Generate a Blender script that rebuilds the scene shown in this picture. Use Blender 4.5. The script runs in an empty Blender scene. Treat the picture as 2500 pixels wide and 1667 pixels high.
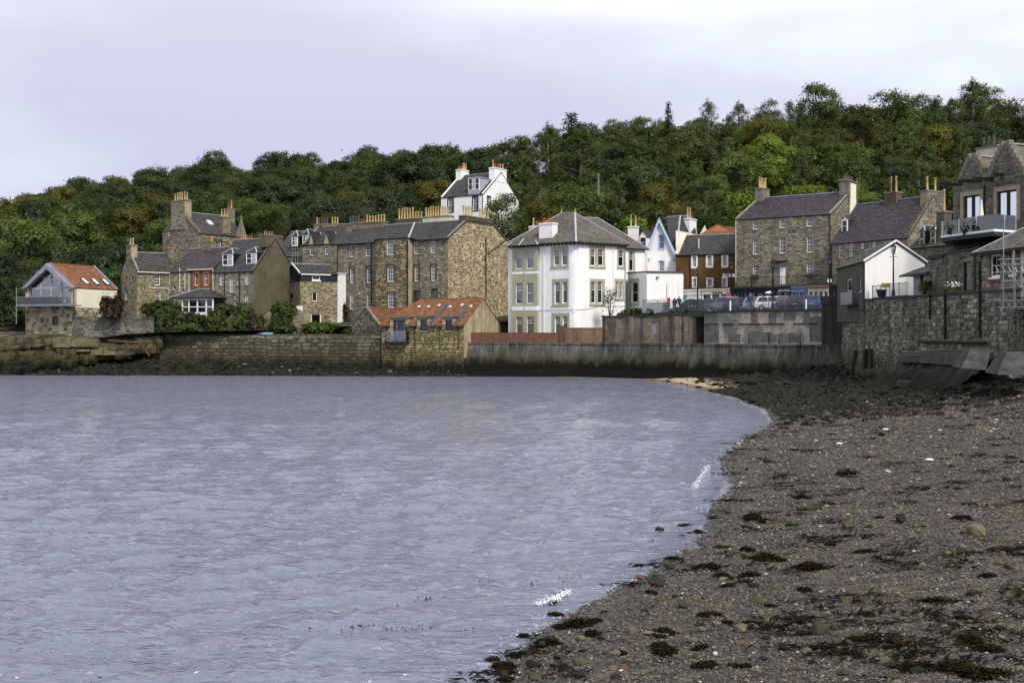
import bpy, bmesh, math, random
import numpy as np
from mathutils import Vector, Matrix, noise as mnoise
random.seed(7); RNG = np.random.default_rng(7)
SC = bpy.context.scene
COL = SC.collection
# ---------------------------------------------------------------- camera, sky, sun, exposure
F, CX, HY, H = 2778.0, 1250.0, 808.0, 5.1          # focal length and horizon row of the photograph, eye height above the water
cd = bpy.data.cameras.new('camera'); cam = bpy.data.objects.new('camera', cd); COL.objects.link(cam)
cd.sensor_width = 36.0; cd.lens = 36.0*F/2500.0; cd.shift_y = (HY-833.5)/2500.0; cd.clip_start = .5; cd.clip_end = 3000
cam.location = (0, 0, H); cam.rotation_euler = (math.radians(90), 0, 0); SC.camera = cam
SUN_EL, SUN_AZ = math.radians(48), math.radians(150)   # azimuth clockwise from +Y: behind the camera, to its right
world = bpy.data.worlds.new('World'); SC.world = world; world.use_nodes = True
sd = bpy.data.lights.new('sun', 'SUN'); sun = bpy.data.objects.new('sun', sd); COL.objects.link(sun)
sd.energy = 1.5; sd.angle = math.radians(12); sd.color = (1, .945, .85)
sdir = Vector((math.sin(SUN_AZ)*math.cos(SUN_EL), math.cos(SUN_AZ)*math.cos(SUN_EL), math.sin(SUN_EL)))
sun.rotation_euler = sdir.to_track_quat('Z', 'Y').to_euler()
SC.view_settings.view_transform = 'Standard'; SC.view_settings.look = 'None'
SC.view_settings.exposure = 1.38; SC.view_settings.gamma = 1.0; SC.view_settings.use_curve_mapping = False
SC.render.engine = 'CYCLES'; SC.cycles.use_denoising = True; SC.cycles.max_bounces = 6
SC.cycles.transparent_max_bounces = 12; SC.cycles.diffuse_bounces = 3; SC.cycles.glossy_bounces = 3; SC.cycles.caustics_reflective = False

# ---------------------------------------------------------------- shader helpers
def lnk(nt, a, b): nt.links.new(a, b)
def nd(nt, t, **kw):
    n = nt.nodes.new(t)
    for k, v in kw.items():
        if k in n.inputs.keys(): n.inputs[k].default_value = v
        else: setattr(n, k, v)
    return n
def c4(c): return (c[0], c[1], c[2], 1.0)
def ramp(nt, fac, stops, interp='LINEAR'):
    r = nt.nodes.new('ShaderNodeValToRGB'); r.color_ramp.interpolation = interp
    e = r.color_ramp.elements
    while len(e) > 1: e.remove(e[-1])
    for i, (p, c) in enumerate(stops):
        q = e[0] if i == 0 else e.new(p)
        q.position = p; q.color = c4(c) if not isinstance(c, (int, float)) else (c, c, c, 1)
    lnk(nt, fac, r.inputs[0]); return r.outputs[0]
def mixc(nt, fac, a, b, mode='MIX'):
    m = nt.nodes.new('ShaderNodeMix'); m.data_type = 'RGBA'; m.blend_type = mode
    for s, v in ((m.inputs[0], fac), (m.inputs[6], a), (m.inputs[7], b)):
        if hasattr(v, 'is_linked'): lnk(nt, v, s)
        elif isinstance(v, (int, float)): s.default_value = v
        else: s.default_value = c4(v)
    return m.outputs[2]
def math_(nt, op, a, b=None, clamp=False):
    m = nt.nodes.new('ShaderNodeMath'); m.operation = op; m.use_clamp = clamp
    for s, v in zip(m.inputs, (a, b)):
        if v is None: continue
        if hasattr(v, 'is_linked'): lnk(nt, v, s)
        else: s.default_value = v
    return m.outputs[0]
def wpos(nt, sc=(1, 1, 1), obj=False, loc=(0, 0, 0)):
    if obj: src = nt.nodes.new('ShaderNodeTexCoord').outputs['Object']
    else: src = nt.nodes.new('ShaderNodeNewGeometry').outputs['Position']
    m = nd(nt, 'ShaderNodeMapping'); m.inputs['Scale'].default_value = sc; m.inputs['Location'].default_value = loc
    lnk(nt, src, m.inputs['Vector']); return m.outputs[0]
def noise(nt, vec, scale=1., detail=4., rough=.55):
    n = nd(nt, 'ShaderNodeTexNoise', Scale=scale, Detail=detail, Roughness=rough); lnk(nt, vec, n.inputs['Vector']); return n.outputs['Fac']
def zpos(nt):
    s = nt.nodes.new('ShaderNodeSeparateXYZ'); lnk(nt, nt.nodes.new('ShaderNodeNewGeometry').outputs['Position'], s.inputs[0]); return s.outputs[2]
def bump(nt, b, h, strength=.3, dist=.02):
    n = nd(nt, 'ShaderNodeBump', Strength=strength, Distance=dist); lnk(nt, h, n.inputs['Height']); lnk(nt, n.outputs[0], b.inputs['Normal'])
def newmat(name):
    m = bpy.data.materials.new(name); m.use_nodes = True; nt = m.node_tree; return m, nt, nt.nodes['Principled BSDF']
MAT = {}
def plain(name, col, rough=.7, metal=0., var=.18, scale=1.5, bmp=.15, obj=False, stain=None, spec=.22):
    m, nt, b = newmat(name); v = wpos(nt, obj=obj)
    f = noise(nt, v, scale, 6, .6)
    lo = tuple(c*(1-var*1.6) for c in col); hi = tuple(min(1, c*(1+var)) for c in col)
    c = ramp(nt, f, [(.3, lo), (.7, hi)])
    if stain:                                           # run-down streaks of dirt: (colour, amount)
        sv = wpos(nt, (1.6, 1.6, .12)); sf = noise(nt, sv, 1.5, 5, .6)
        a = math_(nt, 'MULTIPLY', ramp(nt, sf, [(.5, 0.), (.72, 1.)]), stain[1])
        c = mixc(nt, a, c, stain[0])
    lnk(nt, c, b.inputs['Base Color']); b.inputs['Roughness'].default_value = rough; b.inputs['Metallic'].default_value = metal
    b.inputs['Specular IOR Level'].default_value = spec
    if bmp: bump(nt, b, noise(nt, v, scale*14, 5, .6), bmp, .02)
    MAT[name] = m; return m
def tinted(name, cols, rough=.8, src='attr', zone=None, stain=None, big=None, bmp=.4, fine=9., contrast=.35, spec=.15):
    """pieces (stones, slates, tiles): colour picked per piece from a ramp, with grain, grime and optional tide zones"""
    m, nt, b = newmat(name); v = wpos(nt)
    if src == 'attr': t = nd(nt, 'ShaderNodeAttribute', attribute_name='tint').outputs['Fac']
    else: t = nt.nodes.new('ShaderNodeObjectInfo').outputs['Random']
    n = len(cols); c = ramp(nt, t, [(i/max(1, n-1), k) for i, k in enumerate(cols)])
    g = noise(nt, v, fine, 6, .65)
    c = mixc(nt, 1., c, ramp(nt, g, [(.25, 1-contrast), (.75, 1+contrast*.6)]), 'MULTIPLY')
    if big:                                             # broad weathering (colour, amount, scale)
        f = noise(nt, v, big[2], 5, .6)
        c = mixc(nt, math_(nt, 'MULTIPLY', ramp(nt, f, [(.45, 0.), (.68, 1.)]), big[1]), c, big[0])
    if stain:
        sv = wpos(nt, (1., 1., .1)); sf = noise(nt, sv, 1.3, 6, .65)
        c = mixc(nt, math_(nt, 'MULTIPLY', ramp(nt, sf, [(.5, 0.), (.7, 1.)]), stain[1]), c, stain[0])
    if zone: c = tidezone(nt, c, zone)
    lnk(nt, c, b.inputs['Base Color']); b.inputs['Roughness'].default_value = rough; b.inputs['Specular IOR Level'].default_value = spec
    bump(nt, b, g, bmp, .03); MAT[name] = m; return m
def tidezone(nt, c, zone):
    """algae and weed belts of the shore: [(height, half width, colour, amount)] below that height"""
    z = zpos(nt); j = noise(nt, wpos(nt, (1, 1, .35)), .9, 6, .7)
    zz = math_(nt, 'ADD', z, math_(nt, 'MULTIPLY', math_(nt, 'SUBTRACT', j, .5), -3.2))
    for h, w, col, amt in zone:
        f = math_(nt, 'DIVIDE', math_(nt, 'SUBTRACT', h+w, zz), 2*w, True)
        c = mixc(nt, math_(nt, 'MULTIPLY', f, amt), c, col)
    return c
# world: pale overcast, a high thin layer over the blue sky
nt = world.node_tree; bg = nt.nodes['Background']
sky = nd(nt, 'ShaderNodeTexSky'); sky.sky_type = 'NISHITA'; sky.sun_disc = False; sky.sun_elevation = SUN_EL; sky.sun_rotation = SUN_AZ
tc = nt.nodes.new('ShaderNodeTexCoord'); mp = nd(nt, 'ShaderNodeMapping'); mp.inputs['Scale'].default_value = (1, 1, 3.2); mp.inputs['Location'].default_value = (4.582, -3.596, -4.764)
lnk(nt, tc.outputs['Generated'], mp.inputs['Vector'])
cl = noise(nt, mp.outputs[0], 1.5, 5, .5)
ccol = ramp(nt, cl, [(.38, (2.36, 2.33, 3.02)), (.50, (2.78, 2.80, 3.42)), (.60, (3.5, 3.64, 3.98))])
sx = nt.nodes.new('ShaderNodeSeparateXYZ'); lnk(nt, tc.outputs['Generated'], sx.inputs[0])
up = ramp(nt, sx.outputs[2], [(.0, (.97, .97, .96)), (.12, (.95, .95, .95)), (.28, (1.16, 1.17, 1.08)), (1., (1.27, 1.27, 1.14))])
ccol = mixc(nt, 1., ccol, up, 'MULTIPLY')
fin = mixc(nt, .93, sky.outputs[0], ccol)
lnk(nt, fin, bg.inputs[0]); bg.inputs[1].default_value = .1

# ---------------------------------------------------------------- mesh helpers
def W2(px, D): return Vector(((px-CX)/F*D, D))
def ZZ(py, D): return H+(HY-py)*D/F
def P3(px, py, D): return Vector(((px-CX)/F*D, D, ZZ(py, D)))
def hit(px, py, p0, n):
    d = Vector(((px-CX)/F, 1, (HY-py)/F)); c = Vector((0, 0, H)); return c+d*((p0-c).dot(n)/d.dot(n))
def zoom(x0, y0, s): return lambda x, y: (x0+x/s, y0+y/s)
z1 = zoom(0, 440, 3.136); z2 = zoom(280, 440, 3.92); z3 = zoom(680, 480, 3.92); z4 = zoom(1200, 490, 4.02); z5 = zoom(1540, 480, 4.127)
z6 = zoom(2000, 340, 3.734); z7 = zoom(2000, 600, 4.126); z8 = zoom(640, 520, 8.709); z9 = zoom(330, 660, 4.4377); z10 = zoom(900, 700, 6.533)
z11 = zoom(2220, 320, 4.125); z12 = zoom(0, 600, 4.613); z13 = zoom(2380, 560, 6.533); z14 = zoom(2200, 620, 4.613); zH = zoom(1060, 380, 8.7125)
def R(z, x0, y0, x1, y1): a = z(x0, y0); b = z(x1, y1); return (a[0], a[1], b[0], b[1])

def rootof(o):
    while o.parent: o = o.parent
    return o
class MB:
    def __init__(s): s.v = []; s.f = []; s.mi = []; s.t = []
    def poly(s, pts, mi=0, t=0.):
        i = len(s.v); s.v += [(p[0], p[1], p[2]) for p in pts]; s.f.append(tuple(range(i, i+len(pts)))); s.mi.append(mi); s.t.append(t)
    def raw(s, vs, fs, mi=0, t=0.):
        i = len(s.v); s.v += vs
        for f in fs: s.f.append(tuple(i+k for k in f)); s.mi.append(mi); s.t.append(t)
    def hexa(s, q, mi=0, t=0.):                        # q: 8 points, bottom 4 then top 4
        s.raw([tuple(p) for p in q], [(3, 2, 1, 0), (4, 5, 6, 7), (0, 1, 5, 4), (1, 2, 6, 5), (2, 3, 7, 6), (3, 0, 4, 7)], mi, t)
    def box(s, M, x0, x1, y0, y1, z0, z1, mi=0, t=0.):
        s.hexa([M @ Vector(p) for p in ((x0, y0, z0), (x1, y0, z0), (x1, y1, z0), (x0, y1, z0), (x0, y0, z1), (x1, y0, z1), (x1, y1, z1), (x0, y1, z1))], mi, t)
    def prism(s, pts, vec, mi=0, t=0.):
        a = [Vector(p) for p in pts]; b = [p+vec for p in a]; n = len(a)
        s.raw([tuple(p) for p in a+b], [tuple(range(n)), tuple(range(2*n-1, n-1, -1))]+[(i, i+n, (i+1) % n+n, (i+1) % n) for i in range(n)], mi, t)
    def tube(s, p0, p1, r0, r1=None, n=8, mi=0, t=0., cap=True):
        p0 = Vector(p0); p1 = Vector(p1); r1 = r0 if r1 is None else r1
        d = (p1-p0).normalized(); a = d.orthogonal().normalized(); b = d.cross(a)
        vs = []
        for p, r in ((p0, r0), (p1, r1)):
            for k in range(n):
                q = p+(a*math.cos(2*math.pi*k/n)+b*math.sin(2*math.pi*k/n))*r; vs.append(tuple(q))
        fs = [(k, (k+1) % n, n+(k+1) % n, n+k) for k in range(n)]
        if cap: fs += [tuple(range(n-1, -1, -1)), tuple(range(n, 2*n))]
        s.raw(vs, fs, mi, t)
    def path(s, pts, r, n=6, mi=0):
        for a, b in zip(pts[:-1], pts[1:]): s.tube(a, b, r, r, n, mi)
    def lathe(s, c, prof, n=12, mi=0, t=0.):
        vs = []; m = len(prof)
        for r, z in prof:
            for k in range(n): vs.append((c[0]+r*math.cos(2*math.pi*k/n), c[1]+r*math.sin(2*math.pi*k/n), c[2]+z))
        fs = [(i*n+k, i*n+(k+1) % n, (i+1)*n+(k+1) % n, (i+1)*n+k) for i in range(m-1) for k in range(n)]
        fs += [tuple(range(n-1, -1, -1)), tuple(range((m-1)*n, m*n))]
        s.raw(vs, fs, mi, t)
    def build(s, name, mats, parent=None, smooth=False, kind=None, label=None, local=False):
        me = bpy.data.meshes.new(name); v = np.array(s.v, dtype=float).reshape(-1, 3)
        if parent is not None and not local: v = v-np.array(rootof(parent).location)
        me.from_pydata(v.tolist(), [], s.f)
        mats = mats if isinstance(mats, (list, tuple)) else [mats]
        for m in mats: me.materials.append(MAT[m] if isinstance(m, str) else m)
        if len(mats) > 1: me.polygons.foreach_set('material_index', s.mi)
        if any(s.t):
            a = me.attributes.new('tint', 'FLOAT', 'FACE'); a.data.foreach_set('value', np.array(s.t, dtype=np.float32))
        if smooth: me.polygons.foreach_set('use_smooth', [True]*len(me.polygons))
        return link(name, me, parent, kind, label)
def link(name, me, parent=None, kind=None, label=None):
    o = bpy.data.objects.new(name, me); COL.objects.link(o)
    if parent is not None: o.parent = parent
    if kind: o['kind'] = kind
    if label: o['label'] = label
    return o
def tag(o, label, cat, group=None):
    o['label'] = label; o['category'] = cat
    if group: o['group'] = group
    return o
def thing(name, label, cat, loc, group=None):
    o = bpy.data.objects.new(name, None); o.empty_display_size = .3; COL.objects.link(o); o.location = loc
    return tag(o, label, cat, group)
def clip(poly, conv):
    """part of a 2D polygon inside a convex counter-clockwise polygon"""
    out = poly
    for i in range(len(conv)):
        ax, ay = conv[i]; bx, by = conv[(i+1) % len(conv)]
        inp = out; out = []
        if not inp: return []
        def sd(p): return (bx-ax)*(p[1]-ay)-(by-ay)*(p[0]-ax)
        for j in range(len(inp)):
            p = inp[j]; q = inp[(j+1) % len(inp)]; sp = sd(p); sq = sd(q)
            if sp >= -1e-9: out.append(p)
            if (sp > 1e-9 and sq < -1e-9) or (sp < -1e-9 and sq > 1e-9):
                k = sp/(sp-sq); out.append((p[0]+(q[0]-p[0])*k, p[1]+(q[1]-p[1])*k))
    return out if len(out) > 2 else []
def area2(p): return .5*sum(p[i][0]*p[(i+1) % len(p)][1]-p[(i+1) % len(p)][0]*p[i][1] for i in range(len(p)))

class Wall:
    """a vertical plane from A (seen at the left) to B (seen at the right); d runs inward, away from the viewer"""
    def __init__(s, A, B):
        s.A = Vector(A[:2]); s.B = Vector(B[:2]); s.len = (s.B-s.A).length
        e = (s.B-s.A)/s.len; s.ex = Vector((e.x, e.y, 0)); s.ey = Vector((-e.y, e.x, 0))
        s.M = Matrix(((s.ex.x, s.ey.x, 0, s.A.x), (s.ex.y, s.ey.y, 0, s.A.y), (0, 0, 1, 0), (0, 0, 0, 1)))
    def uv(s, px, py, d=0.):
        p0 = Vector((s.A.x, s.A.y, 0))+s.ey*d; p = hit(px, py, p0, s.ey); q = p-Vector((s.A.x, s.A.y, 0))
        return q.dot(s.ex), p.z
    def rect(s, r, d=0.):
        xm = (r[0]+r[2])/2; ym = (r[1]+r[3])/2
        return s.uv(r[0], ym, d)[0], s.uv(r[2], ym, d)[0], s.uv(xm, r[3], d)[1], s.uv(xm, r[1], d)[1]
    def p(s, u, z, d=0.): return s.M @ Vector((u, d, z))
    def off(s, d):
        w = Wall((s.A.x+s.ey.x*d, s.A.y+s.ey.y*d), (s.B.x+s.ey.x*d, s.B.y+s.ey.y*d)); return w
def rectplan(A, B, px=None, side='R', depth=None):
    A = W2(*A); B = W2(*B); e = (B-A).normalized(); n = Vector((-e.y, e.x))
    if px is not None:
        c = B if side == 'R' else A; k = (px-CX)/F
        depth = (k*c.y-c.x)/(n.x-k*n.y)
    return A, B, B+n*depth, A+n*depth, depth

# ---------------------------------------------------------------- stones
def stone_protos(k=10, n=8):
    out = []
    for q in range(k):
        rg = random.Random(q*31+5); a0 = rg.uniform(0, .5); ring = []
        for i in range(n):
            a = a0+2*math.pi*i/n; ca, sa = math.cos(a), math.sin(a); m = max(abs(ca), abs(sa))
            rr = .5/m*(.91+.09*rg.random())*(.93+.07*m)
            ring.append((ca*rr, sa*rr))
        vs = [(x, 0., z) for x, z in ring]+[(x*.96, -.7, z*.96) for x, z in ring]+[(x*.87, -1.-.25*rg.random(), z*.84) for x, z in ring]
        fs = [(i, (i+1) % n, n+(i+1) % n, n+i) for i in range(n)]+[(n+i, n+(i+1) % n, 2*n+(i+1) % n, 2*n+i) for i in range(n)]+[tuple(range(2*n, 3*n))]
        out.append((np.array(vs), fs))
    return out
SP = stone_protos(); SP_MESH = {}
def sp_mesh(q, mat):
    k = (q, mat)
    if k not in SP_MESH:
        me = bpy.data.meshes.new('stone'); me.from_pydata(SP[q][0].tolist(), [], SP[q][1]); me.materials.append(MAT[mat]); SP_MESH[k] = me
    return SP_MESH[k]
def stones(parent, w, outline, holes, mat, hh=(.18, .34), ww=(.25, .6), ind=0, dep=.035, gap=.018, name='stone', skip=0., seed=1):
    """coursed rubble on wall w; the largest `ind` stones are objects of their own, the rest one joined part. mat: base name of a tinted pair"""
    rg = random.Random(seed); ps = []
    us = [p[0] for p in outline]; zs = [p[1] for p in outline]
    ccw = outline if area2(outline) > 0 else outline[::-1]
    def inside(u, z): return all((b[0]-a[0])*(z-a[1])-(b[1]-a[1])*(u-a[0]) >= -1e-6 for a, b in zip(ccw, ccw[1:]+ccw[:1]))
    z = min(zs)
    while z < max(zs)-.08:
        h = rg.uniform(*hh); u = min(us)-rg.uniform(0, ww[0])
        if z+h > max(zs): h = max(zs)-z
        while u < max(us):
            wd = rg.uniform(*ww)*(1.25 if rg.random() < .12 else 1); a, b = max(u, min(us)), min(u+wd, max(us)); u += wd
            sub = [(z, z+h)] if rg.random() > .22 or h < .2 else [(z, z+h*.5), (z+h*.5, z+h)]
            for s0, s1 in sub:
                aa, bb = a, b
                for (h0, h1, g0, g1) in holes:
                    if s1 > g0+.02 and s0 < g1-.02 and bb > h0 and aa < h1:
                        if aa < h0 and h0-aa >= bb-h1: bb = min(bb, h0)
                        elif bb > h1: aa = max(aa, h1)
                        else: bb = aa
                if bb-aa < .09 or rg.random() < skip: continue
                if not (inside(aa+.02, s1-.02) and inside(bb-.02, s1-.02) and inside((aa+bb)/2, s0+.02)): continue
                ps.append((aa+gap/2, bb-gap/2, s0+gap/2, s1-gap/2, rg.random(), rg.randrange(len(SP)), dep*rg.uniform(.5, 1.3)))
        z += h
    ps.sort(key=lambda q: -(q[1]-q[0])*(q[3]-q[2]))
    loc = rootof(parent).location; B = w.M.to_3x3()
    for q in ps[:ind]:
        o = link(name, sp_mesh(q[5], mat+'_each'), parent)
        m = w.M @ Matrix.Translation(((q[0]+q[1])/2, .004, (q[2]+q[3])/2)) @ Matrix.Diagonal((q[1]-q[0], q[6], q[3]-q[2], 1))
        m.translation -= loc; o.matrix_basis = m
    if ps[ind:]:
        V = []; Fs = []; T = []; i = 0
        R3 = np.array(w.M.to_3x3()); t3 = np.array(w.M.translation)-np.array(loc)
        for q in ps[ind:]:
            v, f = SP[q[5]]
            vv = v*np.array((q[1]-q[0], q[6], q[3]-q[2]))+np.array(((q[0]+q[1])/2, .004, (q[2]+q[3])/2))
            V.append(vv @ R3.T+t3); Fs += [tuple(i+k for k in ff) for ff in f]; T += [q[4]]*len(f); i += len(v)
        me = bpy.data.meshes.new(name+'work'); me.from_pydata(np.vstack(V).tolist(), [], Fs); me.materials.append(MAT[mat])
        a = me.attributes.new('tint', 'FLOAT', 'FACE'); a.data.foreach_set('value', np.array(T, dtype=np.float32))
        link(name+'work' if not name.endswith('work') else name, me, parent, 'stuff')

# ---------------------------------------------------------------- walls with openings
def panel(mb, w, outline, holes, d=0., reveal=.2, mi=0):
    us = sorted({round(p[0], 4) for p in outline} | {round(x, 4) for h in holes for x in h[:2]})
    zs = sorted({round(p[1], 4) for p in outline} | {round(x, 4) for h in holes for x in h[2:]})
    conv = outline if area2(outline) > 0 else outline[::-1]
    for a, b in zip(us[:-1], us[1:]):
        for c, e in zip(zs[:-1], zs[1:]):
            m = ((a+b)/2, (c+e)/2)
            if any(h[0] < m[0] < h[1] and h[2] < m[1] < h[3] for h in holes): continue
            pl = clip([(a, c), (b, c), (b, e), (a, e)], conv)
            if pl: mb.poly([w.p(u, z, d) for u, z in pl], mi)
    for h in holes:
        q = [(h[0], h[2]), (h[1], h[2]), (h[1], h[3]), (h[0], h[3])]
        for i in range(4):
            a, b = q[i], q[(i+1) % 4]; mb.poly([w.p(*a, d), w.p(*b, d), w.p(*b, d+reveal), w.p(*a, d+reveal)], mi)
def side(root, w, z0, top, mat, wins=(), u0=None, u1=None, st=None, d=0., name='wall', reveal=.2):
    """one wall of a house. top: a height, or [(u, z)] from left to right. wins: (pixel rect, style, options). st: stone options"""
    a = 0. if u0 is None else u0; b = w.len if u1 is None else u1
    tp = [(a, top), (b, top)] if isinstance(top, (int, float)) else list(top)
    outline = [(a, z0), (b, z0)]+tp[::-1]
    rects = [w.rect(r, d) for r, s_, o_ in wins]
    holes = [q for q, (r, s_, o_) in zip(rects, wins)]
    mb = MB(); panel(mb, w, outline, holes, d, reveal); wl = mb.build(name, mat, root)
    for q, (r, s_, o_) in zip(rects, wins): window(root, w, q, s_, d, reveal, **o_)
    if st:
        st = dict(st); grow = st.pop('grow', .0)
        hs = [(h[0]-max(grow, o_.get('sur', (0, 0))[1] if o_.get('sur') else 0), h[1]+max(grow, o_.get('sur', (0, 0))[1] if o_.get('sur') else 0), h[2]-(.12 if o_.get('sill', 1) else 0), h[3]+max(grow, o_.get('sur', (0, 0))[1] if o_.get('sur') else 0)) for h, (r, s_, o_) in zip(holes, wins)]
        stones(wl, w.off(d) if d else w, outline, hs, **st)
    return wl
STY = {'12': (3, 2, 2), '8': (2, 2, 2), '6': (3, 1, 1), '9': (3, 2, 1), '4': (2, 1, 1), '2': (1, 1, 1), '1': (1, 1, 0), 'q': (3, 2, 0), 'b': (2, 2, 0), 't': (4, 2, 0), 'w': (3, 2, 1)}
def window(root, w, q, style, d=0., reveal=.2, frame='white_paint', sill='stone_sill', sur=None, curtain=None, lower=False, fw=.075, proud=.025, glass='glass'):
    u0, u1, za, zb = q; cols, rt, rb = STY[style]; mb = MB(); pm = MB(); fd = d+reveal-.09
    def bx(m, a, b, c, e, f0=0., f1=.07, mi=0): m.box(w.M, a, b, fd+f0, fd+f1, c, e, mi)
    bx(mb, u0, u0+fw, za, zb); bx(mb, u1-fw, u1, za, zb); bx(mb, u0+fw, u1-fw, za, za+fw*1.3); bx(mb, u0+fw, u1-fw, zb-fw, zb)
    a, b, c, e = u0+fw, u1-fw, za+fw*1.3, zb-fw
    zm = c+(e-c)*(rb/(rt+rb) if rb else 0.) if style not in ('9', 'w') else c+(e-c)*(.5 if style == '9' else .62)
    if rb: bx(mb, a, b, zm-.025, zm+.025, .0, .06)
    br = .012
    def grid(c0, c1, rows, cols):
        for k in range(1, cols): x = a+(b-a)*k/cols; bx(mb, x-br, x+br, c0, c1, .012, .05)
        for k in range(1, rows): zz = c0+(c1-c0)*k/rows; bx(mb, a, b, zz-br, zz+br, .014, .048)
    if rb: grid(zm+.025, e, rt, cols); grid(c, zm-.025, rb if style not in ('w',) else 1, cols if style not in ('w',) else 1)
    elif rt > 1 or cols > 1: grid(c, e, rt, cols)
    rm = .55                                                # shallow box behind the glass, a room's shade put into its colour
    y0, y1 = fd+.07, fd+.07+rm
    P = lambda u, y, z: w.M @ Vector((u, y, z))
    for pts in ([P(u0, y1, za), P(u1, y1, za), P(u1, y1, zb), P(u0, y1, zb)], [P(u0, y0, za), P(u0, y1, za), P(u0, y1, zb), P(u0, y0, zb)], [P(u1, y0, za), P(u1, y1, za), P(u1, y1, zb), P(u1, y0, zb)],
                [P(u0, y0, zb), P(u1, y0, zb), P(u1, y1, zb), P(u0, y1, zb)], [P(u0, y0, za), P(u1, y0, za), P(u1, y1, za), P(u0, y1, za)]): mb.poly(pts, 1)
    o = mb.build('window', [frame, 'room_shade_paint'], root)
    pm.box(w.M, a-.01, b+.01, fd+.03, fd+.036, c-.01, e+.01); pm.build('pane', glass, o)
    if curtain:
        k, amt, mat = curtain; cm = MB(); yc = fd+.16
        if k == 'blind': cm.box(w.M, a, b, yc, yc+.02, e-(e-c)*amt, e)
        elif k == 'full': cm.box(w.M, a, b, yc, yc+.02, c, e)
        else:
            for s0 in (0, 1):
                n = 5; wd = (b-a)*amt
                for i in range(n):
                    x0 = (a+wd*i/n) if s0 == 0 else (b-wd+wd*i/n); cm.box(w.M, x0, x0+wd/n*.9, yc+(.03 if i % 2 else 0), yc+.03+(.03 if i % 2 else 0), c, e)
        cm.build('curtain' if k == 'side' else 'blind', mat, o)
    if sill:
        m = MB(); m.box(w.M, u0-.08, u1+.08, d-.07, d+reveal-.08, za-.11, za+.002); m.build('sill', sill, o)
    if sur:
        mt, sw = sur[0], sur[1]; m = MB(); pr = sur[2] if len(sur) > 2 else proud
        m.box(w.M, u0-sw, u0, d-pr, d+.05, za-.002, zb+sw); m.box(w.M, u1, u1+sw, d-pr, d+.05, za-.002, zb+sw); m.box(w.M, u0, u1, d-pr, d+.05, zb, zb+sw)
        if len(sur) > 3: m.box(w.M, u0-sw, u1+sw, d-pr, d+.05, za-sur[3], za-.004)
        m.build('surround', mt, o)
    return o

# ---------------------------------------------------------------- roofs
def plane_axes(pl):
    p0, p1 = pl[0], pl[1]; ex = (p1-p0).normalized(); n = None
    nn = Vector((0, 0, 0))
    for i in range(1, len(pl)-1): nn += (pl[i]-p0).cross(pl[i+1]-p0)
    nn.normalize()
    if nn.z < 0: nn = -nn
    ey = nn.cross(ex)
    if ey.z < 0 and abs(ey.z) > 1e-6: ey = -ey
    elif abs(ey.z) <= 1e-6 and ey.dot(pl[2]-p0) < 0: ey = -ey
    return p0, ex, ey, nn
def slate_cover(mb, pl, gauge=.2, wd=.27, seed=1, rise=.03):
    """overlapping slates over a roof plane whose first edge is the eave"""
    rg = random.Random(seed); p0, ex, ey, nn = plane_axes(pl)
    q2 = [((p-p0).dot(ex), (p-p0).dot(ey)) for p in pl]
    conv = q2 if area2(q2) > 0 else q2[::-1]
    us = [p[0] for p in q2]; vs = [p[1] for p in q2]; r = 0; v = min(vs)
    def ins(p): return all((b[0]-a[0])*(p[1]-a[1])-(b[1]-a[1])*(p[0]-a[0]) >= -1e-9 for a, b in zip(conv, conv[1:]+conv[:1]))
    while v < max(vs):
        u = min(us)-(wd*.5 if r % 2 else 0)-rg.random()*.04
        while u < max(us):
            k = wd*rg.uniform(.85, 1.15); lift = rise*rg.uniform(.75, 1.35); t = rg.random()*.998+.001
            drop = rg.uniform(0, .018); q = [(u+.006, v-drop), (u+k-.006, v-drop), (u+k-.006, v+gauge), (u+.006, v+gauge)]; u += k
            cen = (q[0][0]+k/2, v+gauge/2)
            if not all(ins(p) for p in q):
                if v+gauge < 0: continue
                q = clip(q, conv)
                if not q: continue
            zf = lambda p: lift-(p[1]-v)/gauge*(lift-.008)
            top = [p0+ex*p[0]+ey*p[1]+nn*zf(p) for p in q]; mb.poly(top, 0, t)
            a, b = top[0], top[1]; mb.poly([a-nn*lift*.9, b-nn*lift*.9, b, a], 0, t)
        v += gauge; r += 1
def pantile_cover(mb, pl, gauge=.30, wd=.24, seed=1):
    rg = random.Random(seed); p0, ex, ey, nn = plane_axes(pl)
    q2 = [((p-p0).dot(ex), (p-p0).dot(ey)) for p in pl]; conv = q2 if area2(q2) > 0 else q2[::-1]
    us = [p[0] for p in q2]; vs = [p[1] for p in q2]; v = min(vs); prof = [(0, .012), (.22, .045), (.45, .058), (.68, .04), (.86, .006), (1., .012)]
    while v < max(vs):
        u = min(us)
        while u < max(us):
            t = rg.random()*.998+.001; lf = rg.uniform(.016, .03)
            for (f0, h0), (f1, h1) in zip(prof[:-1], prof[1:]):
                q = clip([(u+wd*f0, v), (u+wd*f1, v), (u+wd*f1, v+gauge), (u+wd*f0, v+gauge)], conv)
                if not q: continue
                def hz(p): s_ = min(1, max(0, (p[0]-u-wd*f0)/(wd*(f1-f0)))); return h0+(h1-h0)*s_+lf*(1-(p[1]-v)/gauge)
                top = [p0+ex*p[0]+ey*p[1]+nn*hz(p) for p in q]; mb.poly(top, 0, t)
                mb.poly([top[0]-nn*(hz(q[0])), top[1]-nn*(hz(q[1])), top[1], top[0]], 0, t)
            u += wd
        v += gauge
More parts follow.
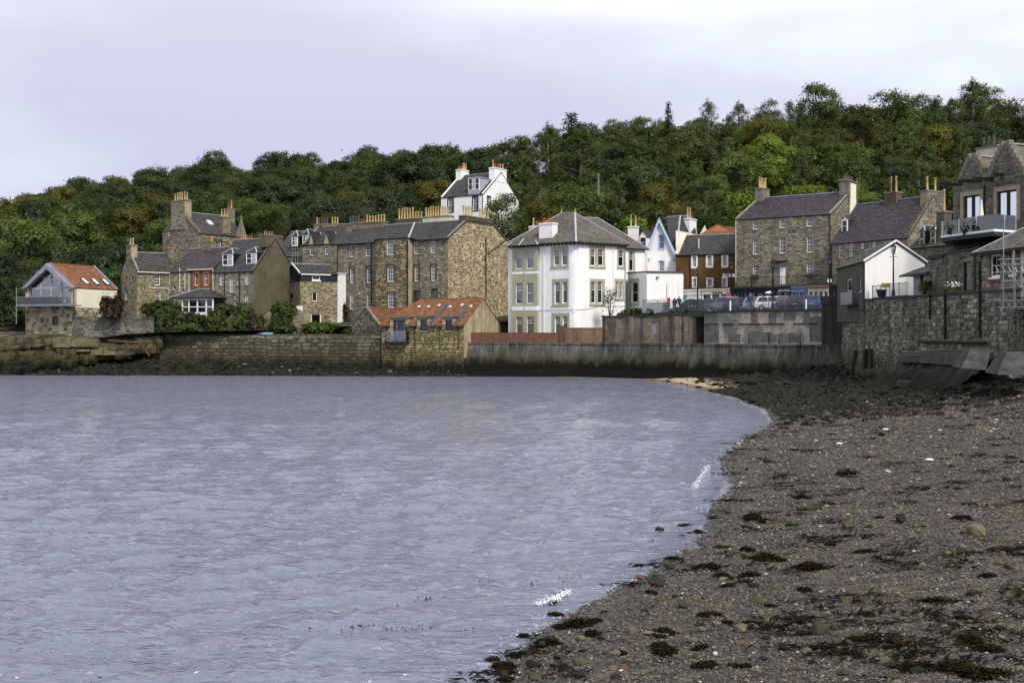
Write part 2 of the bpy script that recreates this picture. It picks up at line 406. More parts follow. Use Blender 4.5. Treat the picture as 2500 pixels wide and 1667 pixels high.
def strip(mb, a, b, w, h, nn=Vector((0, 0, 1)), mi=0, lift=.0):
    """a bar of width w and height h from a to b lying on a surface of normal nn"""
    a = Vector(a); b = Vector(b); e = (b-a).normalized(); s = e.cross(nn).normalized()*w*.5; u = nn.normalized()
    lo = u*(lift-.02); hi = u*(lift+h)
    mb.hexa([a-s+lo, a+s+lo, b+s+lo, b-s+lo, a-s+hi, a+s+hi, b+s+hi, b-s+hi])
def roof(root, planes, cover='slate', mat='slate', base='slate_dark', thick=.1, edges=(), emat='lead', gauge=None, seed=1, ew=.26, wd=None):
    mb = MB(); cb = MB()
    for i, pl in enumerate(planes):
        pl = [Vector(p) for p in pl]; p0, ex, ey, nn = plane_axes(pl); mb.prism([p-nn*.004 for p in pl], -nn*thick)
        if cover == 'slate': slate_cover(cb, pl, gauge or .2, wd or .28, seed*7+i)
        elif cover == 'pantile': pantile_cover(cb, pl, gauge or .30, .24, seed*7+i)
    rf = mb.build('roof', base, root)
    if cb.f: cb.build('slates' if cover == 'slate' else 'roof_tiles', mat, rf, kind='stuff')
    for a, b in edges:
        m = MB(); strip(m, a, b, ew, .07); m.build('ridge' if emat != 'lead' else 'lead_flashing', emat, rf)
    return rf
POT = {}
def potmesh(kind):
    if kind in POT: return POT[kind]
    mb = MB(); pr = {'buff': [(.13, 0), (.14, .05), (.115, .1), (.105, .62), (.135, .66), (.135, .74), (.11, .76), (.09, .80), (.085, .6)],
        'can': [(.14, 0), (.14, .06), (.12, .08), (.11, .9), (.14, .93), (.14, 1.), (.115, 1.), (.1, .8)],
        'red': [(.15, 0), (.13, .06), (.13, .45), (.15, .48), (.15, .54), (.12, .54), (.11, .4)], 'grey': [(.13, 0), (.12, .05), (.10, .6), (.12, .64), (.12, .7), (.09, .7), (.08, .5)]}[kind]
    mb.lathe((0, 0, 0), pr, 10)
    me = bpy.data.meshes.new('chimney_pot'); me.from_pydata(mb.v, [], mb.f); me.materials.append(MAT['pot_'+('buff' if kind == 'can' else kind)])
    me.polygons.foreach_set('use_smooth', [True]*len(me.polygons)); POT[kind] = me; return me
def chimney(root, w, u0, u1, d0, d1, z0, z1, mat='stone_plain', pots=(), cap='stone_cap', name='chimney', st=None, rows=1):
    """stack on wall frame w; pots: list of (kind, scale)"""
    mb = MB(); mb.box(w.M, u0, u1, d0, d1, z0, z1-.16)
    ch = mb.build(name, mat, root)
    c = MB(); c.box(w.M, u0-.08, u1+.08, d0-.08, d1+.08, z1-.16, z1-.04); c.box(w.M, u0+.03, u1-.03, d0+.03, d1-.03, z1-.04, z1); c.build('cap', cap, ch)
    if st:
        for ww in (w.off(d0),): stones(ch, ww, [(u0, z0), (u1, z0), (u1, z1-.17), (u0, z1-.17)], [], **st)
    n = len(pots); loc = root.location
    for i, (k, s) in enumerate(pots):
        if k is None: continue
        u = u0+(u1-u0)*(i+.5)/n; p = w.p(u, z1, (d0+d1)/2+random.uniform(-.03, .03))
        o = link('chimney_pot', potmesh(k), ch); o.location = p-loc; s *= random.uniform(.93, 1.07); o.scale = (min(.95, s), min(.95, s), s); o.rotation_euler = (random.uniform(-.03, .03), random.uniform(-.03, .03), 0)
    return ch
def pchim(root, w, r, d0, d1, zb, **k):
    """chimney from a pixel rect (left, top of stack, right): r = (px0, pytop, px1)"""
    dm = (d0+d1)/2; a = w.uv(r[0], r[1], d0); b = w.uv(r[2], r[1], d0); return chimney(root, w, a[0], b[0], d0, d1, zb, (a[1]+b[1])/2, **k)
def pots(*a):
    out = []
    for k, n, s in a: out += [(k, s)]*n
    return out
def crowsteps(root, w, a, b, n, mat, d0=-.06, d1=.4, wd=1.08):
    """stepped gable stones up the slope from a=(u,z) to b=(u,z): each step a stone of its own"""
    for i in range(n):
        ua = a[0]+(b[0]-a[0])*i/n; ub = a[0]+(b[0]-a[0])*(i+1)/n; z = a[1]+(b[1]-a[1])*(i+1)/n; zl = a[1]+(b[1]-a[1])*i/n-.15
        mb = MB(); s = .012*random.random(); lo, hi = min(ua, ub), max(ua, ub)
        mb.box(w.M, lo-.03-s, hi+.03, d0-s, d1+s, zl, z+.16+s*3); mb.build('step_stone', mat, root)
def pipe(root, w, px, y0, y1, mat='black_paint', r=.05, d=-.07, name='downpipe'):
    a = w.uv(px, y0, d); b = w.uv(px, y1, d); mb = MB(); mb.tube(w.p(a[0], a[1], d), w.p(a[0], b[1], d), r, r, 8)
    k = b[1]+.6
    while k < a[1]: mb.box(w.M, a[0]-r*1.5, a[0]+r*1.5, d-r*1.2, .0, k, k+.07); k += 1.8
    return mb.build(name, mat, root)
# ---------------------------------------------------------------- materials
plain('white_paint', (.80, .80, .80), .45, var=.05, bmp=.05)
plain('white_render', (.80, .79, .77), .8, var=.07, scale=.7, stain=((.42, .41, .36), .30))
plain('white_harl', (.82, .82, .815), .85, var=.05, scale=.7, stain=((.50, .485, .43), .42), bmp=.35)
plain('cream_render', (.74, .70, .56), .8, var=.06, scale=.6)
plain('buff_render', (.40, .34, .22), .85, var=.22, scale=.8, stain=((.08, .075, .05), .75))
plain('cream_stack', (.58, .54, .42), .85, var=.15, stain=((.2, .19, .15), .5))
plain('brown_render', (.115, .095, .065), .9, var=.22, scale=.7, stain=((.05, .045, .04), .4))
plain('brown_paint', (.115, .062, .018), .8, var=.18, scale=.8, stain=((.045, .03, .015), .5))
plain('grey_render', (.085, .08, .072), .85, var=.2, stain=((.03, .03, .03), .4))
plain('lilac_render', (.30, .29, .33), .85, var=.12)
plain('orange_paint', (.42, .13, .035), .7, var=.1)
plain('sage_paint', (.36, .36, .245), .65, var=.09, scale=1.2)
plain('blue_paint', (.42, .55, .76), .5, var=.05)
plain('black_paint', (.012, .012, .013), .45, var=.2)
plain('charcoal_metal', (.03, .03, .034), .45, var=.2)
plain('zinc', (.27, .27, .33), .5, metal=.3, var=.15)
plain('lead', (.36, .37, .44), .55, var=.22, scale=3)
plain('lead_dark', (.07, .073, .085), .6, var=.25, scale=3)
plain('steel', (.42, .43, .44), .35, metal=.8, var=.15)
plain('galvanised', (.36, .37, .37), .5, metal=.4, var=.15)
plain('stone_sill', (.20, .18, .145), .85, var=.25, scale=3)
plain('stone_dark_trim', (.05, .046, .042), .85, var=.3, scale=3)
plain('stone_cap', (.21, .19, .15), .9, var=.3, scale=3)
plain('stone_plain', (.20, .175, .13), .9, var=.3, scale=1.6, stain=((.05, .045, .04), .6))
plain('stone_lintel', (.36, .31, .22), .85, var=.2, scale=2)
plain('mortar_tan', (.33, .285, .19), .95, var=.25, scale=.9, stain=((.09, .08, .06), .55))
plain('mortar_gold', (.42, .36, .235), .95, var=.22, scale=.9, stain=((.13, .11, .07), .45))
plain('mortar_grey', (.21, .19, .145), .95, var=.3, scale=.9, stain=((.05, .048, .042), .6))
plain('mortar_pale', (.44, .39, .27), .95, var=.2, scale=1.2)
plain('slate_dark', (.03, .03, .032), .7, var=.2)
plain('room_shade_paint', (.018, .018, .02), .9, var=.2, bmp=0)  # near-black colour standing in for the shade of rooms behind glass
plain('curtain_white', (.72, .72, .72), .9, var=.06, bmp=0)
plain('curtain_red', (.38, .04, .09), .9, var=.1, bmp=0)
plain('curtain_sage', (.40, .42, .26), .9, var=.1, bmp=0)
plain('pot_buff', (.44, .32, .15), .8, var=.25, scale=4); plain('pot_red', (.30, .085, .035), .8, var=.2, scale=4); plain('pot_grey', (.10, .095, .09), .8, var=.2, scale=4)
plain('yellow_paint', (.70, .46, .02), .5, var=.08); plain('red_paint', (.42, .035, .025), .55, var=.1)
plain('navy_paint', (.008, .009, .022), .45, var=.1); plain('slate_blue_paint', (.17, .20, .32), .5, var=.08); plain('ivory_paint', (.68, .64, .50), .5, var=.05)
plain('wood_brown', (.09, .05, .03), .7, var=.25, scale=4); plain('timber_wet', (.03, .032, .016), .7, var=.35, scale=3); plain('driftwood', (.20, .18, .14), .85, var=.3, scale=4)
plain('asphalt', (.05, .05, .052), .9, var=.2); plain('terracotta_ridge', (.27, .10, .04), .85, var=.2, scale=3)
plain('bark', (.06, .048, .035), .9, var=.3, scale=3, obj=True); plain('bark_pale', (.26, .24, .20), .85, var=.45, scale=2.5, obj=True)
plain('rust', (.10, .038, .025), .8, var=.3, scale=3); plain('plastic_teal', (.08, .24, .27), .5); plain('plastic_blue', (.25, .42, .62), .5)
plain('skin', (.45, .27, .19), .6, var=.05, bmp=0); plain('cloth_dark', (.014, .015, .022), .9); plain('cloth_blue', (.02, .05, .20), .85); plain('cloth_white', (.7, .7, .7), .85); plain('cloth_red', (.42, .05, .03), .85); plain('cloth_green', (.05, .075, .045), .85)
plain('hair_dark', (.02, .015, .012), .7); plain('rubber', (.012, .012, .012), .8); plain('foam_white', (.80, .81, .84), .6, var=.05, scale=6)
plain('concrete_slab', (.062, .06, .058), .85, var=.4, scale=1.2, stain=((.025, .026, .02), .85))
GOLD = [(.09, .076, .05), (.16, .137, .09), (.24, .205, .133), (.315, .272, .178), (.38, .333, .225)]
TAN = [(.11, .10, .076), (.19, .172, .128), (.25, .227, .17), (.31, .28, .208), (.365, .33, .24)]
GREY = [(.08, .076, .063), (.13, .122, .098), (.18, .169, .134), (.23, .215, .168), (.275, .252, .195)]
DARKST = [(.075, .056, .034), (.11, .084, .05), (.15, .118, .068), (.23, .185, .105), (.33, .27, .155)]
SEAST = [(.045, .043, .035), (.085, .081, .064), (.125, .119, .094), (.17, .16, .124), (.23, .214, .165)]
TIDE = [(3.7, .8, (.065, .066, .026), .45), (2.2, .8, (.034, .032, .016), .75), (1.45, .5, (.007, .007, .006), .97)]
def pair(name, cols, **k):
    tinted(name, cols, src='attr', **k); tinted(name+'_each', cols, src='object', **k)
pair('rubble_gold', GOLD, stain=((.075, .064, .045), .4), big=((.085, .077, .06), .35, .25))
pair('rubble_patch', DARKST, stain=((.04, .033, .024), .4))
pair('rubble_tan', TAN, stain=((.06, .054, .042), .4), big=((.09, .082, .064), .4, .3))
pair('rubble_grey', GREY, stain=((.03, .029, .026), .75), big=((.05, .048, .042), .6, .35))
pair('rubble_dark', [tuple(c*.75 for c in k) for k in GREY], stain=((.022, .022, .02), .8), big=((.055, .06, .03), .5, .4))
pair('sea_stone', SEAST, stain=((.035, .035, .022), .55), big=((.07, .078, .028), .5, .5), zone=TIDE)
pair('boat_stone', [(.15, .115, .05), (.22, .18, .085), (.30, .25, .125), (.36, .31, .17), (.42, .37, .22)], stain=((.08, .06, .025), .4), big=((.14, .14, .05), .4, .5), zone=[(2.5, .6, (.065, .066, .024), .7), (1.9, .4, (.10, .035, .016), .3), (1.35, .4, (.006, .006, .005), .97)])
pair('tall_stone', [(.07, .067, .055), (.14, .132, .105), (.22, .208, .165), (.31, .29, .23), (.42, .39, .31)], stain=((.028, .028, .025), .95), big=((.055, .058, .033), .75, .28), zone=[(3.0, .6, (.035, .038, .014), .7), (1.9, .5, (.008, .008, .006), .95)])
plain('sea_mortar', (.05, .05, .036), .95, var=.3); 
def zoned(name, col, zone, stain=None, var=.3, light=None):
    m, nt, b = newmat(name); v = wpos(nt); f = noise(nt, v, .8, 8, .65)
    c = ramp(nt, f, [(.3, tuple(k*(1-var) for k in col)), (.7, tuple(k*(1+var) for k in col))])
    if light: c = mixc(nt, math_(nt, 'MULTIPLY', ramp(nt, noise(nt, wpos(nt, (2.2, 2.2, .16)), 1.7, 6, .7), [(.52, 0.), (.7, 1.)]), light[1]), c, light[0])
    if stain: c = mixc(nt, math_(nt, 'MULTIPLY', ramp(nt, noise(nt, wpos(nt, (1.1, 1.1, .14), loc=(3, 1, 0)), 1.3, 6, .65), [(.46, 0.), (.66, 1.)]), stain[1]), c, stain[0])
    c = tidezone(nt, c, zone); lnk(nt, c, b.inputs['Base Color']); b.inputs['Roughness'].default_value = .85; b.inputs['Specular IOR Level'].default_value = .1
    bump(nt, b, noise(nt, v, 5, 8, .7), .7, .08); MAT[name] = m
zoned('sea_concrete', (.10, .098, .094), [(2.8, .5, (.062, .060, .038), .8), (1.9, .45, (.007, .007, .006), .97)], var=.5, stain=((.022, .022, .02), .92), light=((.34, .33, .315), .6))
zoned('sea_base', (.05, .05, .035), TIDE); zoned('bank_rock', (.06, .055, .042), [(2.4, .6, (.014, .014, .010), .95)], stain=((.02, .02, .016), .7))
zoned('rock_ledge', (.095, .084, .056), [(3.6, .8, (.075, .068, .03), .6), (2.6, .7, (.05, .05, .02), .8), (1.6, .6, (.010, .010, .008), .97)], stain=((.03, .03, .022), .7))
zoned('pier_concrete', (.04, .039, .036), [(3.4, .4, (.02, .02, .016), .6)], stain=((.012, .012, .012), .8))
zoned('dark_garden_wall', (.10, .098, .085), [(5.9, .4, (.30, .29, .26), .45)], stain=((.035, .035, .03), .75), light=((.3, .29, .26), .25))
def brick(name, c1, c2, mortar, patch=None, stain=None, ang=0.):
    m, nt, b = newmat(name); g = nt.nodes.new('ShaderNodeNewGeometry'); s = nt.nodes.new('ShaderNodeSeparateXYZ'); lnk(nt, g.outputs['Position'], s.inputs[0])
    u = math_(nt, 'ADD', math_(nt, 'MULTIPLY', s.outputs[0], math.cos(ang)), math_(nt, 'MULTIPLY', s.outputs[1], math.sin(ang)))
    cb = nt.nodes.new('ShaderNodeCombineXYZ'); lnk(nt, u, cb.inputs[0]); lnk(nt, s.outputs[2], cb.inputs[1])
    t = nd(nt, 'ShaderNodeTexBrick', Scale=1.); t.inputs['Brick Width'].default_value = .235; t.inputs['Row Height'].default_value = .085; t.inputs['Mortar Size'].default_value = .009
    t.inputs['Color1'].default_value = c4(c1); t.inputs['Color2'].default_value = c4(c2); t.inputs['Mortar'].default_value = c4(mortar); lnk(nt, cb.outputs[0], t.inputs['Vector'])
    v = wpos(nt); c = mixc(nt, 1., t.outputs['Color'], ramp(nt, noise(nt, v, 2.5, 6, .7), [(.25, .55), (.75, 1.35)]), 'MULTIPLY')
    if patch: c = mixc(nt, math_(nt, 'MULTIPLY', ramp(nt, noise(nt, v, patch[2], 3, .5), [(.53, 0.), (.55, 1.)], 'LINEAR'), patch[1]), c, patch[0])
    if stain: c = mixc(nt, math_(nt, 'MULTIPLY', ramp(nt, noise(nt, wpos(nt, (1., 1., .1)), 1.1, 5, .6), [(.47, 0.), (.66, 1.)]), stain[1]), c, stain[0])
    lnk(nt, c, b.inputs['Base Color']); b.inputs['Roughness'].default_value = .9; bump(nt, b, t.outputs['Fac'], -.5, .02); MAT[name] = m
brick('red_brick', (.12, .038, .023), (.18, .058, .034), (.14, .10, .08), stain=((.06, .035, .025), .4))
brick('orange_brick', (.15, .065, .038), (.22, .115, .065), (.22, .18, .13), stain=((.05, .04, .03), .6)); brick('old_brick', (.13, .088, .064), (.22, .17, .13), (.24, .21, .17), patch=((.085, .078, .07), .7, .6), stain=((.025, .023, .02), .9))
brick('patched_brick', (.32, .27, .21), (.44, .40, .33), (.46, .43, .37), patch=((.19, .185, .175), .9, .4), stain=((.07, .068, .06), .4)); plain('concrete_dark', (.15, .147, .14), .9, var=.25, stain=((.04, .04, .038), .5))
tinted('slate', [(.032, .032, .034), (.048, .047, .049), (.066, .063, .062), (.085, .08, .074)], rough=.6, big=((.10, .095, .075), .35, .35), bmp=.25, fine=14)
tinted('slate_pale', [(.085, .083, .075), (.12, .115, .10), (.16, .15, .128), (.20, .185, .15)], rough=.7, big=((.07, .066, .055), .6, .3), bmp=.25, fine=14)
tinted('slate_purple', [(.040, .035, .043), (.055, .047, .057), (.072, .060, .070), (.092, .078, .082)], rough=.55, big=((.045, .042, .04), .5, .35), bmp=.25, fine=14)
tinted('slate_cladding', [(.014, .014, .02), (.022, .022, .03), (.034, .034, .045)], rough=.5, bmp=.2)
tinted('pantile', [(.13, .056, .028), (.17, .078, .04), (.21, .10, .053), (.25, .125, .07)], rough=.8, big=((.14, .075, .03), .55, .5), bmp=.3, fine=11)
tinted('pantile_brown', [(.10, .045, .028), (.145, .065, .04), (.19, .095, .06)], rough=.85, big=((.08, .055, .035), .5, .5), bmp=.3)
# glass: a thin reflecting sheet one can look through
def glassmat(name, tint, refl, rough=.03):
    m, nt, b = newmat(name); nt.nodes.remove(b); out = nt.nodes['Material Output']
    tr = nd(nt, 'ShaderNodeBsdfTransparent'); tr.inputs[0].default_value = c4(tint); gl = nd(nt, 'ShaderNodeBsdfGlossy'); gl.inputs['Roughness'].default_value = rough; gl.inputs[0].default_value = (.9, .92, .95, 1)
    fr = nd(nt, 'ShaderNodeFresnel', IOR=1.5); wv = nd(nt, 'ShaderNodeBump', Strength=.05, Distance=.05); lnk(nt, noise(nt, wpos(nt), 1.3, 2), wv.inputs['Height']); lnk(nt, wv.outputs[0], gl.inputs['Normal'])
    f = math_(nt, 'ADD', math_(nt, 'MULTIPLY', fr.outputs[0], 1.3), refl, True); mx = nd(nt, 'ShaderNodeMixShader'); lnk(nt, f, mx.inputs[0]); lnk(nt, tr.outputs[0], mx.inputs[1]); lnk(nt, gl.outputs[0], mx.inputs[2]); lnk(nt, mx.outputs[0], out.inputs[0]); MAT[name] = m
glassmat('glass', (.82, .85, .86), .0); glassmat('glass_mirror', (.5, .55, .6), .42); glassmat('glass_rail', (.84, .93, .92), .07); glassmat('glass_dull', (.8, .88, .88), -.1, .35); glassmat('glass_big', (.8, .84, .85), .26); glassmat('glass_sky', (.3, .3, .3), .8)
def foliage(name, cols, obvar=.5, gloss=.02):
    m, nt, b = newmat(name); nt.nodes.remove(b); out = nt.nodes['Material Output']
    t = nd(nt, 'ShaderNodeAttribute', attribute_name='tint').outputs['Fac']; r = nt.nodes.new('ShaderNodeObjectInfo').outputs['Random']
    f = math_(nt, 'ADD', math_(nt, 'MULTIPLY', t, 1-obvar*.6), math_(nt, 'MULTIPLY', r, obvar*.6), True)
    c = ramp(nt, f, [(i/(len(cols)-1), k) for i, k in enumerate(cols)])
    di = nd(nt, 'ShaderNodeBsdfDiffuse'); tl = nd(nt, 'ShaderNodeBsdfTranslucent'); gl = nd(nt, 'ShaderNodeBsdfGlossy'); gl.inputs['Roughness'].default_value = .45
    lnk(nt, c, di.inputs[0]); lnk(nt, mixc(nt, 1., c, (1.1, 1.25, .6), 'MULTIPLY'), tl.inputs[0]); gl.inputs[0].default_value = (.6, .65, .6, 1)
    m1 = nd(nt, 'ShaderNodeMixShader'); m1.inputs[0].default_value = .30; lnk(nt, di.outputs[0], m1.inputs[1]); lnk(nt, tl.outputs[0], m1.inputs[2])
    m2 = nd(nt, 'ShaderNodeMixShader'); m2.inputs[0].default_value = gloss; lnk(nt, m1.outputs[0], m2.inputs[1]); lnk(nt, gl.outputs[0], m2.inputs[2]); lnk(nt, m2.outputs[0], out.inputs[0]); MAT[name] = m
foliage('leaf_oak', [(.015, .025, .011), (.030, .047, .018), (.050, .074, .027), (.076, .104, .038)])
foliage('leaf_ash', [(.030, .044, .013), (.056, .080, .021), (.088, .120, .031), (.125, .158, .044)])
foliage('leaf_birch', [(.032, .044, .014), (.055, .073, .022), (.084, .106, .031), (.118, .138, .044)])
foliage('leaf_gold', [(.036, .038, .010), (.070, .070, .014), (.115, .108, .02), (.16, .14, .028)])
foliage('leaf_brown', [(.030, .033, .014), (.048, .053, .020), (.068, .074, .028), (.09, .094, .036)])
foliage('leaf_lime', [(.07, .11, .016), (.12, .175, .025), (.18, .245, .038), (.25, .31, .055)], .2)
foliage('leaf_bush', [(.018, .030, .011), (.034, .058, .017), (.058, .092, .023), (.09, .128, .03)])
foliage('leaf_red', [(.02, .012, .008), (.035, .022, .012), (.05, .04, .016), (.03, .045, .014)])
foliage('leaf_grass', [(.03, .052, .014), (.052, .085, .018), (.085, .115, .028), (.12, .13, .045)])
foliage('leaf_dry', [(.05, .045, .024), (.085, .075, .038), (.12, .105, .055), (.15, .13, .07)])
foliage('weed', [(.006, .006, .004), (.012, .011, .006), (.022, .019, .009), (.036, .032, .013)], .3, .006)
foliage('green_weed', [(.012, .018, .005), (.022, .034, .008), (.038, .056, .011), (.058, .08, .014)], .3, .006)
# ground of the hill
m, nt, b = newmat('hill_ground'); lnk(nt, ramp(nt, noise(nt, wpos(nt), .25, 6, .6), [(.3, (.016, .019, .008)), (.7, (.04, .045, .016))]), b.inputs['Base Color']); b.inputs['Roughness'].default_value = .95; MAT['hill_ground'] = m
# shingle and sand of the beach
m, nt, b = newmat('shingle'); v = wpos(nt)
def vor(scale, out='Color'):
    n = nd(nt, 'ShaderNodeTexVoronoi', Scale=scale); lnk(nt, v, n.inputs['Vector']); return n.outputs[out]
sp = nt.nodes.new('ShaderNodeSeparateColor'); lnk(nt, vor(26.), sp.inputs[0])
peb = ramp(nt, sp.outputs[0], [(0, (.018, .016, .0135)), (.35, (.043, .037, .030)), (.6, (.072, .060, .044)), (.82, (.105, .082, .056)), (.93, (.15, .112, .08)), (.985, (.30, .27, .23))], 'CONSTANT')
c = mixc(nt, 1., peb, ramp(nt, noise(nt, v, .35, 5, .6), [(.3, .72), (.7, 1.3)]), 'MULTIPLY')
c = mixc(nt, ramp(nt, noise(nt, v, .9, 6, .7), [(.55, 0.), (.66, .8)]), c, (.024, .022, .016))
sxy = nt.nodes.new('ShaderNodeSeparateXYZ'); lnk(nt, nt.nodes.new('ShaderNodeNewGeometry').outputs['Position'], sxy.inputs[0])
far = math_(nt, 'DIVIDE', math_(nt, 'SUBTRACT', math_(nt, 'ADD', sxy.outputs[1], math_(nt, 'MULTIPLY', noise(nt, v, .08, 4), 26.)), 74.), 10., True)     # dark wrack and green slime belt by the wall
c = mixc(nt, math_(nt, 'MULTIPLY', far, ramp(nt, noise(nt, wpos(nt, (.7, 1, 1)), .5, 6, .7), [(.40, .55), (.56, .97)])), c, (.014, .015, .008))
c = mixc(nt, math_(nt, 'MULTIPLY', far, ramp(nt, noise(nt, wpos(nt, (.25, 1, 1)), .8, 6, .75), [(.60, 0.), (.68, .7)])), c, (.23, .205, .165))
sand = math_(nt, 'MULTIPLY', math_(nt, 'DIVIDE', math_(nt, 'SUBTRACT', sxy.outputs[1], 96.), 5., True), math_(nt, 'DIVIDE', math_(nt, 'SUBTRACT', 22.5, math_(nt, 'ADD', sxy.outputs[0], math_(nt, 'MULTIPLY', noise(nt, v, .4, 5), 5.))), 2., True))
c = mixc(nt, sand, c, mixc(nt, noise(nt, v, 3., 6, .7), (.30, .225, .15), (.42, .33, .23)))
wet = math_(nt, 'DIVIDE', math_(nt, 'SUBTRACT', math_(nt, 'ADD', math_(nt, 'MULTIPLY', noise(nt, v, .7, 4), .08), .06), sxy.outputs[2]), .05, True)
c = mixc(nt, wet, c, mixc(nt, 1., c, (.55, .53, .55), 'MULTIPLY'))
lnk(nt, c, b.inputs['Base Color']); lnk(nt, ramp(nt, wet, [(0, .8), (1, .28)]), b.inputs['Roughness']); bump(nt, b, vor(26., 'Distance'), -.8, .03); b.inputs['Specular IOR Level'].default_value = .2; MAT['shingle'] = m
m, nt, b = newmat('pebble'); r = nt.nodes.new('ShaderNodeObjectInfo').outputs['Random']
c = ramp(nt, r, [(0, (.016, .015, .0135)), (.3, (.036, .033, .028)), (.50, (.060, .052, .042)), (.66, (.085, .071, .053)), (.80, (.12, .094, .064)), (.88, (.10, .06, .042)), (.90, (.17, .145, .098)), (.93, (.04, .043, .052)), (.986, (.36, .34, .30))], 'CONSTANT')
lnk(nt, mixc(nt, 1., c, ramp(nt, noise(nt, wpos(nt), 30, 4), [(.3, .75), (.7, 1.2)]), 'MULTIPLY'), b.inputs['Base Color']); b.inputs['Roughness'].default_value = .6; MAT['pebble'] = m
def rockmat(name, cols, moss):
    m, nt, b = newmat(name); v = wpos(nt); r = nt.nodes.new('ShaderNodeObjectInfo').outputs['Random']
    c = ramp(nt, r, [(i/(len(cols)-1), k) for i, k in enumerate(cols)]); c = mixc(nt, 1., c, ramp(nt, noise(nt, v, 9, 7, .7), [(.3, .6), (.7, 1.3)]), 'MULTIPLY')
    s = nt.nodes.new('ShaderNodeSeparateXYZ'); lnk(nt, nt.nodes.new('ShaderNodeNewGeometry').outputs['Normal'], s.inputs[0])
    f = math_(nt, 'MULTIPLY', ramp(nt, math_(nt, 'ADD', s.outputs[2], math_(nt, 'MULTIPLY', math_(nt, 'SUBTRACT', noise(nt, v, 4, 5, .7), .5), 1.6)), [(.45, 0.), (.75, 1.)]), moss[1])
    lnk(nt, mixc(nt, f, c, moss[0]), b.inputs['Base Color']); b.inputs['Roughness'].default_value = .75; b.inputs['Specular IOR Level'].default_value = .12; bump(nt, b, noise(nt, v, 16, 7, .7), .6, .03); MAT[name] = m
rockmat('rock_mossy', [(.05, .047, .038), (.075, .068, .05), (.10, .085, .055)], ((.034, .046, .012), .85))
rockmat('rock_dark', [(.010, .010, .008), (.018, .017, .014), (.034, .031, .026)], ((.016, .017, .008), .6))
rockmat('rock_tan', [(.12, .095, .06), (.17, .135, .085), (.10, .09, .075), (.20, .165, .11)], ((.06, .065, .025), .35))
rockmat('rock_brick', [(.10, .045, .03), (.13, .06, .04)], ((.09, .05, .03), .4))
# water
m, nt, b = newmat('water'); v1 = wpos(nt, (.55, 1.7, 1)); v2 = wpos(nt, (.7, 1.9, 1), loc=(5, 2, 0))
h = math_(nt, 'ADD', math_(nt, 'MULTIPLY', ramp(nt, noise(nt, v1, 2.3, 3, .55), [(.5, 0.), (.72, 1.)]), .75), math_(nt, 'MULTIPLY', ramp(nt, noise(nt, v2, 6.5, 3, .55), [(.48, 0.), (.75, 1.)]), .36))
b.inputs['Base Color'].default_value = (.158, .172, .236, 1); b.inputs['Roughness'].default_value = .05; b.inputs['IOR'].default_value = 1.34
bump(nt, b, h, 1., .10); MAT['water'] = m
# ---------------------------------------------------------------- shore line, beach, water, hill
SHORE_PX = [(1130, 917), (1300, 919), (1420, 921), (1560, 925), (1700, 948), (1790, 970), (1868, 1000), (1888, 1025), (1855, 1060), (1790, 1088), (1762, 1120), (1768, 1160), (1790, 1190), (1745, 1230), (1722, 1290), (1640, 1360), (1560, 1420), (1430, 1480), (1330, 1530), (1240, 1590), (1170, 1667)]
SHORE = [Vector((-40, 131))]+[W2(px, H*F/(py-HY)) for px, py in SHORE_PX]+[Vector((-2.5, 13)), Vector((-6, 8)), Vector((-12, 0)), Vector((-22, -14)), Vector((-40, -40))]
def shore_dist(x, y):
    x = np.asarray(x, float); y = np.asarray(y, float); best = np.full(x.shape, 1e9); sg = np.ones(x.shape)
    for a, b in zip(SHORE[:-1], SHORE[1:]):
        dx, dy = b.x-a.x, b.y-a.y; t = np.clip(((x-a.x)*dx+(y-a.y)*dy)/(dx*dx+dy*dy), 0, 1)
        qx, qy = x-(a.x+t*dx), y-(a.y+t*dy); d = np.hypot(qx, qy); cr = dx*(y-a.y)-dy*(x-a.x)
        m = d < best; best = np.where(m, d, best); sg = np.where(m, np.where(cr > 0, 1., -1.), sg)
    return best*sg
def wob(x, y, s, seed):
    rg = np.random.default_rng(seed); o = np.zeros(np.shape(x))
    for k in range(9):
        a = rg.uniform(0, 6.28); f = s*rg.uniform(.5, 2.2); o = o+np.sin((np.cos(a)*x+np.sin(a)*y)*f+rg.uniform(0, 6.28))/(1+.6*k)
    return o*.4
def beach_z(x, y):
    x = np.asarray(x, float); y = np.asarray(y, float); d = shore_dist(x, y)
    d = d+wob(x, y, .8, 3)*.35*np.clip(1-np.abs(d)/6, 0, 1)
    z = np.where(d > 0, .05*d+.0024*np.minimum(d, 22)**2, .07*d)
    k = np.clip((x-23)/8, 0, 1); z = z+.8*k*k*(3-2*k)*(y > 50)*np.clip((y-50)/15, 0, 1)
    return z+(wob(x, y, .45, 11)*.05+wob(x, y, 1.7, 12)*.02)*np.clip(d/3, 0, 1)
def ground(px, py):
    D = H*F/max(4, (py-HY))
    for _ in range(12):
        z = float(beach_z((px-CX)/F*D, D)); D = D+.6*((H-z)*F/(py-HY)-D)
    return Vector(((px-CX)/F*D, D, float(beach_z((px-CX)/F*D, D))))
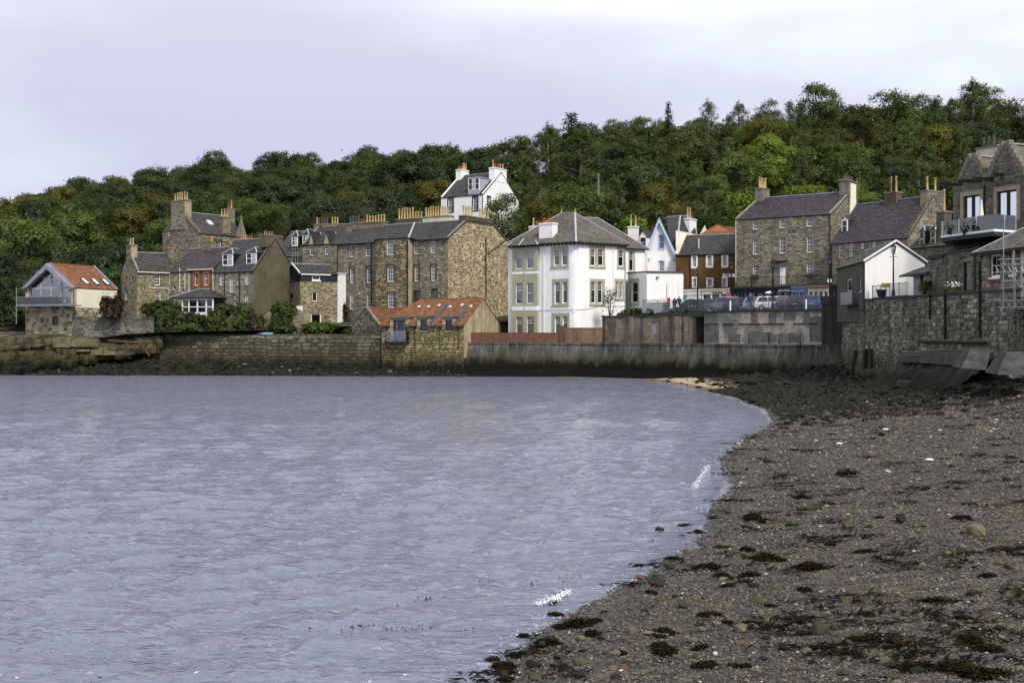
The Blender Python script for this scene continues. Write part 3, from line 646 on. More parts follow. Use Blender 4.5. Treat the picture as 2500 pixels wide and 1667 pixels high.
def grid_mesh(name, X, Y, Z, mat, smooth=True, keep=None):
    n, m = X.shape; me = bpy.data.meshes.new(name); v = np.stack([X, Y, Z], -1).reshape(-1, 3)
    i = np.arange(n*m).reshape(n, m); q = np.stack([i[:-1, :-1], i[:-1, 1:], i[1:, 1:], i[1:, :-1]], -1).reshape(-1, 4)
    if keep is not None: q = q[keep(v[q].mean(1))]
    me.vertices.add(len(v)); me.vertices.foreach_set('co', v.ravel()); me.loops.add(q.size); me.loops.foreach_set('vertex_index', q.ravel().astype(np.int32))
    me.polygons.add(len(q)); me.polygons.foreach_set('loop_start', (np.arange(len(q))*4).astype(np.int32)); me.polygons.foreach_set('use_smooth', np.full(len(q), smooth))
    me.update(calc_edges=True); me.materials.append(MAT[mat]); return me
def struct(name, me): return link(name, me, None, 'structure')
# beach sheet
ys = np.concatenate([np.arange(-40, 14, 2.), 14*np.power(135/14, np.linspace(0, 1, 330))]); xs = np.concatenate([np.arange(-40, -6, 1.5), np.linspace(-6, 36, 300), np.arange(37, 70, 3.)])
X, Y = np.meshgrid(xs, ys); Zb = beach_z(X, Y); Zb = Zb+np.clip(shore_dist(X, Y)/2, 0, 1)*.02*np.array(wob(X, Y, 6., 21))
struct('beach', grid_mesh('beach', X, Y, Zb, 'shingle'))
# sea: finer towards the viewer, long low ripples as real relief
ys = 9*np.power(141/9, np.linspace(0, 1, 640)); s = np.linspace(-.66, .5, 400); Yw = np.repeat(ys[:, None], len(s), 1); Xw = Yw*s[None, :]
Zw = np.zeros(Xw.shape); rg = np.random.default_rng(5); cell = np.maximum(Yw*.0029, Yw*.0043)
for k in range(46):
    wl = .35*(6 ** rg.random()); a = math.radians(-62+rg.normal(0, 26)); kx, ky = 2*math.pi/wl*math.cos(a), 2*math.pi/wl*math.sin(a)
    amp = .0085*wl ** .9*rg.uniform(.4, 1.2)*(.6 if wl > 3 else 1); fade = np.clip(wl/(cell*5)-.6, 0, 1); ph = rg.uniform(0, 6.28); q = np.sin(kx*Xw+ky*Yw+ph+.8*np.sin(.31*Xw+.17*Yw+k))
    Zw += amp*fade*(q+.35*q*q)
near = np.clip(-shore_dist(Xw, Yw)/3., .12, 1); Zw *= near
struct('sea', grid_mesh('sea', Xw, Yw, Zw, 'water'))
q = MB(); q.poly([(-900, -200, -.12), (400, -200, -.12), (400, 900, -.12), (-900, 900, -.12)]); o = q.build('sea_further_out', 'water', kind='structure')
# wooded hill
SKY = [(-400, 560), (0, 480), (140, 428), (300, 412), (500, 382), (640, 380), (800, 368), (1000, 345), (1180, 338), (1260, 322), (1330, 292), (1400, 285), (1560, 262), (1700, 258), (1800, 250), (2000, 222), (2150, 240), (2300, 215), (2380, 195), (2500, 240), (2900, 200)]
def sky_py(px): return np.interp(px, [p[0] for p in SKY], [p[1] for p in SKY])
def hill_z(x, y):
    x = np.asarray(x, float); y = np.asarray(y, float); px = CX+F*x/np.maximum(y, 60); top = H+(HY-sky_py(px))*250/F-np.interp(px, [900, 1400], [10., 11.5])
    t = np.clip((y-158)/92, 0, 1.0); base = np.interp(px, [0, 300, 900, 1500, 2100, 2600], [5., 6.5, 7., 8., 9., 10.]); base = np.where(y < 158, base-np.clip((158-y)/18, 0, 1)*np.interp(px, [0, 400, 1300, 1600], [2.4, 1.6, 1.5, .9]), base)
    return base+(top-base)*t+wob(x, y, .12, 9)*.5*t-np.clip((y-262)/60, 0, 2)*6
ys = np.concatenate([np.arange(136, 170, 2.5), np.arange(170, 330, 4.)]); xs = np.arange(-190, 200, 4.)
X, Y = np.meshgrid(xs, ys); Zh = hill_z(X, Y)
M_LINE = [W2(1133, 130.5), W2(1420, 127.5), W2(1700, 118.5), W2(2060, 105.)]
struct('hill', grid_mesh('hill', X, Y, Zh, 'hill_ground', keep=lambda c: (c[:, 1] > 144) | (c[:, 0] < -30)))
# ---------------------------------------------------------------- sea walls
def coping_z(w, u): return 0
# left sea wall of coursed stone with its foot ledge
rt = thing('stone_sea_wall', 'weathered stone sea wall with dark weedy foot below the garden', 'sea wall', (-30, 136, 0))
LW = [(330, 139.5), (372, 138), (650, 136), (931, 133.9)]
first = True
for i, (a, b) in enumerate(zip(LW[:-1], LW[1:])):
    w = Wall(W2(*a), W2(*b)); zt = 5.1-(818-808)*137/F if i else 4.9
    core = MB(); core.box(w.M, 0, w.len+.05, 0, .6, -.5, zt-.05); cw = core.build('wall', 'sea_mortar', rt)
    stones(cw, w, [(0, .1), (w.len, .1), (w.len, zt-.3), (0, zt-.3)], [], 'sea_stone', (.30, .46), (.55, 1.15), ind=[20, 140, 140][i], dep=.07, gap=.03, seed=40+i)
    u = 0
    while u < w.len-.1:                                     # rounded cope stones
        L = min(random.uniform(.5, .95), w.len-u); mb = MB(); h = random.uniform(.24, .34)
        mb.hexa([w.p(u+.015, zt-.3, -.07), w.p(u+L-.015, zt-.3, -.07), w.p(u+L-.015, zt-.3, .66), w.p(u+.015, zt-.3, .66), w.p(u+.05, zt-.3+h, .05), w.p(u+L-.05, zt-.3+h, .05), w.p(u+L-.05, zt-.3+h, .5), w.p(u+.05, zt-.3+h, .5)])
        mb.build('cope_stone', 'sea_stone_each', rt); u += L
    lm = MB(); lm.hexa([w.p(0, -.5, -2.2), w.p(w.len, -.5, -2.6), w.p(w.len, -.5, .1), w.p(0, -.5, .1), w.p(0, 1.15, -.7), w.p(w.len, .95, -1.5), w.p(w.len, .95, .1), w.p(0, 1.15, .1)]); lm.build('foot_ledge', 'sea_base', rt)
# concrete sea wall, battered, in three bends
rt = thing('concrete_sea_wall', 'dark streaked concrete sea wall curving along the foot of the town', 'sea wall', (10, 122, 0))
for i, (a, b) in enumerate(zip(M_LINE[:-1], M_LINE[1:])):
    w = Wall(a, b); n = max(3, int(w.len/3.2))
    for k in range(n):
        u0, u1 = w.len*k/n, w.len*(k+1)/n+.0; mb = MB(); zt = 3.80+.0*k; j = random.uniform(-.02, .02)
        prof = [(-.75-j, -.6), (-.62-j, 1.3), (-.22, 2.6), (-.05+j, zt-.25), (-.12, zt-.22), (-.12, zt), (.55, zt)]
        for (d0, za), (d1, zb) in zip(prof[:-1], prof[1:]): mb.poly([w.p(u0+.012, za, d0), w.p(u1-.012, za, d0), w.p(u1-.012, zb, d1), w.p(u0+.012, zb, d1)])
        for uu in (u0+.012, u1-.012): mb.poly([w.p(uu, z, d) for d, z in prof]+[w.p(uu, -.6, .55)])
        mb.build('wall_bay', 'sea_concrete', rt)
    back = MB(); back.box(w.M, -.1, w.len+.1, .1, .9, -.5, 3.78); back.build('wall_core', 'sea_base', rt)
    lm = MB(); d0 = [-2.3, -1.2, -.9][i]; lm.hexa([w.p(-.3, -.5, d0-.3), w.p(w.len, -.5, -1.1), w.p(w.len, -.5, 0), w.p(-.3, -.5, 0), w.p(-.3, [.95, .8, .7][i], d0), w.p(w.len, [.8, .6, .7][i], -.9), w.p(w.len, .7, 0), w.p(-.3, .9, 0)]); lm.build('foot_ledge', 'sea_base', rt)
# tall masonry wall along the right of the bay
O_LINE = [W2(2056, 104), W2(2112, 93), W2(2266, 81), W2(2388, 74.5), W2(2500, 69.5), W2(2700, 62)]
OZ = [6.9, 7.72, 7.72, 7.72, 8.6, 8.6]
rt = thing('tall_retaining_wall', 'tall stained masonry wall carrying the houses above the shingle', 'retaining wall', (30, 85, 0))
for i, (a, b) in enumerate(zip(O_LINE[:-1], O_LINE[1:])):
    w = Wall(a, b); zt = OZ[i]; zt2 = [7.72, 7.72, 7.72, 8.6, 8.6][i]; 
    mb = MB(); mb.box(w.M, 0, w.len+.02, 0, 1.2, -.3, zt); cw = mb.build('wall', 'mortar_grey', rt)
    stones(cw, w, [(0, 1.0), (w.len, 1.0), (w.len, zt-.16), (0, zt-.16)], [], 'tall_stone', (.17, .36), (.24, .62), ind=[70, 75, 75, 70, 0][i], dep=.06, gap=.025, seed=60+i, skip=.03)
    c = MB(); c.box(w.M, -.02, w.len, -.12, 1.25, zt-.15, zt); c.build('coping', 'stone_dark_trim', rt)
    lm = MB(); d0 = [-1.2, -1.6, -1.2, -1.0, -1.][i]; lm.hexa([w.p(-.4, -.3, d0-.5), w.p(w.len+.3, -.3, d0-.5), w.p(w.len+.3, -.3, .1), w.p(-.4, -.3, .1), w.p(-.4, 2.1, d0*.25), w.p(w.len+.3, 2.2, d0*.25), w.p(w.len+.3, 2.2, .1), w.p(-.4, 2.1, .1)]); lm.build('footing', 'sea_base', rt)
w3 = Wall(O_LINE[2], O_LINE[3]); w2_ = Wall(O_LINE[1], O_LINE[2]); w4 = Wall(O_LINE[3], O_LINE[4])
for px, y0, y1 in ((2270, 705, 780), (2307, 705, 828), (2392, 640, 825)):
    ww = w3 if px > 2266 else w2_; pipe(rt, ww, px, y0, y1, 'black_paint', .085, -.12)
mb = MB(); mb.tube(w3.p(-.9, 4.35, -.18), w3.p(w3.len+1.2, 4.35, -.18), .1, .1, 8); mb.build('pipe', 'timber_wet', rt)
# concrete apron and buttresses against it
mb = MB(); a = w3.p(-2.5, 3.55, -1.5); mb.hexa([w3.p(-1.2, 2.9, -1.7), w3.p(w3.len+1., 2.9, -1.9), w3.p(w3.len+1., 2.9, 0), w3.p(-1.2, 2.9, 0), w3.p(-.8, 3.35, -1.6), w3.p(w3.len+1., 3.5, -1.7), w3.p(w3.len+1., 3.9, -.02), w3.p(-.5, 3.7, -.02)])
ap = mb.build('concrete_apron', 'concrete_slab'); tag(ap, 'flat concrete ledge across the foot of the tall masonry wall', 'ledge')
U, V = np.meshgrid(np.linspace(-6, w3.len+3, 80), np.linspace(0, 1, 30)); pb = [w3.p(u, 0, -3.4+3.5*v) for u, v in zip(U.ravel(), V.ravel())]; Xb = np.array([p.x for p in pb]).reshape(U.shape); Yb = np.array([p.y for p in pb]).reshape(U.shape)
hb = np.array([mnoise.noise((p.x*1.1, p.y*1.1, 2))*.42+mnoise.noise((p.x*3, p.y*3, 5))*.2 for p in pb]).reshape(U.shape); Zk = beach_z(Xb, Yb)-.25+np.clip(V*1.5, 0, 1)**.8*1.75*np.clip((U+6)/4, 0, 1)+hb*np.clip(V*4, 0, 1)
o = link('rubble_bank', grid_mesh('rubble_bank', Xb, Yb, Zk, 'bank_rock', False)); tag(o, 'dark weed-covered rubble bank under the concrete ledge', 'bank')
def slab(r, D0, D1, lab):
    (x0, y0, x1, y1) = r; t0 = P3(x0+18, y0, D1); t1 = P3(x1, y0, D1-.6); b0 = P3(x0-6, y1, D0); b1 = P3(x1-12, y1+4, D0-.6); k = Vector((.5, 2.2, 0))
    mb = MB(); mb.hexa([b0, b1, b1+k*1.6, b0+k*1.6, t0, t1, t1+k, t0+k]); o = mb.build('concrete_buttress', 'concrete_slab'); return tag(o, lab, 'buttress')
slab((2352, 850, 2420, 899), 67.5, 68.6, 'pale sloping concrete slab leaning on the bank under the balcony house')
slab((2440, 860, 2540, 914), 62.5, 63.5, 'broad sloping concrete buttress at the foot of the scaffolded house')
for i, (x, y0, y1, tl) in enumerate(((340, 1050, 1210, .2), (462, 1040, 1190, .05), (520, 1040, 1230, .05), (575, 1070, 1200, .12), (655, 1020, 1250, .25), (700, 1030, 1250, .05), (738, 1040, 1230, -.05))):
    a = z7(x, y1); D = 92.5-i*.55; p = P3(a[0], a[1], D); h = (y1-y0)/4.126*D/F; mb = MB()
    mb.box(Matrix.Translation(p) @ Matrix.Rotation(tl, 4, 'Y') @ Matrix.Rotation(.2*i, 4, 'Z'), -.15, .15, -.14, .14, -.5, h); o = mb.build('timber_pile', 'timber_wet')
    tag(o, ['short leaning timber pile nearest the concrete sea wall', 'slim upright timber pile beside the short leaning one', 'stout dark timber pile in front of the masonry', 'thin tilted timber pile among the weedy stumps', 'thick leaning timber pile with weed, tallest of the row', 'upright timber pile touching the thick leaning one', 'last timber pile of the row, beside the rubble bank'][i], 'timber pile', 'old timber piles by the masonry wall')
# ---------------------------------------------------------------- houses
class House:
    """rectangular house: corners fl, fr, br, bl as seen from the bay"""
    def __init__(s, name, label, cat, A, B, px=None, side='R', depth=None, z0=5., ze=10., zr=13., axis='front', group=None):
        s.fl, s.fr, s.br, s.bl, s.depth = rectplan(A, B, px, side, depth); s.z0, s.ze, s.zr, s.axis = z0, ze, zr, axis
        c = (s.fl+s.br)/2; s.root = thing(name, label, cat, (c.x, c.y, z0), group)
        s.F = Wall(s.fl, s.fr); s.R = Wall(s.fr, s.br); s.L = Wall(s.bl, s.fl); s.K = Wall(s.br, s.bl)
    def gab(s, w, frac=.5): return [(0, s.ze), (w.len*frac, s.zr), (w.len, s.ze)]
    def walls(s, mat, front=(), right=(), left=(), st=None, st_r=None, st_l=None, mats={}, skip=''):
        gF = s.axis == 'side'; e = s.ze
        tops = {'F': s.gab(s.F) if gF else e, 'K': s.gab(s.K) if gF else e, 'R': e if gF else s.gab(s.R), 'L': e if gF else s.gab(s.L)}
        for k, w, wn, so in (('F', s.F, front, st), ('R', s.R, right, st_r), ('L', s.L, left, st_l), ('K', s.K, (), None)):
            if k in skip: continue
            side(s.root, w, s.z0, tops[k], mats.get(k, mat), wn, st=so)
    def roof(s, cover='slate', mat='slate', oe=.18, og=.08, ridge='lead', seed=1, base='slate_dark', gauge=None, extra=()):
        F_ = s.F; L = F_.len; dp = s.depth; sl = (s.zr-s.ze)/((dp if s.axis == 'front' else L)/2)
        if s.axis == 'front':
            a = F_.p(-og, s.ze-oe*sl+.06, -oe); b = F_.p(L+og, s.ze-oe*sl+.06, -oe); c = F_.p(L+og, s.zr+.06, dp/2); d = F_.p(-og, s.zr+.06, dp/2)
            e = F_.p(L+og, s.ze-oe*sl+.06, dp+oe); f = F_.p(-og, s.ze-oe*sl+.06, dp+oe); pls = [[a, b, c, d], [e, f, d, c]]; rd = (d, c)
        else:
            a = F_.p(-oe, s.ze-oe*sl+.06, -og); d = F_.p(L/2, s.zr+.06, -og); c = F_.p(L/2, s.zr+.06, dp+og); b = F_.p(-oe, s.ze-oe*sl+.06, dp+og)
            e = F_.p(L+oe, s.ze-oe*sl+.06, -og); f = F_.p(L+oe, s.ze-oe*sl+.06, dp+og); pls = [[b, a, d, c], [e, f, c, d]]; rd = (d, c)
        s.pl = pls; return roof(s.root, pls, cover, mat, base, edges=[(rd[0]+Vector((0, 0, .0)), rd[1])]+list(extra), emat=ridge, seed=seed, gauge=gauge)
    def gutter(s, mat='black_paint'):
        mb = MB(); mb.box(s.F.M, -.1, s.F.len+.1, -.30, -.17, s.ze-.16, s.ze-.04); mb.build('gutter', mat, s.root)
def skews(root, w, tops, mat='stone_cap', wd=.3):
    for a, b in zip(tops[:-1], tops[1:]):
        mb = MB(); pa, pb = w.p(a[0], a[1]+.06, .1), w.p(b[0], b[1]+.06, .1); strip(mb, pa, pb, wd, .14); mb.build('coping', mat, root)
def dormer(root, w, r, d, back, kind='hip', frame='white_paint', cheek='slate_cladding', style='b', rise=.7, mat='slate', fw=.1, wins=None, face='white_paint', over=.12):
    """roof window standing on plane d of wall frame w; r: pixel rect of its front"""
    u0, u1, za, zb = w.rect(r, d); mb = MB(); mb.box(w.M, u0, u1, d+.02, d+back, za-.3, zb); dm = mb.build('dormer', cheek, root)
    f = MB(); f.box(w.M, u0-.02, u1+.02, d-.06, d+.02, za-.08, zb+.05); 
    n = wins or 2; m = MB(); 
    fm = f.build('dormer_front', face, dm)
    for k in range(n):
        a = u0+.08+(u1-u0-.16)*k/n+.05; b = u0+.08+(u1-u0-.16)*(k+1)/n-.05
        p = MB(); p.box(w.M, a, b, d-.075, d-.062, za+.1, zb-.12); p.build('pane', 'glass_mirror' if k % 2 else 'dark_pane', fm)
        bb = MB(); zc = (za+zb)/2; bb.box(w.M, a, b, d-.095, d-.078, zc-.03, zc+.03); bb.build('glazing_bar', frame, fm)
    o = over
    if kind == 'hip':
        a, b, c, e = w.p(u0-o, zb, d-o), w.p(u1+o, zb, d-o), w.p(u1+o, zb, d+back), w.p(u0-o, zb, d+back); um = (u0+u1)/2; hw = (u1-u0)/2
        t = w.p(um, zb+rise, d+hw*.9); t2 = w.p(um, zb+rise, d+back)
        roof(dm, [[a, b, t], [b, c, t2, t], [e, a, t, t2]], 'none', edges=[(a, t), (b, t), (t, t2)], base=mat, thick=.05, ew=.14)
    elif kind == 'gable':
        um = (u0+u1)/2; a, b, t = w.p(u0-o, zb-.05, d-o), w.p(u1+o, zb-.05, d-o), w.p(um, zb+rise, d-o); bk = w.ey*(back+o)
        roof(dm, [[a+bk, a, t, t+bk], [b, b+bk, t+bk, t]], 'none', base=mat, thick=.06)
        g = MB(); g.poly([w.p(u0, zb, d), w.p(u1, zb, d), w.p(um, zb+rise-.06, d)]); g.build('gablet', face, dm)
    else:
        q = MB(); q.box(w.M, u0-o, u1+o, d-o, d+back, zb+.02, zb+.14); q.build('dormer_roof', mat, dm)
    return dm
MAT['dark_pane'] = MAT['glass_mirror']
plain('dark_pane', (.012, .013, .017), .08, var=.1, bmp=0, spec=.4)
def wn(z, x0, y0, x1, y1, style='12', **k): return (R(z, x0, y0, x1, y1), style, k)
STK = dict(frame='white_paint', sill='stone_sill')
CW = ('side', .22, 'curtain_white'); BW = ('blind', .35, 'curtain_white')

# ---- glass-gabled house on the point
h = House('glass_gabled_house', 'house on the point with orange pantiles, glazed gable and cantilevered balcony', 'house', (62, 142.0), (180, 139.4), px=285, side='R', z0=3.6, ze=10.5, zr=13.85, axis='side')
r = h.root; zf = 8.25; FW = h.F; h.ze = FW.uv(*z12(845, 470))[1]; h.zr = FW.uv(*z12(560, 200))[1]; ze, zr = h.ze, h.zr
gw = [wn(z12, 455, 812, 498, 872, '1', frame='stone_lintel', sill='stone_lintel', sur=('stone_lintel', .22), glass='glass'), wn(z12, 590, 795, 655, 895, 't', frame='charcoal_metal', sill='stone_lintel', sur=('stone_lintel', .24))]
side(r, FW, h.z0, zf, 'mortar_pale', gw, st=dict(mat='rubble_gold', hh=(.26, .5), ww=(.35, .95), ind=110, dep=.05, seed=3, skip=.32))
ul, ur = FW.uv(*z12(330, 485))[0], FW.uv(*z12(795, 485))[0]
side(r, FW, zf, ze, 'mortar_pale', u0=0, u1=ul, name='corner_pier'); side(r, FW, zf, ze, 'mortar_pale', u0=ur, u1=FW.len, name='corner_pier')
zp = h.R.uv(*z12(900, 697))[1]; side(r, h.R, zp, ze, 'cream_render', (), d=-.05, u0=.45); side(r, h.R, h.z0, zp, 'mortar_pale', (), st=dict(mat='rubble_gold', hh=(.2, .36), ww=(.3, .7), ind=40, dep=.03, seed=4, skip=.25)); side(r, h.R, zp, ze, 'mortar_pale'); side(r, h.L, h.z0, ze, 'mortar_pale'); side(r, h.K, h.z0, h.gab(h.K), 'cream_render')
um = FW.len/2; lin = MB()                                   # zinc lining of the deep verge
ia = FW.uv(*z12(555, 262))
for (o0, o1, i0, i1) in (((-.15, ze-.05), (um, zr), (ul, ze+.05), (um, ia[1])), ((um, zr), (FW.len+.15, ze-.05), (um, ia[1]), (ur, ze+.05))):
    lin.prism([FW.p(*o0, -.55), FW.p(*o1, -.55), FW.p(*i1, -.55), FW.p(*i0, -.55)], FW.ey*.62)
lin.build('verge_lining', 'zinc', r)
mul = [330, 450, 565, 680, 795]; outl = [(ul, zf), (ur, zf), (ur, ze+.05), (um, ia[1]-.08), (ul, ze+.05)]; fr = MB()
zt = FW.uv(*z12(560, 475))[1]
uu = [FW.uv(*z12(m, 560))[0] for m in mul]
for i in range(4):
    for (c, e) in ((zf, zt-.09), (zt+.09, ia[1])):
        pl = clip([(uu[i]+.07, c), (uu[i+1]-.07, c), (uu[i+1]-.07, e), (uu[i]+.07, e)], outl)
        if pl: m = MB(); m.prism([FW.p(u, z, .22) for u, z in pl], FW.ey*.02); m.build('pane', 'glass_big', r)
for i in range(5):
    if i in (0, 4): fr.box(FW.M, uu[i]-.07, uu[i]+.07, .15, .3, zf, zt)
    else: fr.box(FW.M, uu[i]-.08, uu[i]+.08, .15, .3, zf, ia[1]-.1-abs(uu[i]-um)*1.05)
fr.box(FW.M, ul, ur, .14, .31, zt-.1, zt+.1); a3 = FW.uv(*z12(465, 360)); b3 = FW.uv(*z12(550, 360)); fr.box(FW.M, a3[0], b3[0], .16, .3, a3[1]-.05, a3[1]+.05); fr.build('glazing_frame', 'lead', r)
rm = MB(); rm.prism([FW.p(.35, zf, 3.4), FW.p(FW.len-.35, zf, 3.4), FW.p(FW.len-.35, ze-.1, 3.4), FW.p(um, zr-.5, 3.4), FW.p(.35, ze-.1, 3.4)], FW.ey*.1); rm.box(FW.M, .3, FW.len-.3, .3, 3.5, zf-.1, zf); rm.build('interior', 'lilac_render', r)
h.roof('pantile', 'pantile', oe=.12, og=.0, ridge='terracotta_ridge', seed=5, base='terracotta_ridge')
pl = h.pl[1]; p0, ex, ey, nn = plane_axes(pl)
v = MB(); strip(v, pl[1], pl[2], .3, .16, nn); strip(v, pl[0], pl[3], .12, .12, nn); v.build('verge', 'zinc', r)
for (x, y) in ((957, 400), (1073, 405), (1190, 407)):
    c = hit(*z12(x, y), p0+nn*.12, nn); s = MB(); B = Matrix(((ex.x, ey.x, nn.x, c.x), (ex.y, ey.y, nn.y, c.y), (ex.z, ey.z, nn.z, c.z), (0, 0, 0, 1))); s.box(B, -.42, .42, -.65, .65, -.12, .05); sk = s.build('skylight', 'charcoal_metal', r)
    s = MB(); s.box(B, -.3, .3, -.52, .52, .05, .06); s.build('pane', 'glass_sky', sk)
ubl = FW.uv(*z12(187, 670), -1.9)[0]; ubr = FW.uv(*z12(800, 670), -1.9)[0]; zb = FW.uv(*z12(500, 668), -1.9)[1]
bl = MB(); bl.box(FW.M, ubl, ubr, -1.9, .0, zb-.14, zb+.0); bl.box(FW.M, ubl-.03, ubr+.03, -1.95, -1.9, zb-.1, zb+.08); bl.box(FW.M, ubl, ubl+.9, 0, 3.5, zb-.14, zb); blc = bl.build('balcony', 'zinc', r)
n = 5
for k in range(n):
    g = MB(); a = ubl+(ubr-ubl)*k/n; b = ubl+(ubr-ubl)*(k+1)/n; g.box(FW.M, a+.03, b-.03, -1.9, -1.88, zb+.09, zb+1.0); g.build('balustrade_pane', 'glass_rail', blc)
g = MB(); g.box(FW.M, ubl, ubl+.02, -1.86, 1.5, zb+.09, zb+1.); g.build('balustrade_pane', 'glass_rail', blc); g = MB(); g.box(FW.M, ubl, ubr, -1.92, -1.86, zb+1., zb+1.04); g.build('handrail', 'steel', blc)
pz = FW.uv(*z12(185, 470), -1.9)[1]; g = MB(); g.tube(FW.p(ubl-.05, zb-2.3, -1.9), FW.p(ubl-.05, pz, -1.9), .04, .04, 6); g.build('mast', 'galvanised', blc)
for uu_ in (FW.len-.55, .2): g = MB(); g.lathe(FW.p(uu_, FW.uv(*z12(797, 500))[1], -.1), [(.02, -.12), (.08, -.1), (.09, .05), (.02, .1)], 8); g.build('wall_lamp', 'black_paint', r)
pipe(r, FW, 180.5, 706, 770, 'charcoal_metal', .05, -.08)
BALC = (FW, zb)

# ---- terrace of old houses on the left
h = House('chimneyed_stone_house', 'buff stone house with chimney on its left gable behind the garden shrubs', 'house', (335, 146), (420, 149.3), px=296, side='L', z0=4.3, ze=ZZ(662, 146), zr=ZZ(618, 149.5))
h.walls('mortar_tan', front=[wn(z2, 385, 885, 435, 1005), wn(z2, 390, 1065, 440, 1150)], left=[wn(z2, 97, 915, 110, 975, '1', frame='stone_dark_trim'), wn(z2, 160, 918, 176, 972, '1', frame='stone_dark_trim'), wn(z2, 102, 1065, 130, 1148, '8')], st=dict(mat='rubble_gold', hh=(.13, .24), ww=(.25, .6), ind=60, seed=11), st_l=dict(mat='rubble_tan', ind=20, seed=12))
h.roof(seed=11); skews(h.root, h.L, h.gab(h.L)); h.gutter('ivory_paint')
chimney(h.root, h.L, h.depth/2-.75, h.depth/2+.75, -.05, .75, h.zr-1.1, ZZ(600, 149.5), 'mortar_tan', pots(('buff', 2, 1.1)), st=dict(mat='rubble_gold', seed=13))
a = h.F.uv(*z2(495, 645), h.depth/2); chimney(h.root, h.F, a[0]-.0, a[0]+.8, h.depth/2-.45, h.depth/2+.45, h.zr-.6, a[1], 'stone_plain', pots(('red', 2, .9)))
for (x, y0, y1) in ((525, 885, 1095),): pipe(h.root, h.F, z2(x, 0)[0], z2(0, y0)[1], z2(0, y1)[1], 'ivory_paint')
a = h.F.uv(*z2(332, 1005), -.06); b = h.F.uv(*z2(335, 1030), -.06); c = h.F.uv(*z2(522, 1038), -.06); mb = MB(); mb.path([h.F.p(*a, -.06), h.F.p(*b, -.06), h.F.p(*c, -.06)], .05); mb.build('waste_pipe', 'ivory_paint', h.root)
h = House('narrow_link_house', 'narrow stone house wedged between the chimneyed house and the orange-trimmed one', 'house', (413, 149), (464, 147.4), depth=8, z0=4.3, ze=ZZ(663, 148), zr=ZZ(608, 152))
h.walls('mortar_grey', front=[wn(z2, 650, 888, 666, 955, '4'), wn(z2, 555, 1012, 583, 1050, '1'), wn(z2, 640, 1048, 665, 1076, '1')], st=dict(mat='rubble_tan', seed=14)); h.roof(seed=12)
for x, y0, y1 in ((622, 840, 1070), (672, 880, 1040)): pipe(h.root, h.F, z2(x, 0)[0], z2(0, y0)[1], z2(0, y1)[1], 'ivory_paint')
h = House('orange_trimmed_house', 'brown rendered house with bright orange window surrounds and slate roof', 'house', (463, 147.5), (521, 145.7), depth=8, z0=4.3, ze=ZZ(656, 146.5), zr=ZZ(606, 150.5))
h.walls('brown_paint2' if 'brown_paint2' in MAT else 'brown_render', front=[wn(z2, 763, 885, 800, 1008, '4', sur=('orange_paint', .2, .03, .22), curtain=CW, sill='orange_paint'), wn(z2, 857, 880, 893, 1005, '4', sur=('orange_paint', .2, .03, .22), curtain=CW, sill='orange_paint')]); h.roof(mat='slate_purple', seed=13); h.gutter('ivory_paint')
a = h.F.uv(*z2(850, 585), h.depth/2); b = h.F.uv(*z2(940, 585), h.depth/2); chimney(h.root, h.F, a[0], b[0], 3.6, 4.4, h.zr-.6, a[1], 'stone_plain', pots(('red', 3, 1.), ('buff', 1, .8)))
for x in (712, 940): pipe(h.root, h.F, z2(x, 0)[0], z2(0, 850)[1], z2(0, 1110)[1], 'ivory_paint')
h = House('twin_dormer_house', 'stone house with two white dormers and a big bare brown gable', 'house', (521, 145.7), (619, 142.7), px=722, side='R', z0=4.3, ze=ZZ(662, 144), zr=ZZ(584, 147.5))
h.walls('mortar_grey', front=[wn(z2, 1003, 893, 1035, 1005), wn(z2, 1098, 933, 1137, 1072), wn(z2, 1168, 955, 1183, 1005, '2'), wn(z2, 1247, 887, 1280, 1000), wn(z2, 1003, 1105, 1037, 1190), wn(z2, 1245, 1100, 1280, 1195), wn(z2, 1150, 1162, 1180, 1195, '1')], mats={'R': 'brown_render'}, st=dict(mat='rubble_tan', ind=60, seed=15))
h.roof(seed=14); skews(h.root, h.R, h.gab(h.R), 'brown_render', .25)
for rr in ((1035, 705, 1132, 815), (1262, 695, 1358, 800)): dormer(h.root, h.F, R(z2, *rr), .7 if rr[0] < 1100 else .9, 2.6, rise=.75)
a = h.R.uv(*z2(1445, 525)); b = h.R.uv(*z2(1607, 525)); chimney(h.root, h.R, a[0], b[0], -.03, .8, h.zr-1.2, (a[1]+b[1])/2, 'brown_render', pots(('buff', 4, .55), (None, 3, 1)))
a = h.F.uv(*z2(1120, 550), 4.); b = h.F.uv(*z2(1275, 550), 4.); chimney(h.root, h.F, a[0], b[0], h.depth/2+.3, h.depth/2+1.1, h.zr-1.2, a[1]-.2, 'stone_plain', pots(('red', 2, .8), ('buff', 3, .7), ('red', 3, .9)))
for x in (1050, 1195): pipe(h.root, h.F, z2(x, 0)[0], z2(0, 870)[1], z2(0, 1190)[1])
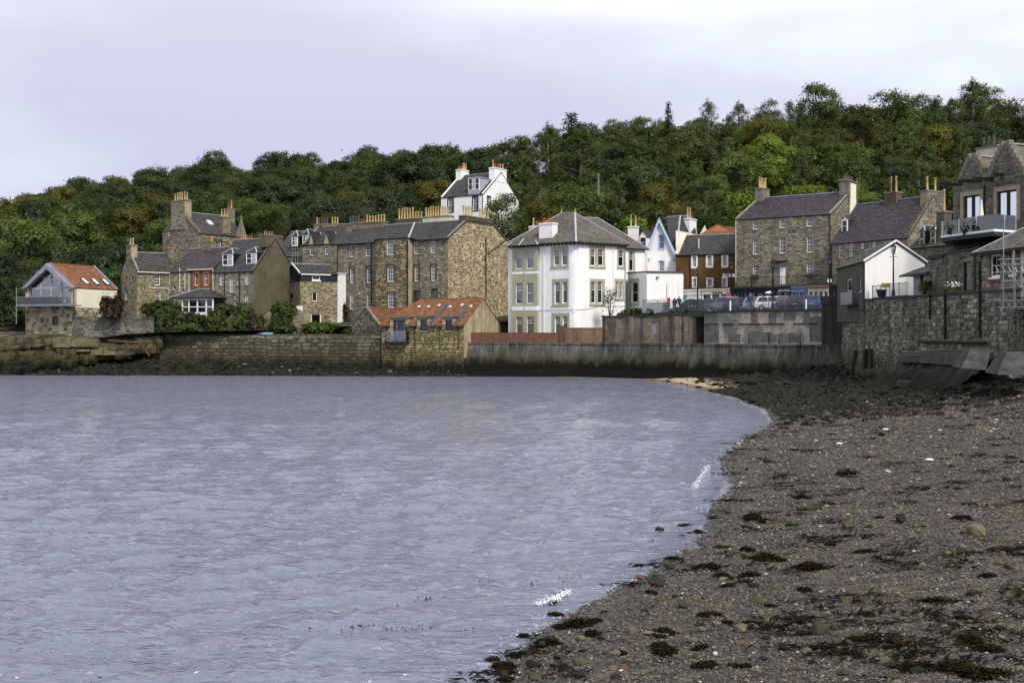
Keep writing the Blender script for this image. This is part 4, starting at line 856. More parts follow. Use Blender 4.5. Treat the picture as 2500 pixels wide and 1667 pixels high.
# porch with slated hip roof
w = Wall(W2(424, 143.8), W2(519, 142.2)); rt = thing('glazed_porch', 'white framed porch with hipped slate roof below the orange windows', 'porch', (w.A.x, w.A.y, 5))
ze = w.uv(*z2(740, 1125))[1]; zr = w.uv(*z2(800, 1040), 1.3)[1]; L = w.len
e = [w.p(-.5, ze, -.4), w.p(L+.3, ze, -.4), w.p(L+.3, ze, 3.2), w.p(-.5, ze, 3.2)]; t0, t1 = w.p(w.uv(*z2(742, 1040))[0], zr, 1.4), w.p(w.uv(*z2(850, 1040))[0], zr, 1.4)
roof(rt, [[e[0], e[1], t1, t0], [e[1], e[2], t1], [e[3], e[0], t0], [e[2], e[3], t0, t1]], seed=17, edges=[(e[0], t0), (t0, t1)], ew=.16)
mb = MB(); mb.box(w.M, -.1, L+.1, -.1, .1, ze-.25, ze-.02); mb.build('fascia', 'white_paint', rt)
mb = MB(); mb.box(w.M, 0, L, 3., 3.1, 5, ze-.1); mb.box(w.M, 0, L, .05, .15, 5., 6.6); mb.build('wall', 'brown_render', rt)
for k, x in enumerate((578, 650, 712, 793, 878, 940)):
    u = w.uv(*z2(x, 1200))[0]; mb = MB(); mb.box(w.M, u-.08, u+.08, -.06, .08, 5.5, ze-.25); mb.build('post', 'white_paint', rt)
for k, (x0, x1) in enumerate(((655, 708), (716, 790), (800, 874), (884, 936))):
    a, b = w.uv(*z2(x0, 1200))[0], w.uv(*z2(x1, 1200))[0]; mb = MB(); mb.box(w.M, a, b, .0, .02, 6.6, ze-.26); mb.build('pane', 'glass', rt)
mb = MB(); zz = w.uv(*z2(800, 1212))[1]; mb.box(w.M, 1.2, L, -.09, -.03, zz-.05, zz+.05); mb.build('rail', 'white_paint', rt)
zz = w.uv(*z2(800, 1270))[1]; mb = MB(); mb.box(w.M, 1.3, L-1, -.09, -.05, zz-.3, zz+.1); mb.build('dwarf_panel', 'white_paint', rt)

# ---- tower house behind
h = House('tall_tower_house', 'tall old stone house with massive chimney gable rising behind the terrace', 'house', (485, 166), (598, 172.5), px=397, side='L', z0=9., ze=ZZ(569, 166), zr=ZZ(520, 170))
h.walls('mortar_grey', front=[wn(z2, 955, 583, 1017, 652, 't', sur=('stone_dark_trim', .25), frame='white_paint')], left=[wn(z2, 507, 470, 535, 537, '8', sur=('stone_sill', .12)), wn(z2, 498, 595, 520, 615, '1', frame='red_paint')], st=dict(mat='rubble_gold', seed=21), st_l=dict(mat='rubble_tan', ind=60, seed=22))
h.roof(seed=21); L = h.L
g = h.gab(L); crowsteps(h.root, L, g[0], (g[1][0]-1.3, g[1][1]-.9), 9, 'stone_plain'); crowsteps(h.root, L, g[2], (g[1][0]+1.3, g[1][1]-.9), 9, 'stone_plain')
a = L.uv(*z2(545, 200)); b = L.uv(*z2(680, 200)); chimney(h.root, L, a[0], b[0], -.12, 1.0, h.zr-2.6, a[1], 'mortar_tan', pots(('can', 6, 1.15)), st=dict(mat='rubble_tan', seed=23))
for (x0, x1, y, pk) in ((1030, 1108, 345, pots(('can', 3, 1.1))), (1092, 1150, 265, pots(('red', 1, 1.3), ('can', 1, 1.2)))):
    dd = .3 if y > 300 else h.depth/2; a = h.F.uv(*z2(x0, y), dd); b = h.F.uv(*z2(x1, y), dd); chimney(h.root, h.F, a[0], b[0], dd, dd+.9, h.ze-.2, a[1], 'stone_plain', pk)
w = h.F; a = w.uv(*z2(912, 405), 1.4); mb = MB(); p0, ex, ey, nn = plane_axes(h.pl[0]); c = hit(*z2(912, 405), p0+nn*.12, nn); B = Matrix(((ex.x, ey.x, nn.x, c.x), (ex.y, ey.y, nn.y, c.y), (ex.z, ey.z, nn.z, c.z), (0, 0, 0, 1))); mb.box(B, -.35, .35, -.55, .55, -.1, .06); s = mb.build('skylight', 'white_paint', h.root); mb = MB(); mb.box(B, -.25, .25, -.45, .45, .061, .07); mb.build('pane', 'glass_sky', s)
a = w.uv(*z2(1190, 500), -.1); b = w.uv(*z2(1225, 500), -.1); mb = MB(); um = (a[0]+b[0])/2+.2; zb_, zt_ = h.ze-.3, w.uv(*z2(1205, 365))[1]
mb.prism([w.p(um-1., zb_, -.1), w.p(um+1., zb_, -.1), w.p(um, zt_, -.1)], w.ey*.35); mb.lathe(w.p(um, zt_, .07), [(.1, -.1), (.16, .1), (.05, .3), (.02, .55)], 8); mb.build('wall_gablet', 'stone_plain', h.root)

# ---- house with white dormers and scaffolding, half hidden
h = House('white_dormer_house', 'slate roofed house with two white canted dormers behind scaffold poles', 'house', (668, 165), (775, 162.5), depth=10, z0=8., ze=ZZ(625, 164), zr=ZZ(566, 169))
h.walls('mortar_grey', front=[wn(z8, 735, 945, 800, 1050, 'b')], st=dict(mat='rubble_tan', seed=24)); h.roof(seed=24)
dormer(h.root, h.F, R(z8, 635, 505, 760, 692), .5, 3., rise=.9); dormer(h.root, h.F, R(z8, 865, 470, 990, 632), 1.2, 3., rise=.9)
rt = thing('scaffold', 'pale scaffold poles in front of the white dormers', 'scaffold', (h.F.A.x, h.F.A.y-1, 9)); sw = h.F.off(-1.0)
for x, y0, y1 in ((640, 640, 1060), (708, 690, 1070), (760, 650, 1060), (822, 690, 1060)):
    a, b = sw.uv(*z8(x, y0)), sw.uv(*z8(x, y1)); mb = MB(); mb.tube(sw.p(a[0], a[1]), sw.p(a[0], b[1]-1.5), .035, n=6); mb.build('pole', 'galvanised', rt)
for y in (768, 850, 918):
    a, b = sw.uv(*z8(636, y)), sw.uv(*z8(830, y)); mb = MB(); mb.tube(sw.p(a[0], a[1], -.05), sw.p(b[0], b[1], -.05), .03, n=6); mb.build('ledger', 'galvanised', rt)
a, b = sw.uv(*z8(640, 905)), sw.uv(*z8(825, 905)); mb = MB(); mb.box(sw.M, a[0], b[0], .05, .7, a[1]-.03, a[1]+.2); mb.build('deck', 'driftwood', rt)
# ---- house with stone wall-head dormers
h = House('gablet_window_house', 'stone house with two pointed stone window gablets left of the tenement', 'house', (738, 160), (832, 157.5), depth=9, z0=7., ze=ZZ(596, 158.5), zr=ZZ(549, 163))
h.walls('mortar_grey', front=[wn(z8, 1018, 655, 1095, 905, '4', curtain=BW), wn(z8, 1330, 632, 1410, 890, '4', curtain=('full', 1, 'curtain_white'))], st=dict(mat='rubble_tan', seed=25)); h.roof(seed=25); skews(h.root, h.L, h.gab(h.L))
for x0, x1, yt in ((985, 1105, 400), (1300, 1435, 385)):
    w = h.F; a, b = w.uv(*z8(x0, 620)), w.uv(*z8(x1, 620)); zt = w.uv(*z8((x0+x1)/2, yt))[1]; um = (a[0]+b[0])/2; mb = MB()
    mb.prism([w.p(a[0], h.ze-.35, -.05), w.p(b[0], h.ze-.35, -.05), w.p(b[0]-.2, h.ze+.6, -.05), w.p(um, zt, -.05), w.p(a[0]+.2, h.ze+.6, -.05)], w.ey*.35); gb = mb.build('gablet', 'stone_lintel', h.root)
    roof(gb, [[w.p(a[0]-.1, h.ze+.25, -.1), w.p(a[0]-.1, h.ze+.25, 2.2), w.p(um, zt+.06, 2.2), w.p(um, zt+.06, -.1)], [w.p(b[0]+.1, h.ze+.25, -.1), w.p(um, zt+.06, -.1), w.p(um, zt+.06, 2.2), w.p(b[0]+.1, h.ze+.25, 2.2)]], 'none', edges=[(w.p(b[0]+.1, h.ze+.2, 1.6), w.p(um, zt, 2.3))], ew=.2)
pchim(h.root, h.F, (z8(1100, 225)[0], z8(0, 225)[1], z8(1400, 0)[0]+22), h.depth/2-.5, h.depth/2+.5, h.zr-2.4, mat='mortar_tan', pots=pots(('buff', 1, 1.2), ('grey', 4, 1.2), (None, 1, 1), ('buff', 3, 1.1)), st=dict(mat='rubble_gold', seed=26))
# ---- extension with dark slate-hung upper storey
h = House('slate_hung_house', 'small house with dark slate-hung top storey and white stair tower', 'house', (733.6, 146), (824, 148.6), px=694, side='L', z0=4.3, ze=ZZ(668.5, 146.5), zr=ZZ(644, 148))
zc = h.F.uv(*z3(300, 812))[1]
low = [wn(z3, 325, 912, 370, 1003, '1'), wn(z3, 312, 1120, 408, 1225, '1', fw=.12)]
side(h.root, h.F, h.z0, zc, 'mortar_tan', low, st=dict(mat='rubble_gold', ind=40, hh=(.14, .28), seed=27)); side(h.root, h.L, h.z0, zc, 'mortar_tan', [wn(z3, 105, 925, 137, 985, '1', frame='lead')], st=dict(mat='rubble_tan', seed=28)); side(h.root, h.R, h.z0, h.gab(h.R), 'mortar_tan'); side(h.root, h.K, h.z0, h.ze, 'mortar_tan')
cm = MB()
for w, tp, ws in ((h.F, h.ze, [wn(z3, 322, 742, 400, 803, '1', sill='white_paint', fw=.11)]), (h.L, h.gab(h.L), [wn(z3, 112, 745, 160, 808, '1', frame='galvanised', sill=None)])):
    top = [(0, tp), (w.len, tp)] if isinstance(tp, float) else tp; side(h.root, w, zc, top, 'slate_dark', ws, d=-.05, name='slate_hanging')
    hs = [w.rect(q[0], -.05) for q in ws]; zz = zc; k = 0; out = [(0, zc), (w.len, zc)]+top[::-1]
    while zz < h.zr:
        u = -(.12 if k % 2 else 0)
        while u < w.len:
            q = clip([(u+.005, zz), (u+.235, zz), (u+.235, zz+.16), (u+.005, zz+.16)], out)
            if q and not any(g[0]-.05 < u+.12 < g[1]+.05 and g[2] < zz+.08 < g[3]+.05 for g in hs): cm.poly([w.p(p[0], p[1], -.055-.02*(1-(p[1]-zz)/.16)) for p in q], 0, random.random()*.99+.005)
            u += .24
        zz += .16; k += 1
cm.build('hung_slates', 'slate_cladding', h.root, kind='stuff')
h.roof(seed=27); g = h.gab(h.L)
for a, b in zip(g[:-1], g[1:]): mb = MB(); strip(mb, h.L.p(a[0], a[1]+.05, -.1), h.L.p(b[0], b[1]+.05, -.1), .12, .16); mb.build('bargeboard', 'white_paint', h.root)
mb = MB(); mb.box(h.F.M, 0, h.F.len-1, -.24, -.12, h.ze-.14, h.ze-.01); mb.build('gutter', 'white_paint', h.root)
w = Wall(W2(805.5, 149.6), W2(824, 149.1)); zt = w.uv(*z3(525, 737))[1]; n_, L = w.ey, w.len
side(h.root, w, 4.6, zt, 'white_harl', [wn(z3, 502, 762, 537, 838, '1', sill=None), wn(z3, 541, 1100, 556, 1250, '1', sill=None, frame='black_paint')], name='stair_tower')
mb = MB(); mb.box(w.M, 0, .02, 0, 2, 4.6, zt); mb.box(w.M, L-.02, L, 0, 2, 4.6, zt); mb.box(w.M, -.1, L+.1, -.1, 2, zt, zt+.1); mb.build('tower_sides', 'white_harl', h.root)
rt = thing('white_post_fragment', 'torn white rendered wall stub beside the slate-hung house', 'wall stub', (-1, 140, 5)); w = Wall(W2(724, 144.5), W2(738.5, 144.3)); a = w.uv(*z3(200, 1045)); b = w.uv(*z3(200, 1140)); c = w.uv(*z3(205, 1230)); mb = MB(); mb.prism([w.p(0, b[1]), w.p(.25, b[1]-.25), w.p(.72, b[1]-.1), w.p(.72, a[1]), w.p(.03, a[1])], w.ey*.3); mb.build('wall', 'white_harl', rt)
mb = MB(); mb.box(w.M, .12, .6, .05, .25, c[1]-.8, b[1]-.15); mb.build('door', 'black_paint', rt); mb = MB(); mb.box(w.M, .0, .1, .0, .25, c[1]-.8, b[1]-.05); mb.build('jamb', 'white_paint', rt)

# ---- tenement with rubble gable
h = House('stone_tenement', 'long three-storey rubble tenement with sash windows, bay and honey-coloured gable', 'tenement', (824.1, 152), (1094.5, 142.5), px=1241, side='R', z0=4., ze=0, zr=0)
r = h.root; h.ze = h.F.uv(1094.5, 581)[1]; ze = h.ze; Rw = h.R; s1 = Rw.uv(*z3(1800, 247)); s2 = Rw.uv(*z3(2045, 247)); zr = (s1[1]+s2[1])/2; gt = [(0, ze), (s1[0], zr), (s2[0], zr), (Rw.len, ze+.3)]
S12 = dict(sur=('stone_dark_trim', .16, .012))
tw = [wn(z3, 675, 470, 722, 578), wn(z3, 832, 455, 882, 570), wn(z3, 1295, 437, 1342, 550), wn(z3, 1455, 430, 1503, 540), wn(z3, 682, 680, 720, 828, **S12), wn(z3, 842, 678, 885, 823, **S12), wn(z3, 1300, 660, 1342, 813, **S12), wn(z3, 1460, 655, 1503, 808, **S12),
      wn(z3, 683, 935, 720, 1078, curtain=('blind', .4, 'curtain_red')), wn(z3, 842, 930, 885, 1060, curtain=('blind', .4, 'curtain_red')), wn(z3, 1292, 905, 1350, 1020, '1', frame='stone_dark_trim', **S12), wn(z3, 1470, 890, 1515, 1000, '1', frame='stone_dark_trim', **S12), wn(z3, 678, 1188, 712, 1300, '1')]
side(r, h.F, h.z0, ze, 'mortar_grey', tw, st=dict(mat='rubble_tan', hh=(.15, .30), ww=(.22, .55), ind=120, seed=31, grow=.12))
side(r, Rw, h.z0, gt, 'mortar_gold', [wn(z3, 1927, 447, 1950, 500, '2', sill=None), wn(z3, 1925, 704, 1948, 755, '2', sill=None)], st=dict(mat='rubble_patch', hh=(.16, .36), ww=(.2, .62), ind=230, seed=32, skip=.30, gap=.09, dep=.04))
side(r, h.L, h.z0, gt[::-1] and [(Rw.len-u, z) for u, z in gt[::-1]], 'mortar_grey'); side(r, h.K, h.z0, ze+.3, 'mortar_grey')
bd = -.9; b0, b1 = h.F.uv(*z3(932, 600), bd)[0], h.F.uv(*z3(1243, 600), bd)[0]; zbay = h.F.uv(*z3(1085, 405), bd)[1]; wb = h.F.off(bd); wbay = Wall(wb.p(b0, 0)[:2], wb.p(b1, 0)[:2])
side(r, wbay, h.z0, zbay, 'mortar_tan', [wn(z3, 1035, 425, 1105, 557), wn(z3, 1040, 662, 1108, 815, **S12), wn(z3, 1045, 920, 1110, 1063, curtain=('blind', .33, 'curtain_red'), **S12)], st=dict(mat='rubble_patch', hh=(.16, .32), ww=(.25, .65), ind=110, seed=33, skip=.1), name='bay_wall')
ck = Wall(h.F.p(b0-.7, 0)[:2], wbay.A); side(r, ck, h.z0, zbay, 'mortar_tan', name='bay_cheek', st=dict(mat='rubble_tan', seed=34))
ck = Wall(wbay.B, h.F.p(b1+.02, 0)[:2]); side(r, ck, h.z0, zbay, 'mortar_tan', name='bay_cheek')
Ff = h.F; sl = (zr-ze)/s1[0]; o = .22; e0, e1 = Ff.p(-.1, ze-o*sl+.06, -o), Ff.p(Ff.len+.1, ze-o*sl+.06, -o); r0, r1 = Ff.p(-.1, zr+.06, s1[0]), Ff.p(Ff.len+.1, zr+.06, s1[0]); q0, q1 = Ff.p(-.1, zr+.06, s2[0]), Ff.p(Ff.len+.1, zr+.06, s2[0]); k0, k1 = Ff.p(-.1, ze+.36, h.depth), Ff.p(Ff.len+.1, ze+.36, h.depth)
by0, by1 = Ff.p(b0-.15, zbay+.04, bd-.15), Ff.p(b1+.15, zbay+.04, bd-.15); bp = Ff.p((b0+b1)/2, zr+.14, s1[0]-.1)
roof(r, [[e0, e1, r1, r0], [r0, r1, q1, q0], [k1, k0, q0, q1], [by0, by1, bp], [by1, Ff.p(b1+.7, ze+.05, -.1), bp], [Ff.p(b0-.9, ze+.05, -.1), by0, bp]], seed=31, edges=[(r0, r1), (by1+Vector((0, 0, .02)), bp)], ew=.2)
skews(r, Rw, gt[:3], 'stone_cap', .3); skews(r, Rw, gt[2:], 'stone_cap', .3)
for x in (888, 1278): pipe(r, h.F, z3(x, 0)[0], z3(0, 440)[1], z3(0, 1040)[1], r=.07)
pipe(r, wbay, z3(1233, 0)[0], z3(0, 420)[1], z3(0, 1050)[1], r=.07); pipe(r, Rw, z3(1985, 0)[0], z3(0, 390)[1], z3(0, 990)[1], r=.08); pipe(r, h.F, z3(563, 0)[0], z3(0, 460)[1], z3(0, 1200)[1], r=.06)
mb = MB(); mb.box(h.F.M, 0, h.F.len, -.32, -.2, ze-.2, ze-.06); mb.build('gutter', 'black_paint', r)
ca, cb_ = Rw.uv(*z3(1787, 168)), Rw.uv(*z3(2043, 180)); chimney(r, Rw, ca[0], cb_[0], -.06, 1.0, zr-.25, ca[1]-.1, 'brown_render', pots(('can', 4, 1.25), (None, 2, 1), ('can', 4, 1.2)))
pchim(r, h.F, (*z3(650, 243), z3(1000, 0)[0]), s1[0]-.6, s1[0]+.5, zr-1., mat='stone_plain', pots=pots(('grey', 4, 1.3), ('red', 2, .9), ('buff', 1, 1.3), ('buff', 6, 1.1)))
pchim(r, h.F, (*z3(1122, 207), z3(1358, 0)[0]), s1[0]+.8, s1[0]+1.8, zr-.3, mat='brown_render', pots=pots(('can', 6, 1.4), ('buff', 3, 1.)))
pchim(r, h.F, (*z3(1380, 185), z3(1635, 0)[0]), s1[0]+.4, s1[0]+1.4, zr-.3, mat='cream_stack', pots=pots(('can', 10, 1.25), (None, 1, 1)))
mb = MB(); a = Rw.uv(*z3(2000, 552)); b = Rw.uv(*z3(2195, 402)); mb.prism([Rw.p(a[0], a[1], -.04), Rw.p(b[0], a[1]-.2, -.04), Rw.p(b[0], b[1], -.04)], Rw.ey*.03); mb.build('old_roof_scar', 'mortar_tan', r)
mb = MB(); strip(mb, Rw.p(a[0], a[1], -.06), Rw.p(b[0], b[1], -.06), .1, .12); mb.build('scar_flashing', 'rust', r)
for x, y in ((773, 935), (1240, 695)): p = h.F.uv(*z3(x, y), -.2); mb = MB(); mb.lathe(h.F.p(p[0], p[1], -.2), [(.03, 0), (.14, .05), (.14, .12), (.02, .16)], 8); mb.build('wall_lamp', 'white_paint', r)

# ---- low annex with old brown tiles, gable to the sea
h = House('old_tiled_annex', 'low stone shed with brown pantiles and a mossy gable on the sea wall', 'outbuilding', (858, 137.4), (930, 134.6), depth=8.5, z0=1., ze=ZZ(799, 136), zr=ZZ(752, 136), axis='side')
h.walls('mortar_grey', st=dict(mat='sea_stone', hh=(.18, .34), ww=(.25, .6), ind=70, seed=36, dep=.05)); h.roof('pantile', 'pantile_brown', oe=.1, og=-.25, ridge='terracotta_ridge', seed=36, base='terracotta_ridge'); skews(h.root, h.F, h.gab(h.F), 'stone_plain', .5)
# ---- boathouse
h = House('orange_tiled_boathouse', 'squared sandstone house on the sea wall with orange pantiles and half dormers', 'house', (931, 133.5), (1133, 129.4), px=1222, side='R', z0=.2, ze=ZZ(792.5, 131.5), zr=ZZ(729.5, 134))
r = h.root; Ff = h.F; ze, zr = h.ze, h.zr
bw = [wn(z10, 398, 533, 590, 852, '1', frame='charcoal_metal', sill=None, fw=.14, glass='glass', curtain=('side', .18, 'curtain_white')), wn(z10, 828, 528, 935, 706, '2', frame='charcoal_metal', sill='stone_lintel', glass='glass'), wn(z10, 1228, 528, 1335, 706, '2', frame='charcoal_metal', sill='stone_lintel', glass='glass')]
side(r, Ff, h.z0, ze, 'mortar_pale', [], name='wall_core') if False else None
holes = [Ff.rect(q[0]) for q in bw]; outline = [(0, h.z0), (Ff.len, h.z0), (Ff.len, ze), (0, ze)]
mb = MB(); panel(mb, Ff, outline, holes); wl = mb.build('wall', 'sea_mortar', r); stones(wl, Ff, outline, [(a-.02, b+.02, c-.1, d) for a, b, c, d in holes], 'boat_stone', (.20, .36), (.35, .95), ind=240, dep=.04, gap=.022, seed=37)
for (q, hh_, (x0, x1, yt)) in zip(bw, holes, ((340, 625, 505), (775, 945, 500), (1175, 1350, 500))):
    window(r, Ff, hh_, q[1], 0, .2, **q[2]); a, b = Ff.uv(*z10(x0, 580))[0], Ff.uv(*z10(x1, 580))[0]; zt = Ff.uv(*z10(500, yt))[1]; pm = MB()
    panel(pm, Ff, [(a, ze-.02), (b, ze-.02), (b, zt), (a, zt)], [hh_], -.03, .2); pm.box(Ff.M, a, hh_[0]-.05, .02, 2.2, ze, zt); pm.box(Ff.M, hh_[1]+.05, b, .02, 2.2, ze, zt); dm = pm.build('half_dormer', 'stone_lintel', r)
    dr = MB(); dr.hexa([Ff.p(a-.1, zt, -.2), Ff.p(b+.1, zt, -.2), Ff.p(b+.25, zt+.25, 3.), Ff.p(a-.25, zt+.25, 3.), Ff.p(a-.1, zt+.1, -.2), Ff.p(b+.1, zt+.1, -.2), Ff.p(b+.25, zt+.45, 3.), Ff.p(a-.25, zt+.45, 3.)]); dr.build('dormer_roof', 'lead_dark', dm)
side(r, h.R, 2., h.gab(h.R), 'buff_render'); side(r, h.K, 2., ze, 'buff_render'); side(r, h.L, .2, ze, 'sea_mortar')
sl = (zr-ze)/(h.depth/2); o = .25; e0, e1 = Ff.p(-.15, ze-o*sl+.05, -o), Ff.p(Ff.len+.05, ze-o*sl+.05, -o); t1 = Ff.p(Ff.len+.05, zr+.05, h.depth/2); tl = Ff.p(0, zr+.05, h.depth/2); tl = Ff.p(Ff.uv(*z10(850, 215), h.depth/2)[0], zr+.05, h.depth/2); k1, k0 = Ff.p(Ff.len+.05, ze, h.depth+.1), Ff.p(-.15, ze, h.depth+.1)
p0, ex, ey, nn = plane_axes([e0, e1, t1, tl]); q2 = [((p-p0).dot(ex), (p-p0).dot(ey)) for p in (e0, e1, t1, tl)]; q2 = q2 if area2(q2) > 0 else q2[::-1]; vm = q2[2][1]+9; cuts = []; fp = []
for (x0, x1, yt) in ((340, 625, 500), (775, 945, 495), (1175, 1350, 495)): cuts.append((Ff.uv(*z10(x0, 580))[0]+.15, Ff.uv(*z10(x1, 580))[0]+.15, (Ff.uv(*z10(500, yt))[1]+.12-e0.z)/ey.z))
us_ = [0]+[c for k in cuts for c in k[:2]]+[Ff.len+.3]
for i in range(len(us_)-1):
    v0 = 0 if i % 2 == 0 else cuts[i//2][2]; pp = clip([(us_[i], v0), (us_[i+1], v0), (us_[i+1], vm), (us_[i], vm)], q2)
    if pp: k = min(range(len(pp)), key=lambda j: (round(pp[j][1], 3), pp[j][0])); pp = pp[k:]+pp[:k]; fp.append([p0+ex*u+ey*v for u, v in pp])
roof(r, fp+[[k1, k0, tl, t1], [k0, e0, tl]], 'pantile', 'pantile', 'terracotta_ridge', edges=[(tl, t1), (e0+Vector((0, 0, .05)), tl)], emat='terracotta_ridge', seed=37, ew=.3)
pl = [e0, e1, t1, tl]; p0, ex, ey, nn = plane_axes(pl)
for (xa, ya, xb, yb) in ((985, 590, 1250, 268), (1388, 585, 1565, 312)): m = MB(); strip(m, hit(*z10(xa, ya), p0+nn*.07, nn), hit(*z10(xb, yb), p0+nn*.07, nn), .5, .03, nn); m.build('lead_valley', 'lead_dark', r)
for x, y in ((805, 318), (955, 318), (1122, 296), (1298, 316), (1488, 292), (1632, 312)):
    c = hit(*z10(x, y), p0+nn*.1, nn); m = MB(); B = Matrix(((ex.x, ey.x, nn.x, c.x), (ex.y, ey.y, nn.y, c.y), (ex.z, ey.z, nn.z, c.z), (0, 0, 0, 1))); m.hexa([B @ Vector(p) for p in ((-.14, -.2, -.02), (.14, -.2, -.02), (.14, .25, -.02), (-.14, .25, -.02), (-.14, -.18, .13), (.14, -.18, .13), (.14, .25, .02), (-.14, .25, .02))]); m.build('roof_vent', 'white_paint', r)
for x in (282, 735, 1135, 1430): pipe(r, Ff, z10(x, 0)[0], z10(0, 610)[1], z10(0, 985)[1], 'wood_brown', .05)
for xa, xb in ((205, 345), (595, 780), (945, 1190), (1370, 1520)): m = MB(); a, b = Ff.uv(*z10(xa, 590))[0], Ff.uv(*z10(xb, 590))[0]; m.box(Ff.M, a, b, -.36, -.02, ze-.2, ze-.03); m.build('gutter', 'lead_dark', r)
m = MB(); a, b = Ff.uv(*z10(280, 870), -.9)[0], Ff.uv(*z10(590, 870), -.9)[0]; zb_ = Ff.uv(*z10(430, 875), -.9)[1]; m.box(Ff.M, a, b, -.9, .02, zb_-.16, zb_); bal = m.build('balcony', 'charcoal_metal', r); ztp = Ff.uv(*z10(400, 710), -.9)[1]
for (ua, ub, da, db) in ((a, (a+b)/2-.02, -.9, -.88), ((a+b)/2+.02, b, -.9, -.88), (a, a+.02, -.86, 0), (b-.02, b, -.86, 0)): m = MB(); m.box(Ff.M, ua, ub, da, db, zb_+.03, ztp); m.build('balustrade_pane', 'glass_rail', bal)
m = MB(); m.box(Ff.M, a, b, -.92, -.87, ztp, ztp+.04); m.build('handrail', 'steel', bal)
# ---------------------------------------------------------------- big white villa
rt = thing('white_villa', 'large white harled villa with sage green window surrounds and pale slate hip roof', 'house', (4, 138, 3)); r = rt
Wl = Wall(W2(1241, 136.5), W2(1406, 130.5)); Wr = Wall(W2(1406, 130.5), W2(1526, 135)); ze = ZZ(590.7, 130.5); z0 = 2.6; cu = .95
SG = lambda w_=.13, s=.13: dict(frame='white_paint', sill=None, sur=('sage_paint', w_, .03, s))
def pairs(w, ws, d=0.):                                   # windows that share one sage surround: ws = (surround rect, [(window rect, style, options)])
    out = []
    for s_, l in ws:
        for q, stl, o in l: out.append((q, stl, dict(frame='white_paint', sill=None, **o)))
    return out
VL = [(R(z4, 583, 448, 757, 662), [(R(z4, 610, 478, 663, 637), 'w', dict(curtain=('full', 1, 'curtain_sage'))), (R(z4, 687, 473, 742, 635), 'w', dict(curtain=('full', 1, 'curtain_sage')))]), (R(z4, 595, 767, 757, 1033), [(R(z4, 618, 795, 670, 1012), 'w', {}), (R(z4, 695, 795, 743, 1007), 'w', {})]), (R(z4, 590, 1100, 765, 1310), [(R(z4, 622, 1132, 672, 1305), 'w', {}), (R(z4, 697, 1130, 745, 1305), 'w', {})])]
VR = [(R(z4, 960, 448, 1115, 662), [(R(z4, 972, 475, 1020, 640), 'w', dict(curtain=('full', 1, 'curtain_sage'))), (R(z4, 1045, 475, 1100, 640), 'w', dict(curtain=('full', 1, 'curtain_sage')))]), (R(z4, 963, 767, 1112, 1030), [(R(z4, 977, 793, 1022, 1007), 'w', dict(curtain=('full', 1, 'curtain_white'))), (R(z4, 1043, 793, 1090, 1007), 'w', dict(curtain=('full', 1, 'curtain_white')))]), (R(z4, 1233, 455, 1305, 667), [(R(z4, 1247, 487, 1297, 645), 'w', {})]), (R(z4, 1208, 767, 1300, 978), [(R(z4, 1222, 797, 1247, 958), '4', {}), (R(z4, 1262, 797, 1288, 955), '4', {})]), (R(z4, 1235, 1098, 1310, 1125), [])]
def surrounds(w, ws, d=0.):
    for s_, l in ws:
        a, b, c, e = w.rect(s_, d); holes = [w.rect(q[0], d) for q in l]; mb = MB(); panel(mb, w, [(a, c), (b, c), (b, e), (a, e)], holes, d-.03, .06)
        for uu in (a, b): mb.poly([w.p(uu, c, d-.03), w.p(uu, c, d), w.p(uu, e, d), w.p(uu, e, d-.03)])
        mb.box(w.M, a-.06, b+.06, d-.09, d-.03, c-.02, c+.14); mb.build('surround', 'sage_paint', rt)
side(r, Wl, z0, ze, 'white_harl', pairs(Wl, VL), u1=Wl.len-cu); side(r, Wr, z0, ze, 'white_harl', pairs(Wr, VR), u0=cu); surrounds(Wl, VL); surrounds(Wr, VR)
mb = MB(); pa, pb, pc = Wl.p(Wl.len-cu, 0), Wl.p(Wl.len, 0), Wr.p(cu, 0); pr = None
for k in range(9):
    t = k/8; p = pa*(1-t)**2+pb*2*t*(1-t)+pc*t*t
    if pr is not None: mb.poly([(pr.x, pr.y, z0), (p.x, p.y, z0), (p.x, p.y, ze), (pr.x, pr.y, ze)])
    pr = p
mb.build('rounded_corner', 'white_harl', r, smooth=True)
bR = Wr.p(Wr.len, 0)+Wr.ey*7; bL = Wl.p(0, 0)+Wl.ey*9
side(r, Wall(Wr.B, bR[:2]), z0, ze, 'white_harl'); side(r, Wall(bR[:2], bL[:2]), z0, ze, 'white_harl'); side(r, Wall(bL[:2], Wl.A), z0, ze, 'white_harl')
Ww = Wall(W2(1527, 137.2), W2(1574, 139)); zw = Ww.uv(*z4(1430, 474))[1]
VW = [(R(z4, 1345, 490, 1408, 700), [(R(z4, 1352, 497, 1395, 690), 'w', {})])]
side(r, Ww, z0, zw, 'white_harl', pairs(Ww, VW)); surrounds(Ww, VW); side(r, Wall(Ww.B, (Ww.B.x+1.5, Ww.B.y+7)), z0, zw, 'white_harl')
o = .5; eL = Wl.p(-o, ze, -o); eR = Wr.p(Wr.len+o, ze, -o)
n1, n2 = Wl.ey, Wr.ey; c0 = Wl.p(Wl.len, ze); k = (n1+n2).normalized(); eC = c0-k*(o/k.dot(n1)); ap2 = P3(1404, 520, 137.5)
n = (eC-eL).cross(ap2-eL); ap1 = hit(1371, 520, eL, n); Q = eL+(eR-eC)*1.1+Wl.ey*2; lip = Vector((0, 0, .0))
wa, wb_ = Ww.p(.0, zw, -.4), Ww.p(Ww.len+.45, zw, -.4); wt = P3(1459, 532, 143.5); n = (wb_-wa).cross(wt-wa); wt1 = hit(1400, 531, wa, n)
wa2 = Ww.p(-2.2, zw, -.4)
